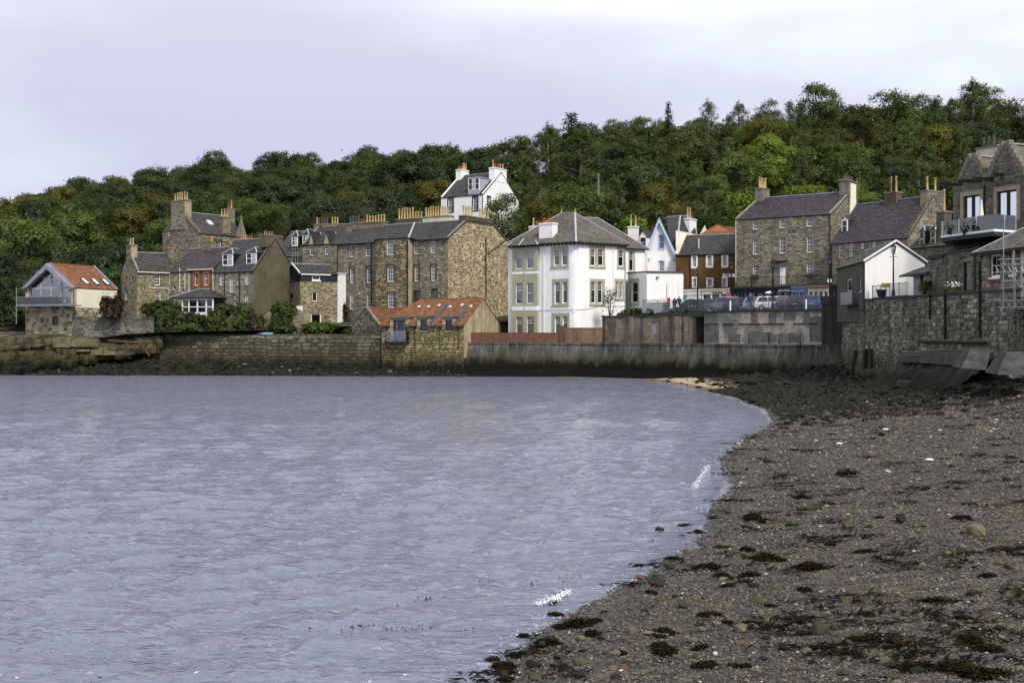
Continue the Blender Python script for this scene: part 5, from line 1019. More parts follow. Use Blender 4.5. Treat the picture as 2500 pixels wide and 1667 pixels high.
roof(r, [[eL, eC, ap2, ap1], [eC, eR, ap2], [Q, eL, ap1], [eR, Q, ap1, ap2], [wa2, wb_, wt, wt1], [wb_, wb_+Ww.ey*9, wt]], mat='slate_pale', seed=51, edges=[(eC, ap2), (eR, ap2), (ap1, ap2), (eL, ap1), (wb_, wt), (wt, wt1)], ew=.22)
mb = MB()
for w, u in ((Wl, Wl.len), (Wr, Wr.len)):
    mb.box(w.M, 0, u, -o+.05, .0, ze-.14, ze-.03); q = .3
    while q < u: mb.box(w.M, q, q+.09, -o+.08, 0, ze-.3, ze-.14); q += .55
mb.build('eaves', 'stone_dark_trim', r)
bd = -.35; b0, b1 = Wl.uv(*z4(205, 800), bd)[0], Wl.uv(*z4(447, 800), bd)[0]; wb2 = Wl.off(bd); wbay = Wall(wb2.p(b0, 0)[:2], wb2.p(b1, 0)[:2])
bw = [(R(z4, 235, 490, 300, 670), 'w', dict(curtain=('blind', .35, 'curtain_white'))), (R(z4, 342, 487, 412, 668), 'w', dict(curtain=('blind', .35, 'curtain_white'))), (R(z4, 237, 803, 305, 1015), 'w', dict(curtain=('side', .3, 'curtain_white'))), (R(z4, 345, 803, 413, 1010), '2', {}), (R(z4, 240, 1137, 305, 1310), 'w', {}), (R(z4, 345, 1135, 415, 1310), 'w', {})]
side(r, wbay, z0, ze-.3, 'sage_paint', [(a, b, dict(frame='white_paint', sill=None, **c)) for a, b, c in bw], name='bay_wall')
side(r, Wall(Wl.p(b0, 0)[:2], wbay.A), z0, ze-.3, 'sage_paint', name='bay_cheek'); side(r, Wall(wbay.B, Wl.p(b1, 0)[:2]), z0, ze-.3, 'sage_paint', name='bay_cheek')
for ya, yb in ((697, 720), (1037, 1078)): a, b = wbay.uv(*z4(320, yb))[1], wbay.uv(*z4(320, ya))[1]; mb = MB(); mb.box(wbay.M, -.02, wbay.len+.02, -.025, .3, a, b); mb.build('bay_band', 'white_harl', r)
u = (wbay.uv(*z4(322, 600)))[0]; mb = MB(); mb.box(wbay.M, u-.06, u+.06, -.04, 0, z0, ze-.3); mb.build('bay_mullion', 'sage_paint', r)
bp = P3(*z4(378, 297), 138.5); q0, q1 = wbay.p(-.6, ze-.12, -.45), wbay.p(wbay.len+.4, ze-.12, -.45); q2, q3 = q1+Wl.ey*3.2+Wl.ex*.4, q0+Wl.ey*4.5; qm = wbay.p(wbay.len*.42, ze-.12, -.75)
roof(r, [[q0, qm, bp], [qm, q1, bp], [q1, q2, bp], [q3, q0, bp]], mat='slate_pale', seed=52, edges=[(q0, bp), (qm, bp), (q1, bp)], ew=.16)
for (x0, x1, yt, d, pk) in ((467, 595, 222, .5, pots(('red', 1, 1.2), ('red', 2, 1.))), (368, 462, 250, 4.5, pots(('buff', 1, 1.3), ('red', 2, 1.1)))):
    a, b = Wl.uv(*z4(x0, yt), d), Wl.uv(*z4(x1, yt), d); chimney(r, Wl, a[0], b[0], d, d+1.1, ze-.1, a[1], 'white_render', pk, cap='white_render')
for w, x, y0, y1, mt in ((Wl, 513, 445, 1290, 'white_paint'), (Wr, 1196, 435, 840, 'white_paint'), (Wr, 1312, 440, 1120, 'stone_lintel')): pipe(r, w, z4(x, 0)[0], z4(0, y0)[1], z4(0, y1)[1], mt, .05)
pts = [Wl.p(*Wl.uv(*z4(x, y), -.04), -.04) for x, y in ((170, 1075), (450, 1078), (700, 1072), (820, 1070))]+[Wr.p(*Wr.uv(*z4(x, y), -.04), -.04) for x, y in ((905, 1070), (960, 1060), (1040, 1036), (1310, 1036))]; mb = MB(); mb.path(pts, .018, 5); mb.build('cable', 'stone_dark_trim', r)
mb = MB(); mb.lathe(ap1, [(.08, 0), (.12, .1), (.05, .3), (.02, .6)], 8); mb.lathe(ap2, [(.08, 0), (.12, .1), (.05, .3), (.02, .6)], 8); mb.build('finial', 'pot_buff', r)
# flat-roofed white extension
rt = thing('white_flat_roofed_extension', 'white flat-roofed annex with one tall sage-framed window beside the car park', 'annex', (14, 134, 6)); 
E1 = Wall(W2(1533, 136.2), W2(1579, 132.6)); E2 = Wall(W2(1579, 132.6), W2(1667.5, 134.2)); zt = ZZ(664.5, 132.6)
EX = [(R(z4, 1350, 765, 1450, 1030), [(R(z4, 1375, 800, 1437, 1000), '2', {})])]
side(rt, E1, 5.5, zt, 'white_harl', pairs(E1, EX)); surrounds(E1, EX); side(rt, E2, 5.5, zt, 'white_harl'); e3 = Wall(E2.B, (E2.B.x+1, E2.B.y+6)); side(rt, e3, 5.5, zt, 'white_harl')
mb = MB(); c = [E1.p(-.2, zt, -.1), E2.p(0, zt, -.16), E2.p(E2.len+.12, zt, -.12), e3.p(6, zt), E1.p(-.2, zt, 6)]; mb.prism(c, Vector((0, 0, .14))); mb.build('roof', 'lead_dark', rt)
a = E2.uv(*z4(1632, 752), -.15); mb = MB(); mb.box(E2.M, a[0]-.15, a[0]+.1, -.3, 0, a[1]-.05, a[1]+.06); mb.build('floodlight', 'black_paint', rt)
# ---- blue-trimmed gabled house
rt = thing('blue_trimmed_house', 'white house with steep pointed gable, pale blue bargeboards and slate mansard', 'house', (18, 145, 6)); w = Wall(W2(1576, 143.4), W2(1650, 142.6)); r = rt
ze = w.uv(1612, 626)[1]; za = w.uv(*z5(287, 228))[1]; ua = w.uv(*z5(287, 300))[0]; L = w.len
side(r, w, 6., [(0, ze), (ua, za), (L, ze)], 'white_harl', [(R(z5, 282, 388, 335, 530), '6', dict(frame='blue_paint', sill='blue_paint', sur=('blue_paint', .14))), (R(z5, 286, 648, 335, 755), '12', dict(frame='white_paint', sill='blue_paint', sur=('blue_paint', .1)))])
mr = Wall(w.B, W2(1694, 147.5)); zm = mr.uv(*z5(560, 360))[1]; side(r, mr, 6., zm, 'white_render'); side(r, Wall((w.A.x+1.6, w.A.y+8), w.A), 6., ze, 'white_harl')
zt_ = ZZ(530, 147); A_, B_, C_ = w.p(-.1, ze, .4), w.p(L+.1, ze, .4), mr.p(mr.len+.3, zm, -.1); zc = ZZ(565, 143.5); t0, t1 = P3(*z5(362, 205), 147.), P3(*z5(500, 193), 146.6); t2 = P3(*z5(600, 210), 149); m1 = P3(*z5(480, 356), 143.6)
gt_ = w.p(ua, za+.1, -.3); gb = w.p(ua, za+.1, 4.2); roof(r, [[w.p(-.35, ze-.25, -.3), gt_, gb, w.p(-.35, ze-.25, 4.2)], [gt_, w.p(L+.35, ze-.25, -.3), w.p(L+.35, ze-.25, 4.2), gb]], 'none', base='slate_dark', thick=.12, edges=[(gt_, gb)], ew=.12)
pa_, pc_, pd_ = P3(*z5(385, 580), 143.1), P3(*z5(500, 195), 146.6), P3(*z5(362, 207), 146.9); np_ = (pc_-pa_).cross(pd_-pa_); m1 = hit(*z5(480, 356), pa_, np_); roof(r, [[pa_, hit(*z5(456, 574), pa_, np_), m1, pc_, pd_], [m1, mr.p(mr.len+.4, zm+.05, -.2), t2, t1]], seed=54, edges=[(m1, pc_), (pd_, pc_), (t1, t2), (mr.p(mr.len+.4, zm+.05, -.2), t2)], ew=.2)
for a, b in (((-.35, ze-.2), (ua, za+.15)), ((L+.3, ze-.2), (ua, za+.15))):
    d_ = Vector((b[0]-a[0], 0, b[1]-a[1])).normalized(); pn = (-d_.z*.16, d_.x*.16) if a[0] < 0 else (d_.z*.16, -d_.x*.16); mb = MB(); s_ = 1 if a[0] < 0 else -1
    mb.prism([w.p(a[0], a[1], -.42), w.p(b[0], b[1], -.42), w.p(b[0], b[1]-.55, -.42), w.p(a[0]+.3*s_, a[1]-.12, -.42)], w.ey*.08); mb.build('bargeboard', 'blue_paint', r)
for u in (-.35, L-.5): mb = MB(); mb.box(w.M, u, u+.85, -.45, .1, ze-.4, ze-.18); mb.box(w.M, u+.2, u+.65, -.3, .05, ze-.62, ze-.4); mb.build('bracket', 'blue_paint', r)
pchim(r, mr, (*z5(592, 222), z5(662, 0)[0]), .1, .9, zm-1.2, mat='white_render', pots=pots(('can', 2, 1.4), ('grey', 1, 1.)), cap='white_render')
c = hit(*z5(568, 236), t1, (t2-t1).cross(m1-t1).normalized()); mb = MB(); nn_ = (t2-t1).cross(m1-t1).normalized(); nn_ = nn_ if nn_.z > 0 else -nn_; strip(mb, c-Vector((0, 0, .0))-(t1-m1).normalized()*.5, c+(t1-m1).normalized()*.5, .8, .08, nn_); mb.build('skylight', 'lead', r)
# white cottage and tall white stack behind the villa
h = House('white_stack_cottage', 'small white cottage with tall chimney between the villa and the blue-trimmed house', 'house', (1535, 152), (1592, 150.5), depth=6, z0=6, ze=ZZ(604, 151), zr=ZZ(585, 153)); h.walls('white_harl'); h.roof('pantile', 'pantile_brown', ridge='terracotta_ridge', base='terracotta_ridge')
dormer(h.root, h.F, R(z5, 90, 405, 160, 520), -.1, 3, kind='gable', rise=1.0, wins=1, cheek='white_harl', face='white_harl'); pchim(h.root, h.F, (*z4(1337, 250), z4(1425, 0)[0]), .2, 1., 6, mat='white_render', pots=pots(('can', 2, 1.5)), cap='white_render')
h = House('red_roofed_cottage', 'low cottage showing only its orange pantile roof behind the brown house', 'house', (1704, 154), (1797, 152), depth=8, z0=6, ze=ZZ(579, 153), zr=ZZ(547, 156)); h.walls('white_render'); 
F_ = h.F; hp = F_.p(1.8, h.zr, 4.); roof(h.root, [[F_.p(-.2, h.ze, -.2), F_.p(F_.len+.2, h.ze, -.2), F_.p(F_.len-1., h.zr-.7, 4.), hp], [F_.p(-.2, h.ze, 8), F_.p(-.2, h.ze, -.2), hp]], 'pantile', 'pantile', 'terracotta_ridge', seed=58, edges=[(F_.p(-.2, h.ze, -.2), hp), (hp, F_.p(F_.len-1., h.zr-.7, 4.))], emat='terracotta_ridge')
# ---- brown rendered house above the shops
h = House('brown_rendered_house', 'brown painted house with white window margins above the pale shopfront', 'house', (1650, 141), (1797, 138.2), depth=8.5, z0=7., ze=ZZ(620.5, 139.5), zr=ZZ(574.5, 143.7))
SW = lambda: dict(frame='white_paint', sill='white_paint', sur=('white_paint', .18, .025, .16))
h.walls('brown_paint', front=[(R(z5, *q), '12' if q[1] < 700 else 'q', SW()) for q in ((622, 605, 660, 713), (772, 599, 816, 705), (927, 591, 968, 703), (630, 824, 658, 912), (775, 834, 818, 908), (931, 824, 962, 905))]); h.roof(seed=55); skews(h.root, h.L, h.gab(h.L), 'cream_stack', .5)
a = h.F.uv(*z5(598, 600)); pipe(h.root, h.F, z5(598, 0)[0], z5(0, 590)[1], z5(0, 920)[1]); mb = MB(); p = h.F.uv(*z5(685, 520), 1.5); p0, ex, ey, nn = plane_axes(h.pl[0]); c = hit(*z5(685, 522), p0, nn); mb.tube(c, c+Vector((0, 0, 1.2)), .06, n=8); mb.build('vent_pipe', 'white_paint', h.root)
# ---- big stone house with white door
h = House('three_storey_stone_house', 'square grey stone house with nine sashes, white door and two chimneys', 'house', (1795, 134.6), (2028, 128), depth=14, z0=7., ze=ZZ(537.5, 134.6), zr=ZZ(470, 134))
DT = dict(sur=('stone_sill', .14, .012)); wd_ = [wn(z5, *q, 't' if q[1] < 320 else '12', **DT) for q in ((1230, 250, 1290, 332), (1500, 232, 1560, 317), (1770, 215, 1835, 302), (1232, 425, 1290, 583), (1498, 405, 1560, 573), (1772, 398, 1835, 562), (1232, 688, 1290, 810), (1772, 663, 1835, 795))]
dr = R(z5, 1497, 673, 1563, 880)
side(h.root, h.F, h.z0, h.ze, 'mortar_grey', wd_+[(dr, 'q', dict(frame='white_paint', sill=None, **DT))], st=dict(mat='rubble_grey2' if 'rubble_grey2' in MAT else 'rubble_tan', hh=(.16, .28), ww=(.28, .6), ind=120, seed=61, grow=.05))
side(h.root, h.R, h.z0, h.gab(h.R), 'mortar_grey', (), st=dict(mat='rubble_tan', ind=20, seed=62)); side(h.root, h.L, h.z0, h.gab(h.L), 'mortar_grey'); side(h.root, h.K, h.z0, h.ze, 'mortar_grey')
a, b, c, e = h.F.rect(dr); mb = MB(); mb.box(h.F.M, a+.06, b-.06, .02, .08, c, c+(e-c)*.80); d_ = mb.build('door', 'white_paint', h.root)
for i in range(2):
    for (y0, y1) in ((.08, .34), (.42, .72)): mb = MB(); uu = a+.16+(b-a-.32)*i*.52; mb.box(h.F.M, uu, uu+(b-a-.32)*.44, .005, .02, c+(e-c)*y0, c+(e-c)*y1); mb.build('door_panel', 'white_paint', d_)
mb = MB(); mb.lathe(h.F.p((a+b)/2, c+(e-c)*.62, -.01), [(.03, -.04), (.05, 0), (.03, .04)], 6); mb.build('knocker', 'black_paint', d_)
a, b = h.F.uv(*z5(1450, 640))[0], h.F.uv(*z5(1592, 640))[0]; z_ = h.F.uv(*z5(1520, 648))[1]; mb = MB(); mb.box(h.F.M, a, b, -.55, 0, z_, z_+.18); mb.box(h.F.M, a+.15, b-.15, -.4, 0, z_+.18, z_+.5); mb.box(h.F.M, a+.1, a+.35, -.35, 0, z_-.3, z_); mb.box(h.F.M, b-.35, b-.1, -.35, 0, z_-.3, z_); mb.build('door_hood', 'stone_plain', h.root)
h.roof(mat='slate_purple', seed=61, oe=.1); skews(h.root, h.R, h.gab(h.R)); skews(h.root, h.L, h.gab(h.L))
chimney(h.root, h.L, h.depth/2-1.1, h.depth/2+1.1, .0, 1., h.zr-1.2, ZZ(463, 141), 'mortar_grey', pots(('can', 5, 1.3)), st=dict(mat='rubble_tan', seed=63))
a, b = h.R.uv(*z6(237, 385)), h.R.uv(*z6(393, 385)); zc_ = h.R.uv(*z6(300, 378))[1]
chimney(h.root, h.R, h.depth/2-1.3, h.depth/2+1.9, -.1, 1.0, h.zr-3.2, zc_, 'mortar_grey', pots(('grey', 6, .9)), st=dict(mat='rubble_grey', seed=64))
mb = MB(); u_ = h.depth/2; mb.prism([h.R.p(u_-1., h.zr-3.6, -.2), h.R.p(u_+1.9, h.zr-3.9, -.2), h.R.p(u_+1.2, h.zr-.8, -.2), h.R.p(u_+1.2, zc_-.4, -.2), h.R.p(u_-.7, zc_-.4, -.2), h.R.p(u_-.7, h.zr-.8, -.2)], h.R.ey*.12); mb.build('chimney_breast', 'cream_render', h.root)
pipe(h.root, h.F, z5(1058, 0)[0], z5(0, 240)[1], z5(0, 870)[1], 'cream_stack'); pipe(h.root, h.F, 2026, 524, 690, 'charcoal_metal')
for x0, x1 in ((1228, 1292), (1768, 1838)):
    y = 815 if x0 < 1500 else 800; w = h.F; a, b = w.uv(*z5(x0, y))[0], w.uv(*z5(x1, y))[0]; z_ = w.uv(*z5(x0, y))[1]; mb = MB(); mb.box(w.M, a, b, -.3, -.08, z_-.1, z_+.1); fb = mb.build('window_box', 'wood_brown', h.root); fm = MB()
    for k in range(60): p = w.p(random.uniform(a, b), z_+random.uniform(.05, .35), random.uniform(-.35, -.05)); s_ = .07; d1 = Vector((random.gauss(0, 1), random.gauss(0, 1), random.gauss(0, 1))).normalized()*s_; d2 = Vector((random.gauss(0, 1), random.gauss(0, 1), random.gauss(0, 1))).normalized()*s_; fm.poly([p-d1, p-d2, p+d1, p+d2], 0, random.random()*.99+.005)
    fm.build('foliage', 'leaf_bush', fb)
# ---- crow-stepped house with purple slates
h = House('purple_slated_house', 'long crow-stepped stone house with big purple slate roof and row of small windows', 'house', (2032, 126), (2218, 117.3), depth=7.8, z0=7., ze=ZZ(593, 126), zr=ZZ(501.5, 128))
h.walls('mortar_tan', front=[wn(z6, 175, 950, 212, 1085, '12'), wn(z6, 270, 945, 305, 1070, '12', curtain=BW), wn(z6, 375, 932, 408, 1000, '6'), wn(z6, 478, 922, 512, 980, '6'), wn(z6, 585, 915, 612, 965, '6'), wn(z6, 700, 905, 733, 945, '6')], st=dict(mat='rubble_tan', ind=40, seed=65), st_r=dict(mat='rubble_tan', hh=(.15, .26), seed=66))
h.roof(mat='slate_purple', seed=65, gauge=.22); g = h.gab(h.R); crowsteps(h.root, h.R, g[0], (g[1][0]-.6, g[1][1]-.6), 12, 'stone_plain'); crowsteps(h.root, h.R, g[2], (g[1][0]+.6, g[1][1]-.6), 12, 'stone_plain')
dormer(h.root, h.F, R(z6, 208, 735, 260, 852), 1.1, 2.2, kind='gable', rise=.5, wins=1, cheek='slate_dark', over=.05)
pchim(h.root, h.F, (*z6(598, 480), z6(700, 0)[0]), h.depth/2-.5, h.depth/2+.5, h.zr-1., mat='brown_render', pots=pots(('can', 2, 1.7)))
a, b = h.R.uv(*z6(985, 460)), h.R.uv(*z6(1122, 460)); chimney(h.root, h.R, a[0], b[0], -.05, .9, h.zr-2.2, a[1], 'mortar_tan', pots(('can', 2, 1.4)), st=dict(mat='rubble_grey', seed=67))
mb = MB(); q = h.F.p(h.F.len*.62, h.zr, h.depth/2); mb.tube(P3(*z6(650, 480), 122), P3(*z6(650, 150), 122), .05, .04, 6); mb.build('aerial_mast', 'charcoal_metal', h.root)
# ---- small white-gabled house on the wall
fl, fr_, br_, bl_ = Vector((28.85, 93)), W2(2258, 94.2), W2(2258, 94.2)+Vector((.9, 11)), W2(2044, 104)
rt = thing('white_gabled_house', 'small house with white painted gable and dark side wall on the tall wall', 'house', (31, 97, 6)); r = rt; g = Wall(fl, fr_); ld = Wall(bl_, fl); ze = g.uv(*z6(418, 1108))[1]; um = g.uv(*z6(697, 1000))[0]; za = g.uv(*z6(697, 938))[1]; zer = ze
side(r, g, 6.8, [(0, ze), (um, za), (g.len, zer)], 'white_harl'); side(r, ld, 5.9, ze, 'grey_render', [wn(z6, 248, 1275, 300, 1490, '2', sill=None, fw=.1), wn(z6, 362, 1262, 385, 1390, '1', sill='galvanised')]); side(r, Wall(fr_, br_), 6.8, ze, 'grey_render'); side(r, Wall(br_, bl_), 6.8, ze, 'grey_render')
up = Vector((0, 0, .05)); ea, eb = Vector((fl.x-.15, fl.y-.1, ze-.05)), Vector((bl_.x-.15, bl_.y, ze-.05)); ra = g.p(um, za+.06, -.1); rb_ = ra+Vector((.9, 11, 0)); fa, fb_ = Vector((fr_.x+.15, fr_.y-.1, ze-.05)), Vector((br_.x+.15, br_.y, ze-.05))
roof(r, [[eb, ea, ra, rb_], [fa, fb_, rb_, ra]], mat='slate_pale', seed=71, edges=[(ra, rb_)], ew=.2, gauge=.22)
for a, b in (((-.15, ze-.05), (um, za+.08)), ((um, za+.08), (g.len+.15, zer-.05))): mb = MB(); strip(mb, g.p(a[0], a[1], -.06), g.p(b[0], b[1], -.06), .16, .12); mb.build('verge', 'white_paint', r)
pipe(r, ld, 2109, 645, 760, 'charcoal_metal', .06)
b_ = MB(); a, b = ld.uv(*z6(200, 1390), -.5)[0], ld.uv(*z6(305, 1390), -.5)[0]; z_ = ld.uv(*z6(260, 1505), -.5)[1]; b_.box(ld.M, a, b, -.55, 0, z_-.1, z_); bb = b_.build('balconette', 'charcoal_metal', r); b_ = MB(); b_.box(ld.M, a, b, -.55, -.53, z_, z_+1.05); b_.build('balustrade_pane', 'glass_dull', bb)
# ---- dormered stone house further back
h = House('dormered_stone_house', 'stone house with two tall narrow dormers beside the crow-stepped gable', 'house', (2219, 108.5), (2336, 103), depth=7, z0=7., ze=ZZ(605, 108), zr=ZZ(545, 110))
h.walls('mortar_grey', st=dict(mat='rubble_grey', ind=60, seed=73)); h.roof(seed=73)
for q in ((918, 840, 962, 985), (1018, 828, 1062, 972)): dormer(h.root, h.F, R(z6, *q), .25, 2., rise=.55, wins=1, face='stone_lintel', cheek='slate_dark')
pchim(h.root, h.F, (*z6(1068, 655), z6(1140, 0)[0]), .4, 1.3, 8, mat='brown_render', pots=pots(('can', 1, 1.9)))
# ---- crow-stepped house with glass balcony
rt = thing('balcony_house', 'tall crow-stepped stone house with glass-fronted balcony and big patio doors', 'house', (34, 82, 7)); r = rt; w = Wall(W2(2327, 85.2), W2(2560, 77.6)); L = w.len
z_e = w.uv(*z6(1275, 400))[1]
QD = [(R(z6, 1315, 512, 1465, 740), '1', dict(frame='charcoal_metal', sill=None, sur=('stone_lintel', .3, .02), fw=.12, glass='glass_sky')), (R(z6, 1620, 468, 1800, 748), '1', dict(frame='charcoal_metal', sill=None, sur=('stone_lintel', .3, .02), fw=.12, glass='glass_sky'))]
side(r, w, 7.6, z_e, 'mortar_grey', QD, st=dict(mat='rubble_grey', hh=(.16, .32), ww=(.22, .55), ind=160, seed=75), reveal=.25)
for q, _, _ in QD: a, b, c, e = w.rect(q); mb = MB(); mb.box(w.M, (a+b)/2-.09, (a+b)/2+.09, .1, .2, c, e); mb.build('door_mullion', 'charcoal_metal', r)
side(r, Wall((w.A.x+7, w.A.y+4.4), w.A), 7.6, z_e, 'mortar_grey')
for i, (xa, ya, xt, yt, xb, yb, n) in enumerate(((1272, 395, 1392, 135, 1530, 345, 6), (1535, 330, 1692, 22, 1868, 330, 7))):
    a, t, b = w.uv(*z6(xa, ya)), w.uv(*z6(xt, yt)), w.uv(*z6(xb, yb)); out = [(a[0], z_e-.01), (b[0], z_e-.01), (b[0], max(z_e, b[1])), t, (a[0], max(z_e, a[1]))]
    mb = MB(); panel(mb, w, [(a[0], z_e), (b[0], z_e), t], [], 0, 0); gw_ = mb.build('gable', 'mortar_grey', r); stones(gw_, w, [(a[0], z_e), (b[0], z_e), t], [], 'rubble_grey', (.16, .3), (.22, .5), ind=35, seed=76+i)
    a_, b_2 = (a[0], z_e), (b[0], z_e); crowsteps(r, w, a_, (t[0]-.2, t[1]-.1), n, 'stone_cap', d1=.4); crowsteps(r, w, b_2, (t[0]+.2, t[1]-.1), n, 'stone_cap', d1=.4); bk = w.ey*6
    roof(r, [[w.p(a[0], z_e, .3)+bk, w.p(a[0], z_e, .3), w.p(t[0], t[1]-.15, .3), w.p(t[0], t[1]-.15, .3)+bk], [w.p(b[0], z_e, .3), w.p(b[0], z_e, .3)+bk, w.p(t[0], t[1]-.15, .3)+bk, w.p(t[0], t[1]-.15, .3)]], mat='slate_pale', seed=77+i, edges=[(w.p(t[0], t[1]-.12, .4), w.p(t[0], t[1]-.12, 6.))])
a, b = w.uv(*z6(1432, 80), 4.), w.uv(*z6(1622, 80), 4.); chimney(r, w, a[0], b[0], 4., 5., z_e, a[1], 'cream_stack', pots(('grey', 3, 1.1), (None, 1, 1)))
for x0, x1, y in ((1112, 1295, 425), (1282, 1475, 395), (1412, 1608, 375), (1600, 1798, 338)):
    p0_, p1_ = P3(*z6(x0, y), 80.6), P3(*z6(x1, y), 82.2); mb = MB(); strip(mb, p0_, p1_, .25, .22); mb.build('awning_beam', 'black_paint', r)
bq = [P3(*z6(1113, 893), 81.5), P3(*z6(1592, 842), 76.2), P3(*z6(1800, 836), 77.4)]; zb_ = (bq[0].z+bq[1].z)/2
for p in bq: p.z = zb_
back = [w.p(L*.95, zb_, .02), w.p(0, zb_, .02), w.p(-1.2, zb_, 1.)]; mb = MB(); mb.prism(bq+back, Vector((0, 0, -.3))); bal = mb.build('balcony', 'charcoal_metal', r)
for p, q in zip(bq[:-1], bq[1:]):
    mb = MB(); strip(mb, p, q, .1, .14); mb.build('balcony_edge', 'white_paint', bal); n = 3 if (q-p).length > 4 else 2
    for k in range(n):
        a, b = p.lerp(q, (k+.02)/n), p.lerp(q, (k+.98)/n); mb = MB(); e = (b-a).normalized(); s_ = Vector((-e.y, e.x, 0))*.01; mb.hexa([a-s_+Vector((0, 0, .16)), b-s_+Vector((0, 0, .16)), b+s_+Vector((0, 0, .16)), a+s_+Vector((0, 0, .16)), a-s_+Vector((0, 0, 1.15)), b-s_+Vector((0, 0, 1.15)), b+s_+Vector((0, 0, 1.15)), a+s_+Vector((0, 0, 1.15))]); mb.build('balustrade_pane', 'glass_rail', bal)
QB = (bq, zb_, w)
pipe(r, w, z6(1503, 0)[0], z6(0, 425)[1], z6(0, 720)[1], 'black_paint', .06)
# lower terrace block with the dark doorway, slit tower and lean-to
rt = thing('terrace_block', 'dark rendered block with open black doorway under the glass balcony', 'outbuilding', (32, 80, 7)); w = Wall(W2(2306, 82.4), W2(2396, 76.4)); zt = w.uv(*z6(1300, 1028))[1]
side(rt, w, 7.3, zt, 'mortar_grey', [wn(z6, 1310, 1118, 1388, 1385, '1', frame='black_paint', sill=None, glass='dark_pane')], st=dict(mat='rubble_dark', ind=30, seed=81, skip=.25)); side(rt, Wall((w.A.x+4, w.A.y+2), w.A), 7.3, zt, 'mortar_grey'); mb = MB(); mb.box(w.M, -.15, w.len, -.1, 4, zt, zt+.15); mb.build('roof', 'black_paint', rt)
pipe(rt, w, z6(1415, 0)[0], z6(0, 1030)[1], z6(0, 1390)[1], 'wood_brown', .05)
rt = thing('slit_window_outhouse', 'narrow stone outhouse with slit window and dark flat roof on the wall', 'outbuilding', (31, 84, 7)); w = Wall(W2(2271, 85.2), W2(2306.5, 83)); zt = w.uv(*z6(1080, 1085))[1]
side(rt, w, 7.3, zt, 'mortar_grey', [wn(z6, 1072, 1162, 1088, 1265, '1', frame='black_paint', sill=None)], st=dict(mat='rubble_grey', ind=20, seed=82)); side(rt, Wall((w.A.x+3, w.A.y+2), w.A), 7.3, zt, 'mortar_grey'); mb = MB(); mb.box(w.M, -.15, w.len+.05, -.15, 3, zt, zt+.28); mb.build('roof', 'black_paint', rt)
rt = thing('lilac_lean_to', 'low lean-to with lilac rendered wall and brown slate roof beside the white gable', 'outbuilding', (31, 88, 7)); w = Wall(W2(2230, 89.5), W2(2272, 86.4)); zt = w.uv(*z6(910, 1228))[1]
side(rt, w, 7.3, zt, 'lilac_render', [wn(z6, 918, 1218, 957, 1330, '1', frame='black_paint')]); t0 = w.p(w.len*.35, w.uv(*z6(1010, 1105), 2.)[1], 2.2); t1 = w.p(w.len+.3, t0.z, 2.2); e0 = w.p(-1.7, zt, -.4); e1 = w.p(w.len+.3, zt, -.4)
roof(rt, [[e0, e1, t1, t0], [w.p(-1.7, zt, 2.8), e0, t0]], mat='slate_pale', seed=83, gauge=.22); side(rt, Wall((w.A.x+2.5, w.A.y+1.8), w.A), 7.3, zt, 'lilac_render'); mb = MB(); mb.box(w.M, -1.7, w.len+.3, -.45, -.38, zt-.14, zt+.02); mb.build('gutter', 'black_paint', rt)
# ---- scaffolded house at the right edge
rt = thing('scaffolded_stone_house', 'stone house with white windows behind scaffolding on the tall wall', 'house', (31, 70, 7)); r = rt; w = Wall(W2(2393, 74.2), W2(2640, 64.2)); ze = ZZ(617.5, 74.2)
side(r, w, 7.2, ze, 'mortar_grey', [wn(z13, 240, 398, 400, 765, 'b', fw=.11, sill='white_paint'), wn(z13, 562, 365, 660, 725, 'b', fw=.11, sill='white_paint')], st=dict(mat='rubble_tan', ind=90, seed=85)); side(r, Wall((w.A.x+6, w.A.y+2), w.A), 7.2, ze, 'mortar_grey')
a = w.uv(*z13(745, 500))[0]; mb = MB(); mb.box(w.M, a, a+1.2, -.06, .02, ze-3., ze-.1); mb.build('render_panel', 'cream_stack', r); a, b, c, e = w.rect(R(z13, 235, 780, 395, 868)); mb = MB(); mb.box(w.M, a, b, -.05, .0, c, e); mb.build('brick_patch', 'red_brick', r)
e0 = w.p(-.35, ze, -.35); e1 = w.p(w.len, ze, -.35); n = None; t = P3(2502, 556, 75.); nn_ = (e1-e0).cross(t-e0); t1 = t+(e1-e0).normalized()*6; roof(r, [[e0, e1, t1, t], [w.p(-.35, ze, 7), e0, t]], mat='slate_pale', seed=86, gauge=.24, edges=[(e0, t)], ew=.12, wd=.32)
mb = MB(); mb.box(w.M, -.4, w.len, -.45, -.33, ze-.2, ze-.03); mb.build('gutter', 'black_paint', r)
JW = w
# ---------------------------------------------------------------- ground sheets between the houses
plain('lawn', (.055, .065, .026), .95, var=.35)
def sheet(name, pts, z, mat): q = MB(); q.prism([(p[0], p[1], z) for p in pts], Vector((0, 0, -.6))); return q.build(name, mat, kind='structure')
NL = [W2(*a) for a in LW]
sheet('garden_ground', [(p.x, p.y+.3) for p in NL]+[(-6.5, 134), (-6.5, 152), (-62, 152), (-62, 140)], 4.72, 'lawn')
sheet('quay', [(p.x, p.y+.25) for p in M_LINE]+[(31, 112), (24, 133), (8, 150), (-7, 150)], 3.72, 'asphalt')
K_LINE = [W2(1470, 129.5), W2(1575, 127.0), W2(1720, 121.3), W2(2008, 110.4)]
sheet('car_park', [(p.x, p.y+.2) for p in K_LINE[1:]]+[(34, 104.5), (70, 104.5), (70, 150), (12, 150), (12.5, 131)], 7.2, 'asphalt')
sheet('upper_street', [(O_LINE[0].x+.3, O_LINE[0].y+.3)]+[(p.x+.3, p.y+.2) for p in O_LINE[1:]]+[(75, 62), (75, 108), (31, 108)], 7.55, 'asphalt')
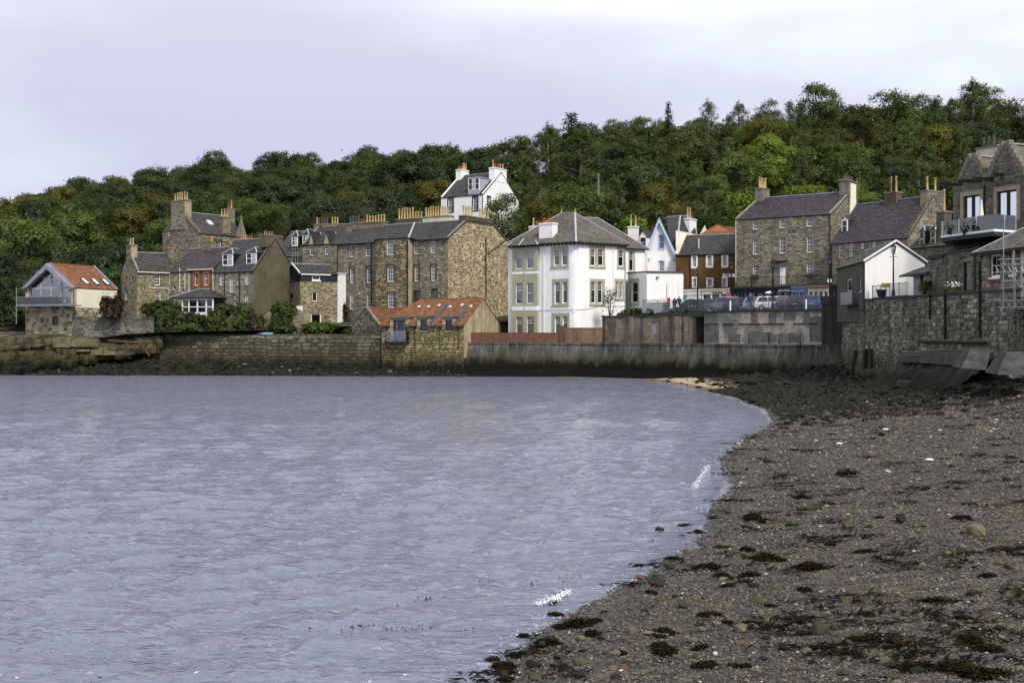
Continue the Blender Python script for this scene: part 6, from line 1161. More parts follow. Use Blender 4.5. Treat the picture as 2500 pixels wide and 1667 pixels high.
# brick and patched retaining walls under the car park
w = Wall(K_LINE[0], K_LINE[1]); rt = thing('old_brick_wall', 'old sooty brick wall with a bricked-up window below the weeds', 'wall', (w.A.x, w.A.y, 3.7)); zt = ZZ(773, 128)
wk = Wall(K_LINE[0], W2(1697, 122.2)); mb = MB(); a, b, c, e = wk.rect(R(z5, 215, 1262, 268, 1380)); panel(mb, wk, [(0, 3.5), (wk.len, 3.5), (wk.len, zt), (0, zt)], [(a, b, c, e)], 0, .12); bwall = mb.build('wall', 'old_brick', rt)
mb = MB(); mb.box(wk.M, a, b, .12, .2, c, e); mb.build('blocked_window', 'lilac_render', rt); mb = MB(); mb.box(wk.M, -.1, wk.len+.1, -.1, .6, zt, zt+.12); mb.build('coping', 'stone_dark_trim', rt)
for x in (0, 345, 480, 575): u = max(.35, wk.uv(*z5(x, 1330))[0]); mb = MB(); mb.box(wk.M, u-.35, u+.35, -.22, .0, 3.5, zt-.02); mb.build('pier', 'old_brick', rt)
mb = MB(); mb.box(wk.M, 0, .4, 0, 4, 3.5, zt); mb.box(wk.M, wk.len-.4, wk.len, .02, 3., 3.5, zt); mb.build('return_wall', 'old_brick', rt)
w = Wall(W2(1719, 121.4), K_LINE[3]); rt = thing('patched_retaining_wall', 'retaining wall of exposed brick and broken grey render under the railings', 'retaining wall', (w.A.x, w.A.y, 3.7)); zk = 7.25
mb = MB(); panel(mb, w, [(0, 3.5), (w.len, 3.5), (w.len, zk-.2), (0, zk-.2)], []); wl = mb.build('wall', 'patched_brick', rt)
zl = w.uv(*z5(1300, 1285))[1]; rg = random.Random(4)
def ragged(u0, u1, za, zb, n=9, jt=.22):
    top = [(u0+(u1-u0)*k/n, zb-rg.random()*jt) for k in range(n+1)]; return [(u0, za), (u1, za)]+top[::-1]
for x0, x1, y0, y1 in ((740, 870, 1150, 1285), (1215, 1275, 1165, 1280), (1390, 1465, 1165, 1275), (1540, 1660, 1150, 1240), (1740, 1800, 1150, 1280), (740, 890, 1295, 1465), (985, 1090, 1370, 1465), (1195, 1420, 1345, 1465), (1430, 1480, 1370, 1465), (1500, 1700, 1365, 1465), (1800, 1925, 1200, 1460)):
    a, b, c, e = w.rect(R(z5, x0, y0, x1, y1)); pl = ragged(a, b, c, e); mb = MB(); mb.prism([w.p(u, z, -.035) for u, z in pl], w.ey*.03); mb.build('render_patch', 'concrete_dark' if 'concrete_dark' in MAT else 'grey_render', rt)
for x0, x1 in ((745, 890), (930, 1040), (1090, 1310), (1330, 1550), (1640, 1760), (1780, 1880)): a, b = w.uv(*z5(x0, 1280))[0], w.uv(*z5(x1, 1280))[0]; mb = MB(); mb.box(w.M, a, b, -.09, 0, zl-.05, zl+.09); mb.build('string_course', 'stone_dark_trim', rt)
mb = MB(); mb.box(w.M, -.1, w.len, -.15, .7, zk-.2, zk); mb.build('coping', 'stone_dark_trim', rt); mb = MB(); mb.box(w.M, 0, w.len, .02, 1, 3.5, zk-.2); mb.build('core', 'mortar_grey', rt)
side(rt, Wall((w.A.x+1.2, w.A.y+3.5), w.A), 3.5, zk-.2, 'old_brick', name='return_wall')
for i, x in enumerate((1097, 1190, 1390, 1492, 1603, 1708)):                 # mooring stanchions along the quay
    p = w.p(w.uv(*z5(x, 1400), -1.4)[0], 0, -1.4); mb = MB(); zt_ = 3.72+.95; mb.lathe((p.x, p.y, 3.72), [(.07, 0), (.05, .06), (.04, .45), (.07, .48), (.04, .52), (.035, .9), (.08, .93), (.08, 1.), (.02, 1.06)], 8); o = mb.build('iron_stanchion', 'black_paint'); o['group'] = 'iron stanchions along the quay'; tag(o, 'thin black iron stanchion on the quay before the patched retaining wall', 'stanchion', 'iron stanchions along the quay')
p0 = K_LINE[3]; rt = thing('stone_gate_pier', 'huge dark square pier ending the car park railings', 'pier', (p0.x, p0.y, 3.7)); w = Wall(W2(2006, 109.3), W2(2054, 107.2)); a = w.uv(*z5(1990, 1090))[1]; b = w.uv(*z5(1990, 1000))[1]
mb = MB(); mb.box(w.M, 0, w.len+.1, 0, 2.4, 3.2, a); mb.box(w.M, .3, .36, -.05, 0, 3.6, a); mb.build('shaft', 'pier_concrete', rt); mb = MB(); mb.box(w.M, -.05, w.len-.1, -.08, 2.3, a, b); mb.build('cap', 'pier_concrete', rt)
# red and orange brick garden walls in front of the villa
def brickwall(name, lab, a, b, ytop, mat, zb=3.6, th=.4, cope=None):
    w = Wall(a, b); zt = (w.uv(*W2px(a), ) if False else None); return w
w = Wall(W2(1133.5, 131.3), W2(1372, 129.3)); rt = thing('red_brick_wall', 'long low dark red brick wall on the concrete sea wall', 'wall', (w.A.x, w.A.y, 3.7)); zt = ZZ(813, 130.5); mb = MB(); mb.box(w.M, 0, w.len, 0, .3, 3.6, zt); mb.build('wall', 'red_brick', rt); mb = MB(); mb.box(w.M, 0, w.len, -.03, .33, zt, zt+.05); mb.build('coping', 'red_brick', rt)
w = Wall(W2(1372, 129.2), W2(1470, 128.6)); rt = thing('orange_brick_wall', 'orange brick wall with flat stone coping beside the sooty brick wall', 'wall', (w.A.x, w.A.y, 3.7)); zt = ZZ(801, 129); mb = MB(); mb.box(w.M, 0, w.len, 0, .3, 3.6, zt); mb.build('wall', 'orange_brick', rt); mb = MB(); mb.box(w.M, .6, w.len, -.05, .36, zt, zt+.06); mb.build('coping', 'stone_cap', rt); mb = MB(); mb.box(w.M, -.3, .3, -.06, .4, 3.6, zt+.28); mb.build('end_pier', 'red_brick', rt)
for x in (712, 840): p = w.p(w.uv(*z4(x, 1350), -.7)[0], 0, -.7); mb = MB(); mb.lathe((p.x, p.y, 3.72), [(.07, 0), (.04, .06), (.035, .9), (.08, .95), (.08, 1.), (.02, 1.06)], 8); o = mb.build('iron_stanchion', 'black_paint'); tag(o, 'thin black iron stanchion before the orange brick wall', 'stanchion', 'iron stanchions by the orange wall')
# dark garden wall by the glass-gabled house, and wall stubs
w = Wall(W2(176, 139.2), W2(372, 138.6)); rt = thing('dark_garden_wall', 'dark lime-stained garden wall right of the glass-gabled house', 'wall', (w.A.x, w.A.y, 3)); zt = ZZ(775, 139); mb = MB(); mb.box(w.M, 0, w.len, 0, .5, 2.5, zt); wl = mb.build('wall', 'dark_garden_wall', rt)
stones(wl, w, [(0, 3.4), (w.len, 3.4), (w.len, zt-.1), (0, zt-.1)], [], 'rubble_dark', (.16, .3), (.22, .5), ind=60, seed=91, dep=.04, skip=.35); u = 0
while u < w.len: L_ = random.uniform(.5, .9); mb = MB(); mb.box(w.M, u+.01, min(w.len, u+L_)-.01, -.06, .56, zt-.1, zt+random.uniform(.05, .14)); mb.build('cope_stone', 'rubble_dark_each', rt); u += L_
w = Wall(W2(-40, 146), W2(60, 143)); rt = thing('low_boundary_wall', 'low rough stone wall left of the glass-gabled house', 'wall', (w.A.x, w.A.y, 4)); mb = MB(); mb.box(w.M, 0, w.len, 0, .5, 3, 5.0); wl = mb.build('wall', 'mortar_grey', rt); stones(wl, w, [(0, 3.6), (w.len, 3.6), (w.len, 5.), (0, 5.)], [], 'rubble_dark', (.16, .3), (.25, .5), ind=40, seed=92, dep=.06)
w = Wall(W2(632, 142.6), W2(740, 142.0)); rt = thing('garden_rubble_wall', 'tumbled ivy-backed rubble wall below the bare brown gable', 'wall', (w.A.x, w.A.y, 4.6)); mb = MB(); out = [(0, 4.5), (w.len, 4.5), (w.len, 7.6), (w.len*.55, 8.6), (w.len*.25, 7.6), (0, 6.4)]; mb.prism([w.p(u, z) for u, z in out], w.ey*.4); wl = mb.build('wall', 'mortar_tan', rt); stones(wl, w, out, [], 'rubble_tan', (.16, .3), (.25, .6), ind=40, seed=93, dep=.04)
# ---------------------------------------------------------------- shops under the terrace
S = Wall(W2(1660, 136.2), W2(2060, 122.9)); zs = S.uv(*z5(1300, 905))[1]; zg = 7.2
terr = MB(); terr.box(S.M, 0, S.len, .0, 6, zs-.12, zs+.02); o = terr.build('terrace', 'stone_dark_trim'); tag(o, 'flat stone terrace running above the row of shops', 'terrace')
mb = MB()
def shop(name, lab, x0, x1, fm, bm, nwin, ytop, door=True, text=None, tm='white_paint', awn=None, tz=.3):
    u0, u1 = S.uv(*z5(x0, 950))[0]+.03, S.uv(*z5(x1, 950))[0]-.03; rt = thing(name, lab, 'shop', tuple(S.p((u0+u1)/2, zg))); zf = zs-.14; zc = zf-.62
    mb = MB(); mb.box(S.M, u0, u1, .1, 4, zg-.1, zf); mb.build('interior', 'room_shade_paint' if nwin else fm, rt)  # where there are panes: solid block, inner shade put into its colour
    mb = MB(); mb.box(S.M, u0, u1, -.22, .1, zc, zf); mb.box(S.M, u0-.02, u1+.02, -.34, -.0, zf-.12, zf-.01); fa = mb.build('fascia', fm, rt)
    mb = MB(); mb.box(S.M, u0, u1, -.12, .1, zg, zg+.5); mb.build('stall_riser', bm, rt); n = max(1, nwin)
    for k in range(n+1): uu = u0+(u1-u0-.2)*k/n; mb = MB(); mb.box(S.M, uu, uu+.2, -.16, .1, zg+.5, zc); mb.build('pilaster', bm, rt)
    for k in range(nwin): a, b = u0+(u1-u0-.2)*k/n+.2, u0+(u1-u0-.2)*(k+1)/n; mb = MB(); mb.box(S.M, a, b, -.02, .0, zg+.5, zc); mb.build('pane', 'glass', rt)
    if not nwin: mb = MB(); mb.box(S.M, u0+.2, u1-.0, -.1, .1, zg+.5, zc); mb.build('shutter', fm, rt)
    if awn: mb = MB(); mb.hexa([S.p(u0, zf-.2, -.6), S.p(u1, zf-.2, -.6), S.p(u1, zf, -.2), S.p(u0, zf, -.2), S.p(u0, zf-.15, -.62), S.p(u1, zf-.15, -.62), S.p(u1, zf+.05, -.2), S.p(u0, zf+.05, -.2)]); mb.build('awning', awn, rt)
    if text:
        t, ta, tb, ty, ts = text; cu = bpy.data.curves.new('lettering', 'FONT'); cu.body = t; cu.size = ts; cu.extrude = .012; cu.align_x = 'CENTER'; cu.align_y = 'CENTER'; to = bpy.data.objects.new('lettering', cu); COL.objects.link(to)
        q = S.uv(*z5((ta+tb)/2, ty), -.25); dg = bpy.context.evaluated_depsgraph_get(); me = bpy.data.meshes.new_from_object(to.evaluated_get(dg)); bpy.data.objects.remove(to)
        wmax = max(v.co.x for v in me.vertices)-min(v.co.x for v in me.vertices); tw = S.uv(*z5(tb, ty), -.25)[0]-S.uv(*z5(ta, ty), -.25)[0]; k = tw/wmax
        me.materials.clear(); me.materials.append(MAT[tm]); o = link('lettering', me, fa); B = S.M @ Matrix.Translation((q[0], -.235, q[1])) @ Matrix.Rotation(math.pi/2, 4, 'X') @ Matrix.Diagonal((k, 1, 1, 1)); B.translation -= rt.location; o.matrix_basis = B
    return rt, u0, u1, zc
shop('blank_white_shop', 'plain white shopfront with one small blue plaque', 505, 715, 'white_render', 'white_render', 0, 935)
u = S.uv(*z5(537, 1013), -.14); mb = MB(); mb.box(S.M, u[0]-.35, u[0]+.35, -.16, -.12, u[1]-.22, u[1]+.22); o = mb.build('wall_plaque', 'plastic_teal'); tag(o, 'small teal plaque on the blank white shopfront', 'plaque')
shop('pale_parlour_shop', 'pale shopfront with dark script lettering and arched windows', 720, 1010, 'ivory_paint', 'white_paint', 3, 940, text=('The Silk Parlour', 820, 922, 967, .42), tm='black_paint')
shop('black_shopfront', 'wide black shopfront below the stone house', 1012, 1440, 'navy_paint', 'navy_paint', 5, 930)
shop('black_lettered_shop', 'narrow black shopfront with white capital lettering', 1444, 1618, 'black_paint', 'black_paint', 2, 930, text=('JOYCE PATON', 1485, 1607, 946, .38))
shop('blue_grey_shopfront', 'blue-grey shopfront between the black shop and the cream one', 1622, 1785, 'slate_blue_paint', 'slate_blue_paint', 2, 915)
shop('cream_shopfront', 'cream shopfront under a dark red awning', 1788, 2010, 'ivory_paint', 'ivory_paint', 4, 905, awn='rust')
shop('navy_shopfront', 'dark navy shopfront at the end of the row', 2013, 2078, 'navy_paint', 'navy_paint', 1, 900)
# terrace railing
rt = thing('terrace_railing', 'thin black iron railing along the terrace above the shops', 'railing', tuple(S.p(S.len/2, zs, .2))); mb = MB(); ur0, ur1 = S.uv(*z5(505, 890))[0], S.len; u = ur0
while u < ur1: mb.tube(S.p(u, zs, .15), S.p(u, zs+1.05, .15), .014, n=4, cap=False); u += .13
mb.build('balusters', 'black_paint', rt, kind='stuff'); mb = MB(); mb.tube(S.p(ur0, zs+1.02, .15), S.p(ur1, zs+1.02, .15), .025, n=6); mb.build('top_rail', 'black_paint', rt); mb = MB(); mb.tube(S.p(ur0, zs+.1, .15), S.p(ur1, zs+.1, .15), .02, n=6); mb.build('bottom_rail', 'black_paint', rt)
for k in range(12): u = ur0+(ur1-ur0)*k/11; mb = MB(); mb.tube(S.p(u, zs, .15), S.p(u, zs+1.12, .15), .03, n=6); mb.build('post', 'black_paint', rt)
# ---------------------------------------------------------------- wavy railings
plain('rail_blue', (.11, .125, .165), .5, metal=.2, var=.15)
def wavy(name, lab, pts, z, h=1.2, pitch=2.2, mat='rail_blue', grp=None, fill=.075, r=.013):
    rt = thing(name, lab, 'railing', (pts[0].x, pts[0].y, z), grp); mb = MB()
    for a, b in zip(pts[:-1], pts[1:]):
        w = Wall(a, b); n = max(1, round(w.len/pitch)); L = w.len/n
        for k in range(n):
            tp = []
            for j in range(13): t = j/12; tp.append(w.p(L*(k+t), z+h-.14+.12*abs(math.sin(math.pi*(t*2+.1)))-.02*(j % 2)))
            m = MB(); m.path(tp, .026, 6); m.build('wave_rail', mat, rt); m = MB(); m.tube(w.p(L*k, z), w.p(L*k, z+h), .035, n=6); m.build('post', mat, rt)
            q = fill*.5
            while q < L:
                t = q/L; hh = h-.16+.12*abs(math.sin(math.pi*(t*2+.1))); mb.tube(w.p(L*k+q, z+.08), w.p(L*k+q, z+hh), r, n=3, cap=False); q += fill
            for zz in np.arange(z+.1, z+h-.2, .14): mb.tube(w.p(L*k, zz), w.p(L*(k+1), zz), r*.8, n=3, cap=False)
        m = MB(); m.tube(w.p(0, z+.07), w.p(w.len, z+.07), .03, n=6); m.build('bottom_rail', mat, rt)
    mb.build('wire_mesh', mat, rt, kind='stuff'); return rt
kp = [K_LINE[1]+Vector((-.2, .35)), W2(1720, 121.7), W2(2006, 110.9)]
wavy('wave_topped_railing', 'blue-grey mesh railing with wavy top along the car park edge', kp, 7.25, 1.35, r=.014, fill=.085)
w = Wall(K_LINE[1]+Vector((-.3, .2)), W2(1632, 125)); mb = MB(); mb.box(w.M, 0, w.len, 0, .1, 7.1, 8.25); o = mb.build('grey_parapet', 'galvanised'); tag(o, 'grey sheet parapet at the left end of the car park railing', 'parapet')
w2 = Wall(O_LINE[1], O_LINE[2]); wavy('short_wavy_railing', 'short wavy wire railing on the wall before the white gable', [Vector(w2.p(.3, 0, .5)[:2]), Vector(w2.p(w2.len*.62, 0, .5)[:2])], 7.72, 1.1, 2.0, fill=.11, r=.01)
# ---------------------------------------------------------------- street lamps
def lamp(px, pytop, pybase, D, lab, arm=False):
    p = P3(px, pybase, D); h = ZZ(pytop, D)-p.z; rt = thing('street_lamp', lab, 'street lamp', tuple(p), 'black heritage street lamps'); s = h/4.4
    mb = MB(); mb.lathe(p, [(.16*s, 0), (.16*s, .5*s), (.10*s, .6*s), (.075*s, .8*s), (.055*s, 3.0*s), (.09*s, 3.05*s), (.05*s, 3.12*s), (.045*s, 3.45*s), (.12*s, 3.5*s), (.04*s, 3.56*s), (.06*s, 3.62*s)], 10); mb.build('post', 'black_paint', rt, smooth=True)
    mb = MB(); mb.tube(p+Vector((-.3*s, 0, 3.3*s)), p+Vector((.3*s, 0, 3.3*s)), .025*s, n=6); mb.build('ladder_bar', 'black_paint', rt)
    mb = MB(); zl = 3.62*s
    for k in range(4):
        a = math.pi/4+k*math.pi/2; b = a+math.pi/2; c0, s0, c1, s1 = math.cos(a), math.sin(a), math.cos(b), math.sin(b)
        g = MB(); g.poly([p+Vector((c0*.13*s, s0*.13*s, zl)), p+Vector((c1*.13*s, s1*.13*s, zl)), p+Vector((c1*.24*s, s1*.24*s, zl+.5*s)), p+Vector((c0*.24*s, s0*.24*s, zl+.5*s))]); g.build('pane', 'glass', rt)
        mb.tube(p+Vector((c0*.13*s, s0*.13*s, zl)), p+Vector((c0*.24*s, s0*.24*s, zl+.5*s)), .016*s, n=5)
    mb.lathe(p+Vector((0, 0, zl)), [(.15*s, -.04*s), (.15*s, .02*s)], 8); mb.lathe(p+Vector((0, 0, zl+.5*s)), [(.28*s, 0), (.26*s, .04*s), (.1*s, .2*s), (.1*s, .25*s), (.03*s, .3*s), (.01*s, .42*s)], 8); mb.build('lantern', 'black_paint', rt)
    mb = MB(); mb.lathe(p+Vector((0, 0, zl)), [(.03*s, .05*s), (.06*s, .15*s), (.06*s, .32*s), (.02*s, .4*s)], 8); mb.build('mantle', 'curtain_white', rt); return rt
lamp(z5(672, 0)[0], z5(0, 712)[1], 757, 124.5, 'black street lamp before the brown house and pale shop')
lamp(z5(1431, 0)[0], z5(0, 633)[1], 757, 117, 'black street lamp in front of the white door, among parked cars')
lamp(z5(2003, 0)[0], z5(0, 590)[1], 752, 119.5, 'black street lamp at the right corner of the stone house')
lamp(z5(1012, 0)[0], z5(0, 650)[1], 757, 131, 'black street lamp at the joint of brown and stone houses')
lamp(z6(676, 0)[0], z6(0, 952)[1], z6(0, 1440)[1], 90.3, 'black street lamp standing before the white painted gable')
# ---------------------------------------------------------------- parked cars
plain('car_glass', (.02, .025, .03), .08, var=.1, bmp=0, spec=.5); plain('car_red_lamp', (.5, .02, .03), .3, bmp=0); plain('car_lamp', (.75, .75, .78), .2, bmp=0)
for nm, c in (('blue', (.03, .055, .15)), ('white', (.72, .73, .75)), ('navy', (.018, .022, .045)), ('silver', (.30, .32, .36)), ('black', (.015, .015, .018)), ('azure', (.05, .10, .24)), ('grey', (.10, .11, .13))): plain('car_'+nm, c, .22, metal=.2, var=.03, bmp=0, spec=.5)
PROF = [(-2.05, .35), (-2.1, .62), (-2.05, .88), (-1.92, .98), (-1.55, 1.42), (-1.2, 1.50), (-.2, 1.52), (.35, 1.44), (1.05, .98), (1.75, .86), (2.02, .68), (2.08, .45), (2.0, .30)]
def car(px, D, rot, col, lab, s=1.0, hs=1.0):
    p = W2(px, D+3.2); rt = thing('parked_car', lab, 'car', (p.x, p.y, 7.2), 'cars in the car park'); rt.rotation_euler = (0, 0, rot); me = bpy.data.meshes.new('body'); bm = bmesh.new(); rows = []
    for yy, k in ((-.86, .94), (-.80, 1.), (-.4, 1.01), (.4, 1.01), (.80, 1.), (.86, .94)):
        row = []
        for x, z in PROF:
            tum = 1-.20*max(0, (z-.95))/.57; row.append(bm.verts.new((x*(1 if abs(yy) < .83 else .985)*s, yy*tum*s, (z if abs(yy) < .83 else z*.99)*hs)))
        rows.append(row)
    n = len(PROF)
    for a, b in zip(rows[:-1], rows[1:]):
        for i in range(n): bm.faces.new((a[i], a[(i+1) % n], b[(i+1) % n], b[i]))
    bm.faces.new(rows[0][::-1]); bm.faces.new(rows[-1]); bmesh.ops.recalc_face_normals(bm, faces=bm.faces); bm.to_mesh(me); bm.free(); me.materials.append(MAT['car_'+col]); link('body', me, rt)
    def part(name, mat, f):
        mb = MB(); f(mb); return mb.build(name, mat, rt, local=True)
    for sy in (-1, 1):
        def gl(mb, x0, x1, x2, x3): mb.prism([(x0*s, sy*.84*s, 1.0*hs), (x1*s, sy*.84*s, 1.0*hs), (x2*s, sy*.725*s, 1.42*hs), (x3*s, sy*.725*s, 1.42*hs)], Vector((0, sy*.012, 0)))
        part('side_window', 'car_glass', lambda mb: gl(mb, -1.68, -.55, -.55, -1.42)); part('side_window', 'car_glass', lambda mb: gl(mb, -.47, .88, .30, -.47))
        for x in (-1.3, 1.32):
            def wh(mb): mb.tube((x*s, sy*.68*s, .31*s), (x*s, sy*.88*s, .31*s), .31*s, n=16)
            t = part('wheel', 'rubber', wh); m = MB(); m.tube((x*s, sy*.86*s, .31*s), (x*s, sy*.895*s, .31*s), .19*s, .17*s, 10); m.build('rim', 'galvanised', t, local=True)
        part('headlight', 'car_lamp', lambda mb: mb.box(Matrix.Translation((1.93*s, sy*.62*s, .70*hs)), -.06, .1, -.18, .16, -.07, .07)); part('tail_light', 'car_red_lamp', lambda mb: mb.box(Matrix.Translation((-2.03*s, sy*.68*s, .85*hs)), -.05, .08, -.08, .10, -.07, .08))
        part('mirror', 'car_'+col, lambda mb: mb.box(Matrix.Translation((.62*s, sy*.92*s, 1.03*hs)), -.07, .07, -.1, .1, -.06, .07))
    part('windscreen', 'car_glass', lambda mb: mb.prism([(1.0*s, -.72*s, 1.03*hs), (1.0*s, .72*s, 1.03*hs), (.42*s, .62*s, 1.41*hs), (.42*s, -.62*s, 1.41*hs)], Vector((.02, 0, .025))))
    part('rear_window', 'car_glass', lambda mb: mb.prism([(-1.90*s, -.68*s, 1.03*hs), (-1.90*s, .68*s, 1.03*hs), (-1.6*s, .6*s, 1.37*hs), (-1.6*s, -.6*s, 1.37*hs)], Vector((-.03, 0, .02))))
    part('number_plate', 'yellow_paint', lambda mb: mb.box(Matrix.Translation((-2.1*s, 0, .62*hs)), -.02, .02, -.22, .22, -.045, .045)); return rt
car(1688, 127.5, 2.2, 'navy', 'dark navy car behind the vegetation at the left of the car park', .95)
car(1772, 122.5, 2.0, 'silver', 'pale silver-blue car with its bonnet towards the shops', 1., 1.12); car(1797, 119.0, 1.1, 'blue', 'blue car in the middle of the row behind the railing')
car(1877, 116.0, .25, 'white', 'white car with red tail light beside the lamp post'); car(1925, 118.8, .5, 'white', 'second white car, partly hidden behind the white hatchback', 1.08, 1.08)
car(1945, 114.2, .35, 'grey', 'dark grey car in front of the second white car'); car(1962, 112.9, .9, 'navy', 'navy estate car nearest the bright blue car')
car(1986, 112.2, 1.2, 'azure', 'bright blue car parked next to the dark pier'); car(1735, 124.5, 2.6, 'grey', 'dark grey car left of the silver-blue one'); car(1822, 121.5, 2.9, 'black', 'black car half hidden behind the blue one'); car(1850, 118.4, .1, 'silver', 'silver car between the blue and the white one', .95); car(1906, 122.5, .3, 'navy', 'navy car in the back row before the black shop'); car(1972, 117.5, .6, 'silver', 'silver car behind the navy estate'); car(2052, 121, 0.2, 'silver', 'silver car showing its roof over the dark pier')
# ---------------------------------------------------------------- people by the car park
def person(px, D, face, coat, legs, lab, hgt=1.72, hair='hair_dark', z=7.2):
    p = W2(px, D); k = hgt/1.75; J = {'pel': (0, 0, .95), 'ch': (0, .01, 1.3), 'nk': (0, .01, 1.48), 'hd': (0, -.01, 1.6), 'ht': (0, .0, 1.70), 'ls': (.19, .01, 1.40), 'le': (.25, .04, 1.12), 'lw': (.22, -.10, .90), 'lh': (.21, -.14, .80), 'rs': (-.19, .01, 1.40), 're': (-.25, .05, 1.12), 'rw': (-.23, -.05, .87), 'rh': (-.23, -.08, .77),
         'lp': (.10, 0, .92), 'lk': (.11, -.04, .50), 'la': (.11, .05, .09), 'lt': (.12, -.12, .04), 'rp': (-.10, 0, .92), 'rk': (-.11, .04, .50), 'ra': (-.12, .1, .09), 'rt': (-.12, -.07, .04)}
    RD = {'pel': .15, 'ch': .175, 'nk': .065, 'hd': .10, 'ht': .085, 'ls': .075, 'le': .058, 'lw': .042, 'lh': .045, 'rs': .075, 're': .058, 'rw': .042, 'rh': .045, 'lp': .095, 'lk': .065, 'la': .048, 'lt': .04, 'rp': .095, 'rk': .065, 'ra': .048, 'rt': .04}
    E = [('pel', 'ch'), ('ch', 'nk'), ('nk', 'hd'), ('hd', 'ht'), ('ch', 'ls'), ('ls', 'le'), ('le', 'lw'), ('lw', 'lh'), ('ch', 'rs'), ('rs', 're'), ('re', 'rw'), ('rw', 'rh'), ('pel', 'lp'), ('lp', 'lk'), ('lk', 'la'), ('la', 'lt'), ('pel', 'rp'), ('rp', 'rk'), ('rk', 'ra'), ('ra', 'rt')]
    ks = list(J); me = bpy.data.meshes.new('t'); me.from_pydata([tuple(c*k for c in J[q]) for q in ks], [(ks.index(a), ks.index(b)) for a, b in E], []); o = bpy.data.objects.new('t', me); COL.objects.link(o); md = o.modifiers.new('s', 'SKIN'); o.modifiers.new('u', 'SUBSURF').levels = 1
    for i, q in enumerate(ks): sv = me.skin_vertices[0].data[i]; sv.radius = (RD[q]*k, RD[q]*k*(.8 if q in ('pel', 'ch') else 1)); sv.use_root = q == 'pel'
    dg = bpy.context.evaluated_depsgraph_get(); nm = bpy.data.meshes.new_from_object(o.evaluated_get(dg)); bpy.data.objects.remove(o)
    nm.materials.clear()
    for mt in (legs, coat, 'skin', hair, 'rubber'): nm.materials.append(MAT[mt])
    for f in nm.polygons:
        c = f.center/k; f.material_index = 4 if c.z < .1 else 0 if c.z < .86 and abs(c.x) < .19 else 2 if (c.z > 1.47 and c.z < 1.6 and c.y < .02) or (abs(c.x) > .15 and c.z < .86) else 3 if c.z > 1.52 else 2 if c.z > 1.47 else 1
        f.use_smooth = True
    b = link('person', nm); b.location = (p.x, p.y, z); b.rotation_euler = (0, 0, face); return tag(b, lab, 'person')
person(1658, 126.3, .3, 'cloth_dark', 'cloth_dark', 'taller person in dark coat walking behind the railing with a white bag', 1.8)
person(1647, 126.6, .5, 'cloth_dark', 'cloth_dark', 'shorter person in dark clothes walking on the outer side of the pair', 1.66); person(1832, 117.8, 3.3, 'cloth_blue', 'cloth_blue', 'person in a blue coat with reddish hair among the parked cars', 1.9, hair='cloth_red')
person(1878, 121, 2.9, 'cloth_green', 'cloth_dark', 'person in a green coat sheltering under a black and white umbrella', 1.72, hair='pot_red')
p = W2(1655, 126.0); mb = MB(); mb.hexa([(p.x-.22, p.y-.14, 7.75), (p.x+.12, p.y-.14, 7.75), (p.x+.12, p.y+.0, 7.75), (p.x-.22, p.y+.0, 7.75), (p.x-.16, p.y-.11, 8.12), (p.x+.06, p.y-.11, 8.12), (p.x+.06, p.y-.03, 8.12), (p.x-.16, p.y-.03, 8.12)]); o = mb.build('carrier_bag', 'cloth_white'); tag(o, 'white carrier bag held by the taller walking person', 'bag')
p = W2(1880, 120.6); rt = thing('umbrella', 'black and white umbrella over the person in green', 'umbrella', (p.x, p.y, 8.2)); mb = MB(); n = 8
for k in range(n):
    a, b = 2*math.pi*k/n, 2*math.pi*(k+1)/n; c = Vector((p.x, p.y, 9.35)); q = [c+Vector((math.cos(t)*r_, math.sin(t)*r_, -dz)) for t, r_, dz in ((a, .32, .06), (b, .32, .06), (b, .58, .26), (a, .58, .26))]; mb.poly([c, q[0], q[1]], 0); mb.poly([q[0], q[3], q[2], q[1]], 0); 
    g = MB(); g.poly([c+Vector((0, 0, .004)), q[0]+Vector((0, 0, .004)), q[1]+Vector((0, 0, .004))]); g.poly([v+Vector((0, 0, .004)) for v in (q[0], q[3], q[2], q[1])]); g.build('panel', 'cloth_white' if k in (2, 3, 4, 5) else 'cloth_dark', rt)
mb = MB(); mb.tube((p.x, p.y, 8.25), (p.x, p.y, 9.42), .012, n=5); mb.build('shaft', 'black_paint', rt)
# small street things
p = P3(z5(967, 0)[0], z5(0, 1000)[1], 130); rt = thing('red_flag', 'small dark red banner hanging at the pale shop', 'flag', tuple(p)); mb = MB(); mb.prism([p, p+Vector((0, 0, .6)), p+Vector((.55, 0, .2)), p+Vector((.5, 0, -.3))], Vector((0, .02, 0))); mb.build('cloth', 'curtain_red', rt); mb = MB(); mb.tube(p+Vector((0, 0, -1.6)), p+Vector((0, 0, .8)), .02, n=5); mb.build('pole', 'galvanised', rt)
p = W2(1628, 127.8); rt = thing('parking_sign_board', 'red and white upright notice board with a tall thin rust-red pole', 'sign', (p.x, p.y, 7.2)); mb = MB(); mb.box(Matrix.Translation((p.x, p.y, 7.6)), -.42, .0, -.03, .03, .0, 1.25); mb.build('white_board', 'white_paint', rt); mb = MB(); mb.box(Matrix.Translation((p.x, p.y, 8.2)), .04, .36, -.03, .03, -.4, .65); mb.build('red_board', 'red_paint', rt); mb = MB(); mb.tube((p.x, p.y+.1, 7.2), (p.x, p.y+.1, 10.4), .045, .03, n=6); mb.build('pole', 'rust', rt)
for i, (x, D) in enumerate(((1783, 117.5), (1968, 111.9))): p = W2(x, D); mb = MB(); mb.lathe((p.x, p.y, 7.2), [(.08, 0), (.08, .95), (.06, 1.), (.02, 1.03)], 8); o = mb.build('white_bollard', 'white_paint'); tag(o, ['short white post beside the blue car', 'short white post beside the bright blue car'][i], 'bollard')
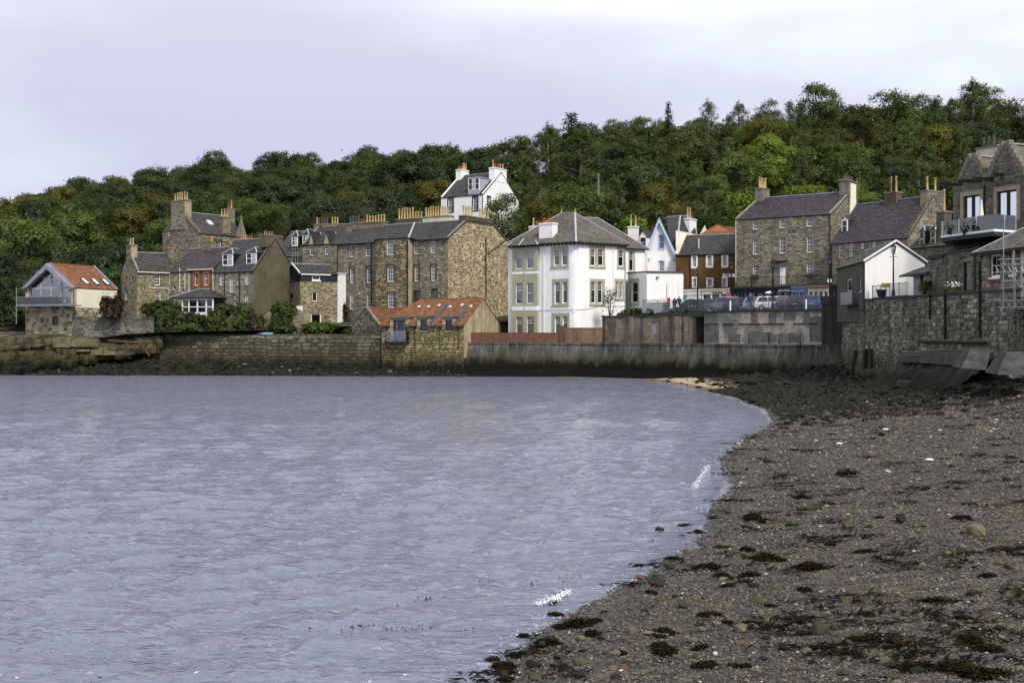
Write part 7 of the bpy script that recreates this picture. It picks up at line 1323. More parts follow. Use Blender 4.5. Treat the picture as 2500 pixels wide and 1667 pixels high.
p = S.p(S.uv(*z5(2008, 848), .1)[0], S.uv(*z5(2008, 848), .1)[1], -.05); mb = MB(); mb.tube(p, p+S.ey*-.03, .26, n=16); o = mb.build('round_sign', 'white_paint'); tag(o, 'round white road sign at the corner of the stone house', 'sign')
p = S.p(S.uv(*z5(1000, 793))[0], S.uv(*z5(1000, 793))[1], -.3); mb = MB(); mb.box(Matrix.Translation(p), -.7, .7, -.03, .03, -.2, .2); o = mb.build('finger_sign', 'lilac_render'); tag(o, 'pale blue-grey finger sign on the lamp post by the brown house', 'sign')
# yellow bin and pot on the wall terrace, gull, litter
p = P3(z7(672, 0)[0], z7(0, 410)[1], 91.5); rt = thing('yellow_grit_bin', 'yellow box on a stand behind the short wavy railing', 'bin', tuple(p)); mb = MB(); mb.box(Matrix.Translation(p), -.28, .28, -.2, .2, -.08, .22); mb.box(Matrix.Translation(p), -.30, .30, -.22, .22, .22, .27); mb.build('box', 'yellow_paint', rt); mb = MB(); mb.box(Matrix.Translation(p), -.18, -.06, -.21, -.2, .0, .1); mb.box(Matrix.Translation(p), .04, .16, -.21, -.2, .0, .1); mb.tube(p+Vector((0, 0, -.95)), p+Vector((0, 0, -.08)), .04, n=6); mb.build('stand', 'black_paint', rt)
p = P3(z7(628, 0)[0], z7(0, 515)[1], 90.5); rt = thing('grey_planter', 'tapered grey planter behind the short wavy railing', 'planter', tuple(p)); mb = MB(); mb.lathe(p, [(.24, 0), (.3, .05), (.42, .5), (.45, .52), (.45, .58), (.38, .56), (.3, .45)], 12); mb.build('pot', 'charcoal_metal', rt); mb = MB(); mb.lathe(p, [(.3, .42), (.37, .5)], 12); mb.build('soil', 'hill_ground', rt)
# scaffold at the right edge
rt = thing('steel_scaffold', 'galvanised scaffold of tubes and lattice beams on the wall at the right edge', 'scaffold', tuple(JW.p(2, 7, -1))); d = -1.2
def sp_(x, y): u, z = JW.uv(*z13(x, y), d); return JW.p(u, z, d)
for x, y0, y1 in ((457, 15, 1275), (622, 330, 1300), (643, 690, 1250)): mb = MB(); mb.tube(sp_(x, y0), sp_(x, y1), .03, n=6); mb.build('standard', 'galvanised', rt)
for y, x0 in ((485, 365), (560, 400), (832, 430), (935, 400)): mb = MB(); mb.tube(sp_(x0, y), sp_(1100, y-25), .028, n=6); mb.build('ledger', 'galvanised', rt)
for (ya, yb, x0) in ((583, 690, 280), (1140, 1247, 365)):
    mb = MB(); mb.tube(sp_(x0, ya), sp_(1100, ya-20), .028, n=6); mb.tube(sp_(x0, yb), sp_(1100, yb-20), .028, n=6); x = x0+50; f = 0
    while x < 1060: mb.tube(sp_(x, yb-3 if f else ya), sp_(x+50, ya if f else yb-3), .018, n=5); x += 50; f = 1-f
    mb.build('lattice_beam', 'steel', rt)
mb = MB(); mb.box(JW.M, JW.uv(*z13(440, 1265), d)[0], JW.len, d-.1, -.1, JW.uv(*z13(600, 1280), d)[1], JW.uv(*z13(600, 1262), d)[1]); mb.build('deck', 'driftwood', rt); mb = MB(); mb.tube(sp_(540, 700), sp_(784, 985), .025, n=6); mb.build('brace', 'galvanised', rt)
# telegraph pole on the bank
p0_, p1_ = P3(z5(0, 0)[0]*0+1461, 500, 165), P3(1461, 425, 165); mb = MB(); mb.tube(p0_+Vector((0, 0, -4)), p1_, .17, .13, 8); o = mb.build('timber_pole', 'driftwood'); tag(o, 'bare grey timber pole on the bank behind the villa', 'pole')
# balcony furniture
FWb, zb_ = BALC
def bp_(x, y): u, z = FWb.uv(*z12(x, y), -1.2); return FWb.p(u, z, -1.2)
rt = thing('yellow_trestle', 'yellow metal trestle on the glass house balcony', 'trestle', tuple(bp_(565, 655))); mb = MB(); a, b, c, e = bp_(522, 655), bp_(540, 632), bp_(592, 632), bp_(608, 655)
for k in (0, .5): o_ = FWb.ey*k; mb.path([a+o_, b+o_, c+o_, e+o_], .05, 6)
mb.build('frame', 'yellow_paint', rt); mb = MB(); mb.tube(b, b+FWb.ey*.5, .04, n=6); mb.tube(c, c+FWb.ey*.5, .04, n=6); mb.build('cross_bar', 'yellow_paint', rt)
rt = thing('yellow_topped_stand', 'white cranked stand with yellow and red top on the glass house balcony', 'stand', tuple(bp_(650, 655))); mb = MB(); mb.path([bp_(648, 655), bp_(690, 600)], .06, 6); mb.build('leg', 'white_paint', rt); mb = MB(); q = bp_(665, 580); mb.box(Matrix.Translation(q), -.35, .4, -.25, .25, -.08, .1); mb.build('top', 'yellow_paint', rt); mb = MB(); mb.box(Matrix.Translation(bp_(625, 650)), -.25, .25, -.2, .2, -.05, .12); mb.build('foot', 'red_paint', rt)
rt = thing('garden_chair', 'green garden chair on the glass house balcony', 'chair', tuple(bp_(420, 655))); mb = MB(); q = bp_(420, 640); mb.box(Matrix.Translation(q), -.25, .25, -.25, .25, .0, .05); mb.build('seat', 'plastic_teal', rt); mb = MB(); mb.box(Matrix.Translation(q), -.25, .25, .2, .25, .1, .6); mb.build('backrest', 'plastic_teal', rt)
for sx in (-.22, .22):
    for sy in (-.22, .22): mb = MB(); mb.tube(q+Vector((sx, sy, -.45)), q+Vector((sx, sy, 0)), .02, n=5); mb.build('leg', 'plastic_teal', rt)
# folded parasol and table on the crow-stepped house's balcony
bq, zq, qw = QB; p = hit(*z6(1478, 740), Vector((0, 78.3, 0)), Vector((0, 1, 0))); p.z = zq+.02; rt = thing('folded_parasol', 'folded pale parasol on the glass-fronted balcony', 'parasol', tuple(p)); mb = MB(); mb.lathe(p, [(.3, .0), (.3, .08), (.03, .1), (.025, .5)], 10); mb.build('base', 'charcoal_metal', rt); mb = MB(); mb.lathe(p, [(.26, .35), (.24, .6), (.12, 1.6), (.06, 2.2), (.02, 2.35)], 9); mb.build('canopy', 'cream_render', rt)
for i, x in enumerate((1190, 1330, 1500, 1560, 1660, 1740)):
    p = P3(*z6(x, 842), 79.0+.0*i); p.z = zq; lab = ['small leafy plant in pot at the left end of the glass balcony', 'trailing plant in pot before the first patio door', 'pale leafy plant in pot below the folded parasol', 'dark leafy plant in pot right of the folded parasol', 'yellow-green potted plant at the corner of the balcony', 'potted shrub before the second patio door'][i]
    rt = thing('potted_plant', lab, 'plant', tuple(p), 'potted plants on the balcony'); mb = MB(); mb.lathe(p, [(.14, 0), (.2, .3), (.22, .32), (.18, .3)], 10); mb.build('pot', 'charcoal_metal', rt); mb = MB(); rg = random.Random(i)
    for k in range(90): q = p+Vector((rg.gauss(0, .18), rg.gauss(0, .18), .35+abs(rg.gauss(0, .25)))); d1 = Vector((rg.gauss(0, 1), rg.gauss(0, 1), rg.gauss(0, 1))).normalized()*.09; d2 = Vector((rg.gauss(0, 1), rg.gauss(0, 1), rg.gauss(0, 1))).normalized()*.06; mb.poly([q-d1, q-d2, q+d1, q+d2], 0, rg.random()*.99+.005)
    mb.build('foliage', ['leaf_bush', 'leaf_birch', 'leaf_ash', 'leaf_bush', 'leaf_lime', 'leaf_ash'][i], rt)
# hill house
h = House('white_hill_house', 'white harled house with black window margins alone on the wooded hillside', 'house', (1077, 184.5), (1179, 180), px=1266, side='R', z0=14, ze=ZZ(475, 180), zr=ZZ(420.5, 184))
BS = lambda: dict(frame='white_paint', sill='black_paint', sur=('black_paint', .2, .03, .2))
h.walls('white_harl', front=[(R(zH, 300, 915, 398, 1195), '9', BS()), (R(zH, 825, 885, 922, 1165), '9', BS()), (R(zH, 340, 1325, 405, 1500), '9', BS())], right=[(R(zH, 1135, 880, 1195, 1040), '9', BS())]); h.roof(seed=95, oe=.1); skews(h.root, h.L, h.gab(h.L), 'white_harl'); skews(h.root, h.R, h.gab(h.R), 'white_harl', .2)
dormer(h.root, h.F, R(zH, 732, 480, 965, 730), .25, 3.4, kind='flat', wins=3, cheek='lead', mat='lead', face='white_paint'); a = h.F.rect(R(zH, 735, 730, 965, 815), .2); mb = MB(); mb.box(h.F.M, a[0], a[1], -.02, .3, a[2]-.1, a[3]); mb.build('dormer_apron', 'lead', h.root)
a, b = h.R.uv(*zH(1278, 245)), h.R.uv(*zH(1535, 245)); chimney(h.root, h.R, a[0], b[0], -.05, 1., h.zr-1.6, a[1], 'white_harl', pots(('can', 1, 1.2), ('red', 2, 1.4), ('buff', 2, 1.1)), cap='white_harl')
a, b = h.L.uv(*zH(615, 295)), h.L.uv(*zH(378, 295)); chimney(h.root, h.L, h.depth/2-1.15, h.depth/2+1.15, 0., 1., h.zr-1.8, ZZ(414, 188), 'white_harl', pots(('can', 3, 1.2), ('red', 3, 1.)), cap='white_harl')
pipe(h.root, h.F, zH(1032, 0)[0], zH(0, 840)[1], zH(0, 1300)[1])
# ---------------------------------------------------------------- foliage meshes
def leafmesh(name, C, tint, size, mat, rg, out=None, droop=0., asp=.6):
    """one small quad per leaf spray at each centre"""
    n = len(C); a = rg.normal(size=(n, 3)); 
    if out is not None: a = np.where((a*out).sum(1, keepdims=True) < 0, -a, a)*.9+out*.8
    a /= np.linalg.norm(a, axis=1, keepdims=True); b = rg.normal(size=(n, 3)); b[:, 2] -= droop; b -= a*(a*b).sum(1, keepdims=True); b /= np.linalg.norm(b, axis=1, keepdims=True); c = np.cross(a, b)
    s = size*rg.uniform(.6, 1.3, (n, 1)); v = np.stack([C-b*s*.5, C-c*s*asp*.5, C+b*s*.5, C+c*s*asp*.5], 1) if out is None else np.stack([C-b*s*.5, C-c*s*asp*.5, C+b*s*.5, C+c*s*asp*.5], 1).reshape(-1, 3)
    me = bpy.data.meshes.new(name); me.vertices.add(4*n); me.vertices.foreach_set('co', v.ravel()); me.loops.add(4*n); me.loops.foreach_set('vertex_index', np.arange(4*n, dtype=np.int32)); me.polygons.add(n); me.polygons.foreach_set('loop_start', np.arange(n, dtype=np.int32)*4); me.update(calc_edges=True)
    if out is not None:
        N = out+a*.22+np.array((0, 0, .30)); N /= np.linalg.norm(N, axis=1, keepdims=True)+1e-6; me.polygons.foreach_set('use_smooth', np.ones(n, bool)); me.normals_split_custom_set_from_vertices(np.repeat(N, 4, 0))
    t = me.attributes.new('tint', 'FLOAT', 'FACE'); t.data.foreach_set('value', np.clip(tint, .002, .998).astype(np.float32)); me.materials.append(MAT[mat]); return me
def sphere_pts(rg, n, up=.0):
    p = rg.normal(size=(n, 3)); p /= np.linalg.norm(p, axis=1, keepdims=True); p[:, 2] = np.where(p[:, 2] < -.35+up, -p[:, 2]*.8, p[:, 2]); return p
def trunkmesh(name, segs, mat):
    mb = MB()
    for a, b, r0, r1 in segs: mb.tube(a, b, r0, r1, 6, cap=False)
    me = bpy.data.meshes.new(name); me.from_pydata(mb.v, [], mb.f); me.materials.append(MAT[mat]); me.polygons.foreach_set('use_smooth', [True]*len(me.polygons)); return me
def make_tree(kind, seed):
    rg = np.random.default_rng(seed); rr = random.Random(seed); V = lambda *a: Vector(a); segs = []; C = []; T = []; O = []
    if kind in ('oak', 'ash', 'gold', 'brown', 'lime'):
        Ht = 10.; wide = {'oak': 4.0, 'ash': 3.3, 'gold': 3.6, 'brown': 3.7, 'lime': 4.2}[kind]; nl = {'oak': 15, 'ash': 14, 'gold': 14, 'brown': 14, 'lime': 17}[kind]; leaf = {'oak': .30, 'ash': .26, 'gold': .27, 'brown': .25, 'lime': .26}[kind]; per = {'oak': 900, 'ash': 700, 'gold': 760, 'brown': 600, 'lime': 780}[kind]
        top = V(rr.uniform(-.3, .3), rr.uniform(-.3, .3), 6.5); segs += [(V(0, 0, -1), V(0, 0, 2.2), .34, .27), (V(0, 0, 2.2), top, .27, .10)]
        for k in range(nl):
            a = 2.4*k+rr.uniform(-.5, .5); f = (k+.5)/nl; z = 2.3+6.6*f; rad = wide*math.sin(math.pi*min(.96, .20+.76*f))**.75*rr.uniform(.45, .88); c = np.array((math.cos(a)*rad, math.sin(a)*rad, z+rr.uniform(-.5, .5))); r_ = rr.uniform(1.05, 2.0)*(1.15 if kind == 'oak' else 1.)
            b0 = V(0, 0, 2.0+4.2*f*.8); segs.append((b0, V(*c)*1., .09, .03)); nc = int(per/13); P = sphere_pts(rg, nc); cc = c+P*r_*rg.uniform(.72, 1.05, (nc, 1))*np.array((1, 1, .78)); lt = rr.random()*.55+.10
            for q, pn in zip(cc, P): m = 13; C.append(q+rg.normal(size=(m, 3))*.24); O.append(np.repeat(pn[None], m, 0)); T.append(np.full(m, lt+rg.normal()*.06)+rg.normal(size=m)*.06)
    elif kind == 'birch':
        leaf = .20; segs += [(V(0, 0, -1), V(.1, 0, 5), .2, .14), (V(.1, 0, 5), V(0, .2, 12), .14, .03)]
        for k in range(30):
            a = 2.4*k+rr.uniform(-.4, .4); f = k/30; z = 2.8+9.6*f; L = (2.9*(1-f)**.7+.35)*rr.uniform(.7, 1.15)*(min(1, .45+f*2.2)); tip = V(math.cos(a)*L, math.sin(a)*L, z+L*.75*rr.uniform(.5, 1)); b0 = V(0, 0, z-.2); segs.append((b0, tip, .05, .015)); lt = rr.random()*.5+.15
            for j in range(9):
                t = .25+.75*rr.random(); s0 = b0.lerp(tip, t); hang = rr.uniform(.5, 1.9)*(1-.5*f); m = 24; w = rg.random((m, 1)); base = np.array(s0)+rg.normal(size=(1, 3))*.28; q = base+np.concatenate([rg.normal(size=(m, 2))*.14, -w*hang], 1); C.append(q); O.append(np.zeros((m, 3))); T.append(np.full(m, lt+rg.normal()*.1)+rg.normal(size=m)*.13)
    elif kind == 'spire':
        leaf = .26; segs += [(V(0, 0, -1), V(0, 0, 11), .2, .03)]
        for k in range(60):
            f = k/60; z = 1.2+9.8*f; L = 2.1*(1-f)**.8+.15; a = 2.4*k; tip = np.array((math.cos(a)*L, math.sin(a)*L, z-.25*L+rr.uniform(-.2, .2))); m = int(100*(1-f)+25); w = rg.random((m, 1)); C.append(np.array((0, 0, z))*(1-w)+tip*w+rg.normal(size=(m, 3))*np.array((.22, .22, .14))); O.append(np.zeros((m, 3))); T.append(np.full(m, .3+rg.normal()*.12)+rg.normal(size=m)*.12)
    elif kind == 'bare':
        leaf = .14; segs += [(V(0, 0, -1), V(0, 0, 3), .2, .15)]
        for k in range(26):
            a = 2.4*k; f = rr.random(); p = V(0, 0, 1.5+2*f); d = V(math.cos(a)*.7, math.sin(a)*.7, .9).normalized(); r_ = .08
            for j in range(5):
                q = p+d*rr.uniform(.7, 1.3); segs.append((p, q, r_, r_*.7)); 
                for s_ in range(2): e = q+(d+V(rr.gauss(0, .6), rr.gauss(0, .6), rr.gauss(.2, .4))).normalized()*rr.uniform(.5, 1.1); segs.append((q, e, r_*.5, .01)); m = 5; C.append(np.array(e)+rg.normal(size=(m, 3))*.2); O.append(np.zeros((m, 3))); T.append(rg.random(m))
                d = (d+V(rr.gauss(0, .3), rr.gauss(0, .3), rr.gauss(.1, .2))).normalized(); p = q; r_ *= .72
    mat = {'oak': 'leaf_oak', 'ash': 'leaf_ash', 'gold': 'leaf_gold', 'brown': 'leaf_brown', 'lime': 'leaf_lime', 'birch': 'leaf_birch', 'spire': 'leaf_oak', 'bare': 'leaf_dry'}[kind]
    C = np.vstack(C); O = np.vstack(O); T = np.concatenate(T); return trunkmesh('trunk', segs, 'bark_pale' if kind == 'birch' else 'bark'), leafmesh('crown', C, T, leaf, mat, rg, O if kind not in ('birch', 'spire') else (lambda q: q/np.linalg.norm(q, axis=1, keepdims=True))(C*np.array((1, 1, 0))+np.array((0, 0, .9))), droop=1.2 if kind == 'birch' else 0.)
PROTO = {k: [make_tree(k, 100+i*7+j*31) for j in range(n)] for i, (k, n) in enumerate((('oak', 4), ('ash', 3), ('birch', 3), ('gold', 2), ('brown', 2), ('lime', 1), ('spire', 1), ('bare', 1)))}
BASEH = {'oak': 9.9, 'ash': 9.9, 'gold': 9.9, 'brown': 9.8, 'lime': 9.9, 'birch': 13., 'spire': 11., 'bare': 7.5}
NAME = {'oak': 'oak_tree', 'ash': 'ash_tree', 'birch': 'birch_tree', 'gold': 'autumn_tree', 'brown': 'brown_tree', 'lime': 'lime_green_tree', 'spire': 'conifer_tree', 'bare': 'bare_tree'}
def plant_tree(kind, x, y, z, hgt, lab, group=None, wide=1.):
    tm, cm = random.choice(PROTO[kind]); s = hgt/BASEH[kind]; r = bpy.data.objects.new(NAME[kind], None); r.empty_display_size = .3; COL.objects.link(r); tag(r, lab, 'tree', group); r.location = (x, y, z); r.rotation_euler = (0, 0, random.uniform(0, 6.28)); sw = s*wide*random.uniform(.92, 1.12); r.scale = (sw, sw, s)
    for nm, me in (('trunk', tm), ('crown', cm)): o = bpy.data.objects.new(nm, me); COL.objects.link(o); o.parent = r
    return r
DESC = {'oak': 'dark green bushy tree', 'ash': 'mid green loose-crowned tree', 'birch': 'olive drooping birch', 'gold': 'yellowing autumn tree', 'brown': 'brownish thinning tree', 'spire': 'dark pointed conifer', 'bare': 'nearly bare twiggy tree'}
def zone(px): return 'left end of the wood' if px < 420 else 'slope above the tower house' if px < 720 else 'slope above the tenement' if px < 1080 else 'slope above the villa' if px < 1600 else 'slope above the stone house' if px < 2100 else 'right end of the wood'
special = [(1880, 330, 207, 'lime', 'bright lime green tree in the middle of the wood above the stone house', 1.05), (2105, 255, 232, 'gold', 'golden autumn tree on the skyline right of the lime green tree', 1.05), (2375, 180, 226, 'birch', 'tallest feathery birch on the skyline near the right edge', 1.35), (2285, 222, 228, 'birch', 'second tall birch on the skyline left of the tallest one', 1.), (2185, 222, 236, 'ash', 'dark rounded tree on the skyline between the golden tree and the birches', 1.15), (2000, 203, 240, 'ash', 'pale airy tree standing highest above the stone house', 1.), (1930, 235, 236, 'birch', 'slender pale tree left of the highest airy tree', 1.), (1730, 232, 240, 'birch', 'slender dark birch on the skyline above the blue-trimmed house', .95), (1805, 238, 238, 'birch', 'twin-topped birch on the skyline right of the slender dark one', 1.1), (1632, 246, 245, 'spire', 'small dark conifer poking above the skyline over the villa chimney', .9), (1395, 272, 232, 'spire', 'broad dark conifer on the skyline above the villa roof', 1.6), (520, 373, 245, 'oak', 'rounded tree breaking the skyline above the tower house', 1.1), (55, 515, 172, 'ash', 'light green tree at the left edge behind the glass-gabled house', 1.25), (1308, 425, 186, 'birch', 'olive round-topped birch right of the white hill house', 1.25), (1228, 472, 175.5, 'ash', 'leafy green tree in front of the white hill house gable', .8), (1665, 312, 214, 'brown', 'brown domed tree among the green above the blue-trimmed house', 1.3), (1560, 330, 205, 'birch', 'large drooping birch above the villa roof', 1.5), (1770, 290, 212, 'birch', 'broad drooping birch left of the lime green tree', 1.4), (1420, 300, 212, 'birch', 'wide drooping birch above the bare pole', 1.5), (890, 470, 180, 'bare', 'bare branching tree above the tenement chimneys', 1.3), (2450, 245, 222, 'brown', 'brownish birch-like tree at the right edge skyline', 1.2), (400, 520, 186, 'ash', 'fresh green tree left of the tower house chimney', 1.2)]
used = []
for px, pt, D, kind, lab, wd in special:
    x = (px-CX)/F*D; z = float(hill_z(x, D)); plant_tree(kind, x, D, z-.3, max(5., ZZ(pt, D)-z), lab, None, wd); used.append((x, D))
rg_ = random.Random(42); D = 166.
while D < 262:
    px = -120+rg_.uniform(0, 60)
    while px < 2640:
        step = rg_.uniform(5.2, 8.2)*F/D; px += step; dd = D+rg_.uniform(-3, 3); x = (px-CX)/F*dd
        if (1040 < px < 1290 and dd < 199) or (360 < px < 640 and dd < 184) or (px > 1290 and dd < 176 and px < 1800) or (px >= 1800 and dd < 168) or (640 < px < 860 and dd < 178): continue
        if any((x-a)**2+(dd-b)**2 < 16 for a, b in used) or (1815 < px < 1950 and 182 < dd < 207) or (2055 < px < 2155 and 210 < dd < 232): continue
        u = rg_.random()
        if px < 1080: kind = 'oak' if u < .66 else 'ash' if u < .88 else 'gold' if u < .97 else 'brown'
        else: kind = 'birch' if u < .38 else 'oak' if u < .55 else 'ash' if u < .84 else 'gold' if u < .93 else 'brown' if u < .97 else 'spire'
        h_ = rg_.uniform(8.2, 13.)*(1.18 if kind == 'birch' else 1.)*(.9 if px < 1000 else 1.08); z = float(hill_z(x, dd))
        if dd > 232: h_ = min(h_, rg_.uniform(7.5, 11.5))
        zn = ('skyline' if dd > 238 else 'middle' if dd > 205 else 'foot')+' of the '+zone(px); plant_tree(kind, x, dd, z-.3, h_, DESC[kind]+' at the '+zn, DESC[kind]+' at the '+zn, rg_.uniform(1.0, 1.4))
    D += 8.6
for k in range(16):                                            # the wood's edge down at the left end
    D = rg_.uniform(152, 168); px = rg_.uniform(-90, 280); x = (px-CX)/F*D; kind = rg_.choice(['oak', 'oak', 'ash', 'oak', 'brown']); plant_tree(kind, x, D, float(hill_z(x, D))-.3, rg_.uniform(6.5, 9.5), DESC[kind]+' low behind the glass-gabled house', DESC[kind]+'s behind the glass-gabled house', 1.15)
# undergrowth beneath the trees
C = []; T = []
for k in range(2600):
    D = rg_.uniform(156, 240); px = rg_.uniform(-100, 2620); x = (px-CX)/F*D
    if (1040 < px < 1290 and 176 < D < 196) or (380 < px < 620 and D < 182): continue
    z = float(hill_z(x, D)); m = 26; C.append(np.array((x, D, z+.5))+RNG.normal(size=(m, 3))*np.array((1.1, 1.1, .55))); T.append(np.full(m, rg_.random()*.5)+RNG.normal(size=m)*.12)
me = leafmesh('undergrowth', np.vstack(C), np.concatenate(T), .42, 'leaf_bush', RNG); o = link('undergrowth', me, None, 'stuff'); o['label'] = 'tangled undergrowth beneath the trees of the hill'
# ---------------------------------------------------------------- shrubs
def bush(px, yt, yb, wpx, D, mat, lab, n=2200, leaf=.23, dens=.9, name='shrub', group=None, shape=.5, depth=None):
    w = wpx*D/F/2; z0 = ZZ(yb, D); h = ZZ(yt, D)-z0; x = (px-CX)/F*D; rg = np.random.default_rng(int(px*7+yt)); r = thing(name, lab, 'shrub', (x, D, z0), group); C = []; O = []; T = []; n = int(n*1.5); nl = max(8, int(9*w/max(h, .6)+8)); dp = depth or w*.7
    for k in range(nl):
        a = rg.uniform(0, 6.28); q = rg.random()**.5*.7; f = rg.uniform(.06, .78); c = np.array((math.cos(a)*q*w, math.sin(a)*q*dp, h*f)); r_ = np.array((w*.42, dp*.42, h*(1-f)*.95+.12))*rg.uniform(.8, 1.12); nc = max(10, int(n/nl/9)); P = sphere_pts(rg, nc); lt = rg.random()*.5+.15
        for pn in P: m = 9; qn = c+pn*r_*rg.uniform(.75, 1.04); C.append(qn+rg.normal(size=(m, 3))*.10); O.append(np.repeat(pn[None], m, 0)); T.append(np.full(m, lt+rg.normal()*.1)+rg.normal(size=m)*.14)
    C = np.vstack(C); C[:, 2] = np.maximum(C[:, 2], -.2); me = leafmesh('foliage', C, np.concatenate(T), leaf, mat, rg, np.vstack(O)); link('foliage', me, r)
    segs = [(Vector((0, 0, -.4)), Vector((rg.uniform(-.6, .6)*w, rg.uniform(-.5, .5)*dp, h*rg.uniform(.5, .85))), .05, .015) for _ in range(7)]; link('stem', trunkmesh('stem', segs, 'bark'), r); return r
def b9(x0, x1, yt, yb, D, mat, lab, **k): a = z9((x0+x1)/2, yt); b = z9(0, yb); bush(a[0], a[1], b[1], (x1-x0)/4.4377, D, mat, lab, **k)
b9(160, 545, 318, 690, 140.6, 'leaf_bush', 'large dark green shrub at the left of the walled garden', n=6500); b9(50, 225, 365, 520, 142.6, 'leaf_bush', 'small dark shrub against the chimneyed stone house', n=1800)
b9(440, 780, 465, 640, 141.3, 'leaf_oak', 'low dark spreading shrub in front of the white porch', n=3500); b9(430, 700, 590, 690, 139.2, 'leaf_birch', 'olive shrub hanging over the sea wall below the porch', n=2200)
b9(740, 1010, 440, 690, 139.8, 'leaf_birch', 'tall olive shrub below the orange-trimmed house', n=3600); b9(850, 1080, 380, 520, 142.0, 'leaf_brown', 'feathery grey-brown shrub before the twin-dormer house', n=2000)
b9(1075, 1300, 372, 512, 142.0, 'leaf_lime2' if 'leaf_lime2' in MAT else 'leaf_ash', 'clipped yellow-green shrub below the twin-dormer house', n=3000); b9(980, 1240, 510, 690, 139.4, 'leaf_ash', 'broad green shrub in the middle of the garden', n=3200)
b9(1200, 1470, 470, 690, 140.0, 'leaf_dry', 'wispy grey-green shrub beside the rubble wall', n=2400); b9(1470, 1750, 355, 600, 140.6, 'leaf_ash', 'tall ivy-clad shrub against the white wall stub', n=4200); b9(1440, 1720, 530, 650, 139.4, 'leaf_bush', 'dense dark shrub at the foot of the ivy', n=2600)
b9(1480, 1780, 610, 690, 138.2, 'leaf_bush', 'low dark hedge on the sea wall right of the blue panel', n=1800); b9(1780, 2200, 575, 690, 138.6, 'leaf_grass', 'mound of bright long grass before the slate-hung house', n=3800, leaf=.22); b9(890, 1060, 640, 692, 137.6, 'leaf_dry', 'pale flowering shrub spilling over the sea wall', n=900)
b9(2190, 2330, 330, 690, 150.5, 'leaf_brown', 'bare brown creeper climbing the left end of the tenement', n=1500, depth=.3); b9(2250, 2345, 640, 770, 135.2, 'leaf_birch', 'little yellow-green tuft where the sea wall meets the shed', n=500)
a = z12(1260, 540); bush(a[0], a[1], z12(0, 800)[1], 60, 138.0, 'leaf_red', 'reddish brown shrub against the cream side of the glass-gabled house', n=3000)
bush(1440, 522, 545, 34, 158, 'leaf_gold', 'small yellow shrub behind the villa ridge', n=900); bush(1500, 512, 565, 130, 160, 'leaf_bush', 'ivy-covered bank behind the villa', n=4500); bush(1600, 500, 575, 90, 158, 'leaf_birch', 'feathery olive shrub left of the blue-trimmed house', n=2600); bush(1545, 530, 585, 70, 156, 'leaf_lime', 'lime green shrub beside the tall white chimney', n=2200); bush(1460, 480, 545, 42, 163, 'leaf_ash', 'upright green shrub at the foot of the bare pole', n=1400)
bush(1740, 520, 570, 130, 162, 'leaf_bush', 'dark hedge behind the red-roofed cottage', n=2600); bush(1812, 465, 570, 90, 156, 'leaf_lime', 'light green shrub against the left gable of the stone house', n=3200); bush(1850, 455, 540, 60, 168, 'leaf_ash', 'green sapling behind the stone house chimney', n=1500); bush(1960, 455, 480, 130, 160, 'leaf_lime', 'yellow-green crown just above the stone house ridge', n=2200); bush(2180, 430, 500, 90, 150, 'leaf_brown', 'brown shrub behind the purple slate roof', n=1800); bush(2290, 430, 560, 100, 140, 'leaf_oak', 'dark evergreen mass behind the crow-stepped chimney', n=3500)
bush(1655, 752, 776, 150, 126.4, 'leaf_grass', 'ragged weeds along the top of the sooty brick wall', n=2600, depth=.5); bush(1700, 756, 780, 60, 123.4, 'leaf_ash', 'bright green clump of weeds at the end of the brick wall', n=900, depth=.5); bush(1555, 757, 776, 80, 128.2, 'leaf_birch', 'thin weeds beside the white flat-roofed extension', n=700, depth=.4)
bush(1490, 700, 778, 46, 130.2, 'leaf_ash', 'thin straggling sapling against the white villa wall', n=420, leaf=.15); bush(2400, 690, 712, 36, 78.5, 'leaf_bush', 'dark creeper at the doorway of the terrace block', n=500, leaf=.12); bush(2258, 688, 720, 30, 84.3, 'leaf_grass', 'small fern growing at the foot of the outhouse', n=400, leaf=.14)
# spiky plant behind the stone house chimney
r = thing('spiky_conifer', 'spiky lime green conifer fronds behind the cream chimney', 'tree', tuple(P3(2098, 500, 150))); mb = MB(); rg = random.Random(3); c = P3(2098, 485, 150)
for k in range(26):
    a = rg.uniform(-1.5, 1.5); L = rg.uniform(1.6, 3.6); d = Vector((math.sin(a)*.8, rg.uniform(-.4, .4), math.cos(a)*.9)).normalized(); p = c
    for j in range(14):
        q = p+d*L/14; s_ = d.cross(Vector((0, 1, 0))).normalized()
        for sg in (-1, 1): w_ = .34*(1-j/15); mb.poly([p, q, q+(s_*sg*.8+d*.6)*w_], 0, rg.random()*.99+.005)
        p = q; d = (d+Vector((0, 0, -.05))).normalized()
mb.build('fronds', 'leaf_lime', r); mb = MB(); mb.tube(c+Vector((0, 0, -9)), c+Vector((0, 0, 3)), .15, .05); mb.build('trunk', 'bark', r)
# white flowers on the terrace wall
p = P3(*z7(1355, 445), 77.2); r = thing('flower_clump', 'clump of pale flowers at the edge of the tall wall terrace', 'flowers', tuple(p)); C = RNG.normal(size=(160, 3))*np.array((.35, .2, .16))+np.array((0, 0, .12)); link('leaves', leafmesh('leaves', C, RNG.random(160), .16, 'leaf_grass', RNG), r); mb = MB(); rg = random.Random(8)
for k in range(26): q = p+Vector((rg.gauss(0, .28), rg.gauss(0, .15), rg.uniform(.15, .5))); mb.lathe(q, [(.02, 0), (.06, .03), (.05, .07), (.01, .09)], 6)
mb.build('blooms', 'curtain_white', r)
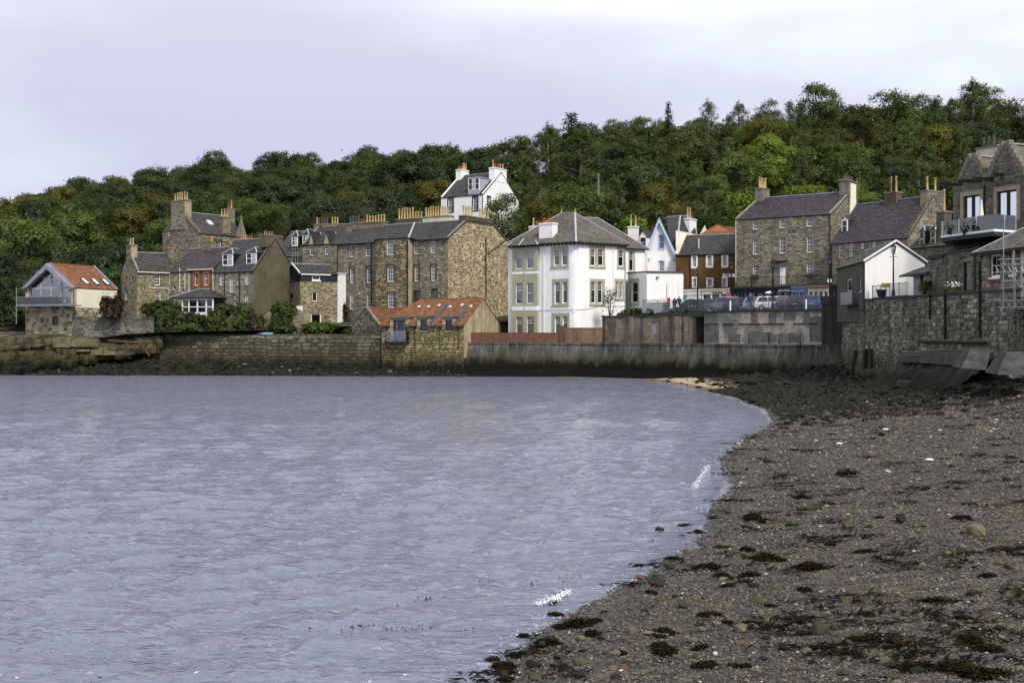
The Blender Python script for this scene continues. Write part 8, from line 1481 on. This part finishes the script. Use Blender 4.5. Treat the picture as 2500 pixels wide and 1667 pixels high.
# ---------------------------------------------------------------- rock foreshore at the left
NLx = [p.x for p in NL]; NLy = [p.y for p in NL]
xs = np.arange(-78, -5, .45); tt = np.linspace(0, 1, 26); Xf = np.repeat(xs[:, None], 26, 1); yw = np.interp(xs, [-80]+NLx+[-5.5], [141.5]+NLy+[130.8]); ye = np.interp(xs, [-80, -56, -30, -12, -5], [131.0, 131.0, 129.6, 127.4, 126.6])
Yf = ye[:, None]+(yw-ye)[:, None]*tt[None, :]; zt_ = np.interp(xs, [-80, -45, -40, -12, -5], [2.2, 2.0, 1.5, .5, .3]); Zf = -.12+(zt_+.12)[:, None]*tt[None, :]**1.1
Nf = np.array([[mnoise.noise((x*.55, y*.9, 0))*.30+mnoise.noise((x*1.7, y*2.4, 3))*.17 for x, y in zip(rx, ry)] for rx, ry in zip(Xf, Yf)]); Zf = Zf+Nf*np.clip(tt*3, .1, 1)[None, :]
struct('foreshore', grid_mesh('foreshore', Xf, Yf, Zf, 'rock_ledge', smooth=False))
r = thing('rock_outcrop', 'layered sandstone outcrop streaked with weed under the glass-gabled house', 'rock', (-50, 136, 0)); rg = random.Random(12)
for li, (zb_, zt2, D0, x0, x1) in enumerate(((3.4, 4.25, 137.2, -75, -42.5), (2.75, 3.5, 136.3, -75, -43), (2.1, 2.8, 135.7, -75, -46), (1.5, 2.2, 134.8, -75, -50), (.8, 1.6, 133.6, -75, -52), (.2, .9, 132.2, -75, -56))):
    x = x0
    while x < x1:
        L = rg.uniform(1.6, 4.5); n = 7; d0 = D0+rg.uniform(-.5, .5); top = zt2+rg.uniform(-.25, .2); bot = zb_-rg.uniform(.2, .5); xe = min(x+L, x1+.5); mb = MB(); fr_u = []; fr_l = []; bk = []
        for k in range(n): t = k/(n-1); xx = x+(xe-x)*t; j = rg.uniform(-.28, .28); fr_u.append(Vector((xx, d0+j, top+rg.uniform(-.10, .10)))); fr_l.append(Vector((xx+rg.uniform(-.1, .1), d0+j+rg.uniform(-.1, .45), bot))); bk.append(Vector((xx, 142, top+.35+rg.uniform(-.05, .05))))
        mid = [(a+b)/2+Vector((0, rg.uniform(-.25, .05), rg.uniform(-.1, .1))) for a, b in zip(fr_u, fr_l)]
        for k in range(n-1): mb.poly([fr_l[k], fr_l[k+1], mid[k+1], mid[k]]); mb.poly([mid[k], mid[k+1], fr_u[k+1], fr_u[k]]); mb.poly([fr_u[k], fr_u[k+1], bk[k+1], bk[k]])
        mb.poly([fr_l[0], mid[0], fr_u[0], bk[0]]); mb.poly([fr_l[-1], bk[-1], fr_u[-1], mid[-1]]); mb.build('rock_layer', 'rock_ledge', r); x += L*rg.uniform(.8, .97)
plain('sand_block', (.125, .105, .062), .9, var=.3, scale=1.5, stain=((.06, .055, .03), .6))
for k, (x0, x1, y0, y1) in enumerate(((820, 1010, 1150, 1190), (1030, 1160, 1140, 1225), (1165, 1305, 1145, 1228), (1315, 1500, 1150, 1225), (590, 790, 1040, 1140), (800, 1100, 1050, 1140))):
    a, b = P3(*z12(x0, y1), 135.6), P3(*z12(x1, y0), 135.6); mb = MB(); j = lambda: Vector((rg.uniform(-.08, .08), rg.uniform(-.2, .2), rg.uniform(-.06, .06))); f = [Vector((a.x, 135.5, a.z))+j(), Vector((b.x, 135.5, a.z))+j(), Vector((b.x, 137.5, a.z)), Vector((a.x, 137.5, a.z)), Vector((a.x, 135.7, b.z))+j(), Vector((b.x, 135.7, b.z))+j(), Vector((b.x, 138, b.z+.1)), Vector((a.x, 138, b.z+.1))]; mb.hexa(f); mb.build('rock_block', 'sand_block', r)
r = thing('rusty_pipe', 'rusty red outfall pipe bending down over the rocks', 'pipe', tuple(P3(*z1(830, 1228), 134.8))); pts = [P3(*z1(x, y), 134.9) for x, y in ((830, 1227), (900, 1233), (1060, 1246), (1085, 1262), (1110, 1300), (1145, 1345))]; mb = MB(); mb.path(pts, .14, 8); mb.build('pipe', 'rust', r)
# ---------------------------------------------------------------- rocks, weed and pebbles of the beach
def rockmesh(seed, sub=3, flat=.6, rough=.35, mat='rock_dark'):
    bm = bmesh.new(); bmesh.ops.create_icosphere(bm, subdivisions=sub, radius=1.); rr = random.Random(seed); o = Vector((rr.uniform(0, 50), rr.uniform(0, 50), 0)); pl = [(Vector((rr.gauss(0, 1), rr.gauss(0, 1), rr.gauss(.2, .7))).normalized(), rr.uniform(.55, .85)) for _ in range(7)]
    for v in bm.verts:
        c = v.co.copy(); c *= 1+rough*mnoise.noise(c*1.1+o)+rough*.4*mnoise.noise(c*3.1+o)
        for n_, d_ in pl:
            k = c.dot(n_)-d_
            if k > 0: c -= n_*k*.85
        v.co = Vector((c.x, c.y, c.z*flat))
    me = bpy.data.meshes.new('rock'); bm.to_mesh(me); bm.free(); me.materials.append(MAT[mat]); me.polygons.foreach_set('use_smooth', [False]*len(me.polygons)); return me
ROCK = {m: [rockmesh(i*13+k*101, 3, random.uniform(.5, .75), .4, m) for i in range(4)] for k, m in enumerate(('rock_mossy', 'rock_dark', 'rock_tan', 'rock_brick'))}
def weedmesh(seed, mat='weed'):
    rg = np.random.default_rng(seed); C = []; T = []; mb = MB()
    for k in range(230):
        a = rg.uniform(0, 6.28); q = rg.random()**.6; p = Vector((math.cos(a)*q*.55, math.sin(a)*q*.55, .26*(1-q*q)+.02)); d = Vector((math.cos(a)+rg.normal()*.6, math.sin(a)+rg.normal()*.6, rg.normal()*.25)).normalized(); t = rg.random()*.99+.005; w = rg.uniform(.02, .045); s_ = Vector((-d.y, d.x, rg.normal()*.5)).normalized()*w
        for j in range(4):
            q2 = p+d*rg.uniform(.04, .09); q2.z = max(.0, q2.z); mb.poly([p-s_, p+s_, q2+s_*.9, q2-s_*.9], 0, t); p = q2; d = (d+Vector((rg.normal()*.9, rg.normal()*.9, -.2+rg.normal()*.35))).normalized()
    core = []; 
    me = bpy.data.meshes.new('seaweed'); i0 = len(mb.v); mb.lathe((0, 0, -.05), [(.55, .0), (.5, .1), (.3, .22), (.08, .27)], 10, 0, .05); me.from_pydata(mb.v, [], mb.f); a_ = me.attributes.new('tint', 'FLOAT', 'FACE'); a_.data.foreach_set('value', np.array(mb.t, dtype=np.float32)); me.materials.append(MAT[mat]); return me
WEED = [weedmesh(i) for i in range(4)]; GWEED = [weedmesh(9+i, 'green_weed') for i in range(3)]
zA = zoom(1400, 880, 2.138); zB = zoom(1150, 1250, 1.742)
def rock(pxy, wpx, mat, lab, group=None, hk=1., yaw=None, name='boulder', asp=1.):
    g = ground(*pxy); w = wpx*g.y/F; o = link(name, random.choice(ROCK[mat])); o.scale = (w*.5, w*.5*random.uniform(.6, .9)*asp, w*.5*hk*random.uniform(.85, 1.15)); o.location = (g.x, g.y, g.z+w*.15*hk); o.rotation_euler = (random.uniform(-.15, .15), random.uniform(-.15, .15), random.uniform(0, 6.28) if yaw is None else yaw); return tag(o, lab, 'rock', group)
for (x, y), w, m, lab, hk in (((905, 405), 40, 'rock_mossy', 'upright moss-capped boulder near the water', 1.25), ((1480, 515), 52, 'rock_mossy', 'blocky boulder with bright moss top in the lower middle of the beach', 1.05), ((795, 310), 42, 'rock_dark', 'rounded grey boulder at the edge of the shingle', .9), ((1602, 68), 40, 'rock_mossy', 'dome-shaped mossy boulder higher up the beach', .9), ((350, 398), 30, 'rock_dark', 'dark wedge-shaped rock standing in the small breaker', 1.0),
    ((2148, 92), 72, 'rock_tan', 'long low tan boulder on the right of the beach', .55), ((2203, 122), 40, 'rock_mossy', 'bright green weedy stone below the long tan boulder', .6), ((720, 280), 34, 'rock_brick', 'orange brick lying at the waterline', .5), ((1830, 40), 42, 'rock_dark', 'dark flat-topped rock right of the mossy dome', .9), ((1592, 382), 40, 'rock_mossy', 'green mossy stone beside dark weed in mid beach', .7), ((1262, 452), 44, 'rock_mossy', 'flat green stone left of the blocky boulder', .55), ((1145, 505), 52, 'rock_tan', 'broad buff stone in the lower middle of the shingle', .6),
    ((468, 640), 46, 'rock_mossy', 'mossy stone among dark weed near the bottom edge', .7), ((1720, 438), 26, 'rock_mossy', 'small mossy cube-like stone right of the blocky boulder', .9), ((1218, 380), 42, 'rock_mossy', 'low mossy stone left of centre on the beach', .5), ((2135, 352), 40, 'rock_mossy', 'mossy stone near the right edge above dark weed', .8), ((1916, 440), 22, 'rock_tan', 'pale yellow stone alone on the dark shingle', .6), ((682, 512), 38, 'rock_tan', 'buff stone beside weed near the waterline', .7), ((945, 552), 36, 'rock_tan', 'rounded tan stone in the weed belt', .7), ((1585, 690), 38, 'rock_mossy', 'mossy stone close to the bottom edge of the view', .8), ((1712, 602), 32, 'rock_mossy', 'yellow-green mossy stone low on the right', .7), ((1765, 645), 40, 'rock_tan', 'brown stone nested in weed low on the right', .6),
    ((800, 92), 34, 'rock_dark', 'weedy rock in the shallows, right one of the offshore pair', .9), ((722, 85), 28, 'rock_mossy', 'tan rock in the shallows, left one of the offshore pair', .8), ((740, 105), 44, 'rock_dark', 'low dark rock in the shallows in front of the offshore pair', .5), ((268, 655), 40, 'rock_dark', 'grey stone at the bottom of the waterline', .6), ((130, 690), 40, 'rock_dark', 'slate-blue flat stone at the very bottom of the waterline', .4), ((270, 705), 40, 'rock_mossy', 'green stone at the bottom edge beside the water', .6), ((910, 245), 28, 'rock_tan', 'pale flat stone right of the grey waterline boulder', .5), ((825, 225), 26, 'rock_mossy', 'green-brown stone by the weed at the waterline', .8), ((1180, 185), 36, 'rock_mossy', 'small mossy stone left of the seaweed heap', .5), ((1770, 140), 40, 'rock_mossy', 'olive stone below the mossy dome', .5), ((2345, 155), 30, 'rock_mossy', 'dark green stone cut by the right edge of view', .9), ((650, 665), 34, 'rock_brick', 'reddish flat stone in the bottom weed belt', .4), ((1150, 560), 40, 'rock_brick', 'rust-brown flat stone in the lower beach', .45)): rock(zB(x, y), w/1.742*1.85, m, lab, hk=hk*1.2)
rgb = random.Random(77)
def weedclump(pxy, wpx, lab, group='seaweed clumps on the shingle', mesh=None):
    g = ground(*pxy); w = wpx*g.y/F; o = link('seaweed_clump', mesh or rgb.choice(WEED)); o.scale = (w*.8, w*.8*rgb.uniform(.5, .9), w*.5*rgb.uniform(.8, 1.3)); o.location = (g.x, g.y, g.z-.01); o.rotation_euler = (0, 0, rgb.uniform(0, 6.28)); return tag(o, lab, 'seaweed', group)
for (x, y), w in (((1245, 205), 46), ((1320, 210), 30), ((860, 200), 40), ((1200, 30), 60), ((1250, 42), 40), ((965, 88), 40), ((905, 62), 44), ((900, 106), 26), ((765, 134), 40), ((600, 142), 30), ((1450, 240), 66), ((1400, 238), 40), ((1070, 275), 50), ((1190, 270), 46), ((990, 238), 44), ((1090, 318), 40), ((1180, 165), 34), ((830, 595), 62), ((800, 570), 50), ((630, 600), 52), ((460, 480), 70), ((390, 490), 50), ((520, 465), 50), ((1020, 440), 60), ((1100, 470), 40), ((1190, 470), 44), ((1970, 380), 50), ((2150, 690), 110), ((2050, 660), 90), ((2240, 690), 80), ((1915, 665), 80), ((1850, 670), 50), ((2130, 555), 80), ((2210, 590), 70), ((1660, 545), 60), ((360, 440), 46), ((300, 445), 30), ((225, 530), 38), ((120, 565), 34), ((140, 660), 60), ((90, 630), 50), ((200, 610), 50), ((330, 560), 60), ((520, 520), 50), ((820, 515), 70), ((980, 580), 50), ((1000, 655), 60), ((1160, 655), 50), ((1280, 400), 40), ((770, 345), 40), ((2200, 275), 44), ((1670, 172), 44), ((1730, 195), 34), ((1530, 140), 30), ((2100, 455), 50), ((1420, 335), 44), ((150, 715), 50), ((40, 690), 40)): weedclump(zB(x, y), w/1.742*2.2, 'heap of black seaweed lying on the lower shingle', 'heaps of black seaweed')
for (x, y), w, gm in (((930, 825), 70, 0), ((1140, 862), 40, 1), ((1430, 590), 60, 0), ((1610, 392), 36, 0), ((1350, 388), 26, 0), ((1150, 470), 26, 0), ((2015, 495), 34, 1), ((2140, 492), 24, 0), ((1225, 338), 36, 1), ((1100, 358), 34, 1), ((1200, 720), 60, 0), ((1600, 820), 40, 0), ((2030, 825), 60, 0), ((780, 975), 50, 1), ((910, 990), 60, 0), ((1000, 1035), 80, 0), ((700, 1080), 80, 0), ((1240, 1085), 90, 0)): weedclump(zA(x, y), w/2.138*2.1, ('heap of green weed' if gm else 'small heap of dark weed')+' on the upper shingle', 'heaps of green weed' if gm else 'small heaps of dark weed', rgb.choice(GWEED) if gm else None)
for k in range(130):                                           # scattered stones
    while True:
        px, py = rgb.uniform(1150, 2520), 960+700*rgb.random()**.6; g = ground(px, py)
        if float(shore_dist(g.x, g.y)) > .1 and g.y < 75: break
    m = rgb.choice(['rock_tan', 'rock_dark', 'rock_dark', 'rock_mossy', 'rock_brick' if rgb.random() < .4 else 'rock_tan']); lab = {'rock_tan': 'fist-sized buff stone scattered on the shingle', 'rock_dark': 'fist-sized dark stone scattered on the shingle', 'rock_mossy': 'fist-sized mossy stone scattered on the shingle', 'rock_brick': 'worn reddish brick fragment scattered on the shingle'}[m]
    w = rgb.uniform(.08, .24)*(1 if g.y < 40 else 1.3); o = rock((px, py), w*F/g.y, m, lab, {'rock_tan': 'scattered buff stones', 'rock_dark': 'scattered dark stones', 'rock_mossy': 'scattered mossy stones', 'rock_brick': 'scattered brick fragments'}[m], hk=.7, name='stone')
for k in range(230):                                           # black weedy boulders at the foot of the walls
    px = rgb.uniform(1690, 2520); t = rgb.random(); py = 892+(px-1690)*.052+t*62*(1 if px > 1800 else .5)
    if px < 1850 and py < 905: py = rgb.uniform(905, 925)
    rock((px, py), rgb.uniform(.35, 1.3)*F/95*(1.1-.5*t), 'rock_dark', 'black weed-covered boulder in the belt under the walls', 'black weedy boulders under the walls', hk=.75)
for k in range(70):
    px = rgb.uniform(1700, 2520); py = rgb.uniform(925, 985); weedclump((px, py), rgb.uniform(14, 40), 'patch of green and black weed on the stony flat', 'weed patches on the stony flat', rgb.choice(GWEED+WEED))
# driftwood, slab, white shells, gull
def log(pxy, wpx, r_, mat, lab, yaw=0.): g = ground(*pxy); L = wpx*g.y/F; mb = MB(); d = Vector((math.cos(yaw), math.sin(yaw), 0)); a = g-d*L/2; pr = [a+d*L*t+Vector((0, 0, r_+.01*math.sin(9*t))) for t in (0, .3, .6, 1)]; mb.path(pr, r_, 7); o = mb.build('driftwood', mat); return tag(o, lab, 'driftwood')
log(zA(1230, 781), 62, .06, 'timber_wet', 'dark driftwood log with pale end on the mid beach', .1); log(zA(1425, 592), 40, .07, 'timber_wet', 'short black driftwood higher up the beach', -.05); log(zB(790, 525), 60, .03, 'driftwood', 'thin bent stick among the lower weed', -.5)
g = ground(2243, 944); r = thing('stranded_slab', 'long grey concrete slab stranded under the tall wall', 'slab', tuple(g)); mb = MB(); mb.hexa([g+Vector(p) for p in ((-1.35, -.35, -.1), (1.3, -.2, -.1), (1.3, .5, -.1), (-1.35, .5, -.1), (-1.3, -.35, .28), (1.35, -.2, .22), (1.3, .5, .3), (-1.3, .5, .34))]); mb.build('slab', 'concrete_slab', r)
for i, (x, y) in enumerate(((1632, 362), (1388, 436), (1858, 521))): g = ground(*zA(x, y)); mb = MB(); mb.lathe(g, [(.10, 0), (.16, .03), (.1, .07), (.02, .08)], 7); o = mb.build('white_shell', 'curtain_white'); tag(o, 'small white scrap on the grey shingle', 'litter', 'white scraps on the shingle')
def gull(p, s, yaw, lab, fly=False):
    r = thing('gull', lab, 'bird', tuple(p)); r.rotation_euler = (0, 0, yaw); mb = MB()
    prof = [(-.26, .01, .0), (-.2, .035, .01), (-.1, .075, .0), (.02, .09, .0), (.12, .075, .02), (.17, .045, .06), (.2, .04, .10), (.24, .045, .12), (.28, .03, .12), (.31, .01, .115)]; n = 8; vs = []
    for x, r_, z in prof: vs += [(x*s, math.cos(2*math.pi*k/n)*r_*s, (z+.2+math.sin(2*math.pi*k/n)*r_)*s) for k in range(n)]
    mb.raw(vs, [(i*n+k, i*n+(k+1) % n, (i+1)*n+(k+1) % n, (i+1)*n+k) for i in range(len(prof)-1) for k in range(n)]); mb.build('body', 'curtain_white', r, smooth=True, local=True)
    m = MB(); m.tube((.30*s, 0, .315*s), (.37*s, 0, .30*s), .015*s, .004*s, 6); m.build('beak', 'yellow_paint', r, local=True)
    for sy in (-1, 1):
        m = MB(); m.prism([(.1*s, sy*.075*s, .24*s), (-.05*s, sy*.1*s, .27*s), (-.34*s, sy*.03*s, .2*s), (-.1*s, sy*.085*s, .16*s)] if not fly else [(.1*s, sy*.05*s, .22*s), (.12*s, sy*.35*s, .36*s), (-.02*s, sy*.75*s, .3*s), (-.06*s, sy*.4*s, .32*s), (-.1*s, sy*.06*s, .22*s)], Vector((0, 0, .012*s))); m.build('wing', 'galvanised', r, local=True)
        if not fly: m = MB(); m.tube((.0, sy*.03*s, 0), (.0, sy*.03*s, .14*s), .008*s, n=5); m.build('leg', 'pot_red', r, local=True)
gull(ground(2474, 932), 1.5, 2.6, 'gull standing on dark weed at the foot of the right-hand buttress'); gull(P3(833, 372, 120), .8, .6, 'gull flying far off above the skyline', True)
# blue scraps along the sea wall
p = P3(z9(1410, 0)[0], z9(0, 682)[1], 137.2); mb = MB(); mb.box(Matrix.Translation(p), -.9, .9, -.1, .1, -.12, .10); o = mb.build('blue_board', 'plastic_blue'); tag(o, 'pale blue board lying behind the sea wall parapet', 'board')
p = ground(1690, 909); mb = MB(); mb.tube(p+Vector((-.6, 0, .12)), p+Vector((.5, 0, .1)), .1, n=8); o = mb.build('blue_pipe', 'plastic_blue'); tag(o, 'short blue pipe lying at the foot of the concrete sea wall', 'pipe')
# pebbles: many thousand small stones scattered over the near shingle
N = 130000; D_ = 13.5*np.power(84/13.5, RNG.random(N)**1.15); s_ = RNG.uniform(-.08, .52, N); x_ = s_*D_; dd = shore_dist(x_, D_); m = dd > -.05; x_, D_ = x_[m], D_[m]; z_ = beach_z(x_, D_); n = len(x_)
me = bpy.data.meshes.new('shingle_pebbles'); me.vertices.add(n); me.vertices.foreach_set('co', np.stack([x_, D_, z_+.004], -1).ravel()); sz = np.exp(RNG.normal(-3.95, .42, n))*np.clip(D_/22, .85, 2.6)
at = me.attributes.new('sc', 'FLOAT_VECTOR', 'POINT'); at.data.foreach_set('vector', (np.stack([sz, sz*RNG.uniform(.6, .95, n), sz*RNG.uniform(.35, .6, n)], -1)).astype(np.float32).ravel()); at = me.attributes.new('rot', 'FLOAT_VECTOR', 'POINT'); at.data.foreach_set('vector', np.stack([RNG.normal(0, .25, n), RNG.normal(0, .25, n), RNG.uniform(0, 6.28, n)], -1).astype(np.float32).ravel())
o = link('shingle_pebbles', me, None, 'stuff'); wm = MB(); rg = random.Random(31)
for k in range(330):
    while True:
        D = 14.5*(4.6**rg.random()); x = rg.uniform(-.06, .5)*D; d_ = float(shore_dist(x, D))
        if d_ > -.2 and mnoise.noise((x*.22, D*.35, 4)) > -.12: break
    n = rg.randrange(14, 44); t0 = rg.random(); sx, sy = rg.uniform(.08, .3)*(1+D/60), rg.uniform(.05, .14)*(1+D/60); z = float(beach_z(x, D))
    for j in range(n):
        p = Vector((x+rg.gauss(0, sx), D+rg.gauss(0, sy), z+.012+abs(rg.gauss(0, .022)))); a = rg.uniform(-.9, .9)+(3.14 if rg.random() < .5 else 0); L = rg.uniform(.03, .11)*(1+D/50); e = Vector((math.cos(a)*L, math.sin(a)*L, rg.gauss(0, .03))); s_ = Vector((-e.y, e.x, rg.gauss(0, .02)))*.22; wm.poly([p-e-s_*.5, p-s_, p+e, p+s_], 0, min(.99, max(.01, t0*.6+rg.random()*.4)))
w_ = wm.build('scattered_wrack', 'weed', kind='stuff'); w_['label'] = 'flat tangles of dark seaweed strewn over the shingle'; o['label'] = 'grey and brown pebbles of the shingle beach'
ng = bpy.data.node_groups.new('scatter', 'GeometryNodeTree'); ng.interface.new_socket('Geometry', in_out='INPUT', socket_type='NodeSocketGeometry'); ng.interface.new_socket('Geometry', in_out='OUTPUT', socket_type='NodeSocketGeometry')
gi, go = ng.nodes.new('NodeGroupInput'), ng.nodes.new('NodeGroupOutput'); ip = ng.nodes.new('GeometryNodeInstanceOnPoints'); ico = ng.nodes.new('GeometryNodeMeshIcoSphere'); ico.inputs['Radius'].default_value = 1.; ico.inputs['Subdivisions'].default_value = 2; sm = ng.nodes.new('GeometryNodeSetMaterial'); sm.inputs['Material'].default_value = MAT['pebble']
def na(nm):
    q = ng.nodes.new('GeometryNodeInputNamedAttribute'); q.data_type = 'FLOAT_VECTOR'; q.inputs['Name'].default_value = nm; return q.outputs[0]
L_ = ng.links.new; L_(gi.outputs[0], ip.inputs['Points']); L_(ico.outputs[0], sm.inputs['Geometry']); L_(sm.outputs[0], ip.inputs['Instance']); L_(na('sc'), ip.inputs['Scale']); L_(na('rot'), ip.inputs['Rotation']); L_(ip.outputs[0], go.inputs[0]); o.modifiers.new('scatter', 'NODES').node_group = ng
def scatter(name, P, sz, mat, lab):
    n = len(P); me = bpy.data.meshes.new(name); me.vertices.add(n); me.vertices.foreach_set('co', P.ravel())
    for nm, a in (('sc', np.stack([sz, sz*RNG.uniform(.5, .95, n), sz*RNG.uniform(.35, .75, n)], -1)), ('rot', np.stack([RNG.normal(0, .35, n), RNG.normal(0, .35, n), RNG.uniform(0, 6.28, n)], -1))): at = me.attributes.new(nm, 'FLOAT_VECTOR', 'POINT'); at.data.foreach_set('vector', a.astype(np.float32).ravel())
    o = link(name, me, None, 'stuff'); o['label'] = lab; g2 = ng.copy(); [q for q in g2.nodes if q.bl_idname == 'GeometryNodeSetMaterial'][0].inputs['Material'].default_value = MAT[mat]; [q for q in g2.nodes if q.bl_idname == 'GeometryNodeMeshIcoSphere'][0].inputs['Subdivisions'].default_value = 1; o.modifiers.new('scatter', 'NODES').node_group = g2
n = 14000; y_ = RNG.uniform(60, 122, n); x_ = RNG.uniform(8, 31.5, n); d_ = shore_dist(x_, y_); k_ = (d_ > .3) & (RNG.random(n) < np.clip((y_-58)/22, 0, 1)*np.where((y_ > 97) & (x_ < 21.5), .04, 1)); x_, y_ = x_[k_], y_[k_]
scatter('wrack_stones', np.stack([x_, y_, beach_z(x_, y_)+.03], -1), np.exp(RNG.normal(-1.75, .42, len(x_))), 'rock_dark', 'black weedy stones covering the upper shore')
n = 2600; ii = RNG.integers(0, Xf.shape[0], n); jj = RNG.integers(0, 24, n); scatter('foreshore_stones', np.stack([Xf[ii, jj]+RNG.normal(0, .2, n), Yf[ii, jj], Zf[ii, jj]+.02], -1), np.exp(RNG.normal(-1.5, .45, n)), 'rock_dark', 'dark weedy stones below the old sea wall')
n = 80; ii = RNG.integers(0, Xf.shape[0], n); jj = RNG.integers(2, 20, n); scatter('pale_foreshore_stones', np.stack([Xf[ii, jj], Yf[ii, jj], Zf[ii, jj]+.1], -1), np.exp(RNG.normal(-1.9, .4, n)), 'rock_tan', 'pale stones among the dark foreshore')
# foam of the small breakers, thin lip along the waterline, drifting weed
def blobs(name, pts, smin, smax, mat, lab, flat=.5):
    mb = MB(); rg = random.Random(len(pts))
    for p in pts:
        r_ = rg.uniform(smin, smax); k = rg.uniform(.6, 1.6); mb.lathe((p[0], p[1], p[2]), [(r_*.5, -r_*flat*.4), (r_, 0), (r_*.8, r_*flat*.5), (r_*.3, r_*flat*.8)], 6)
    o = mb.build(name, mat, kind='stuff'); o['label'] = lab; return o
pts = []; rg = random.Random(5)
for (xa, ya, xb, yb, n, wd) in ((1705, 1125, 1740, 1130, 40, .2), (1693, 1195, 1732, 1138, 420, .06), (1312, 1480, 1352, 1470, 150, .05), (1350, 1470, 1388, 1450, 220, .045)):
    for k in range(n):
        t = rg.random(); px, py = xa+(xb-xa)*t+rg.gauss(0, 2), ya+(yb-ya)*t+rg.gauss(0, 2); D = H*F/(py-HY); pts.append(((px-CX)/F*D+rg.gauss(0, wd), D+rg.gauss(0, wd*.6), .03+abs(rg.gauss(0, .04))))
blobs('foam', pts, .006, .02, 'foam_white', 'white foam of the small breakers at the shingle edge')
pts = []
for a, b in zip(SHORE[4:-4], SHORE[5:-3]):
    L = (b-a).length
    for k in range(int(L*16)):
        t = rg.random(); p = a.lerp(b, t); 
        if mnoise.noise((p.x*.6, p.y*.6, 0)) < .0: continue
        pts.append((p.x+rg.gauss(-.15, .12), p.y+rg.gauss(0, .12), .015))
blobs('waterline_foam', pts, .006, .02, 'foam_white', 'thin line of foam along the waterline', .3)
pts = []
for (px, py, n, sx, sy) in ((740, 1580, 60, 40, 5), (290, 1640, 90, 60, 6), (850, 1527, 40, 40, 5), (960, 1490, 40, 60, 6), (1090, 1465, 60, 40, 10), (1240, 1430, 60, 60, 12), (1330, 1400, 40, 40, 8), (700, 1660, 60, 60, 6), (1020, 1540, 50, 60, 6)):
    for k in range(n): x, y = rg.gauss(px, sx), rg.gauss(py, sy); D = H*F/(y-HY); pts.append(((x-CX)/F*D, D, .012))
blobs('drifting_weed', pts, .01, .028, 'timber_wet', 'dark scraps of weed drifting on the water', .6)
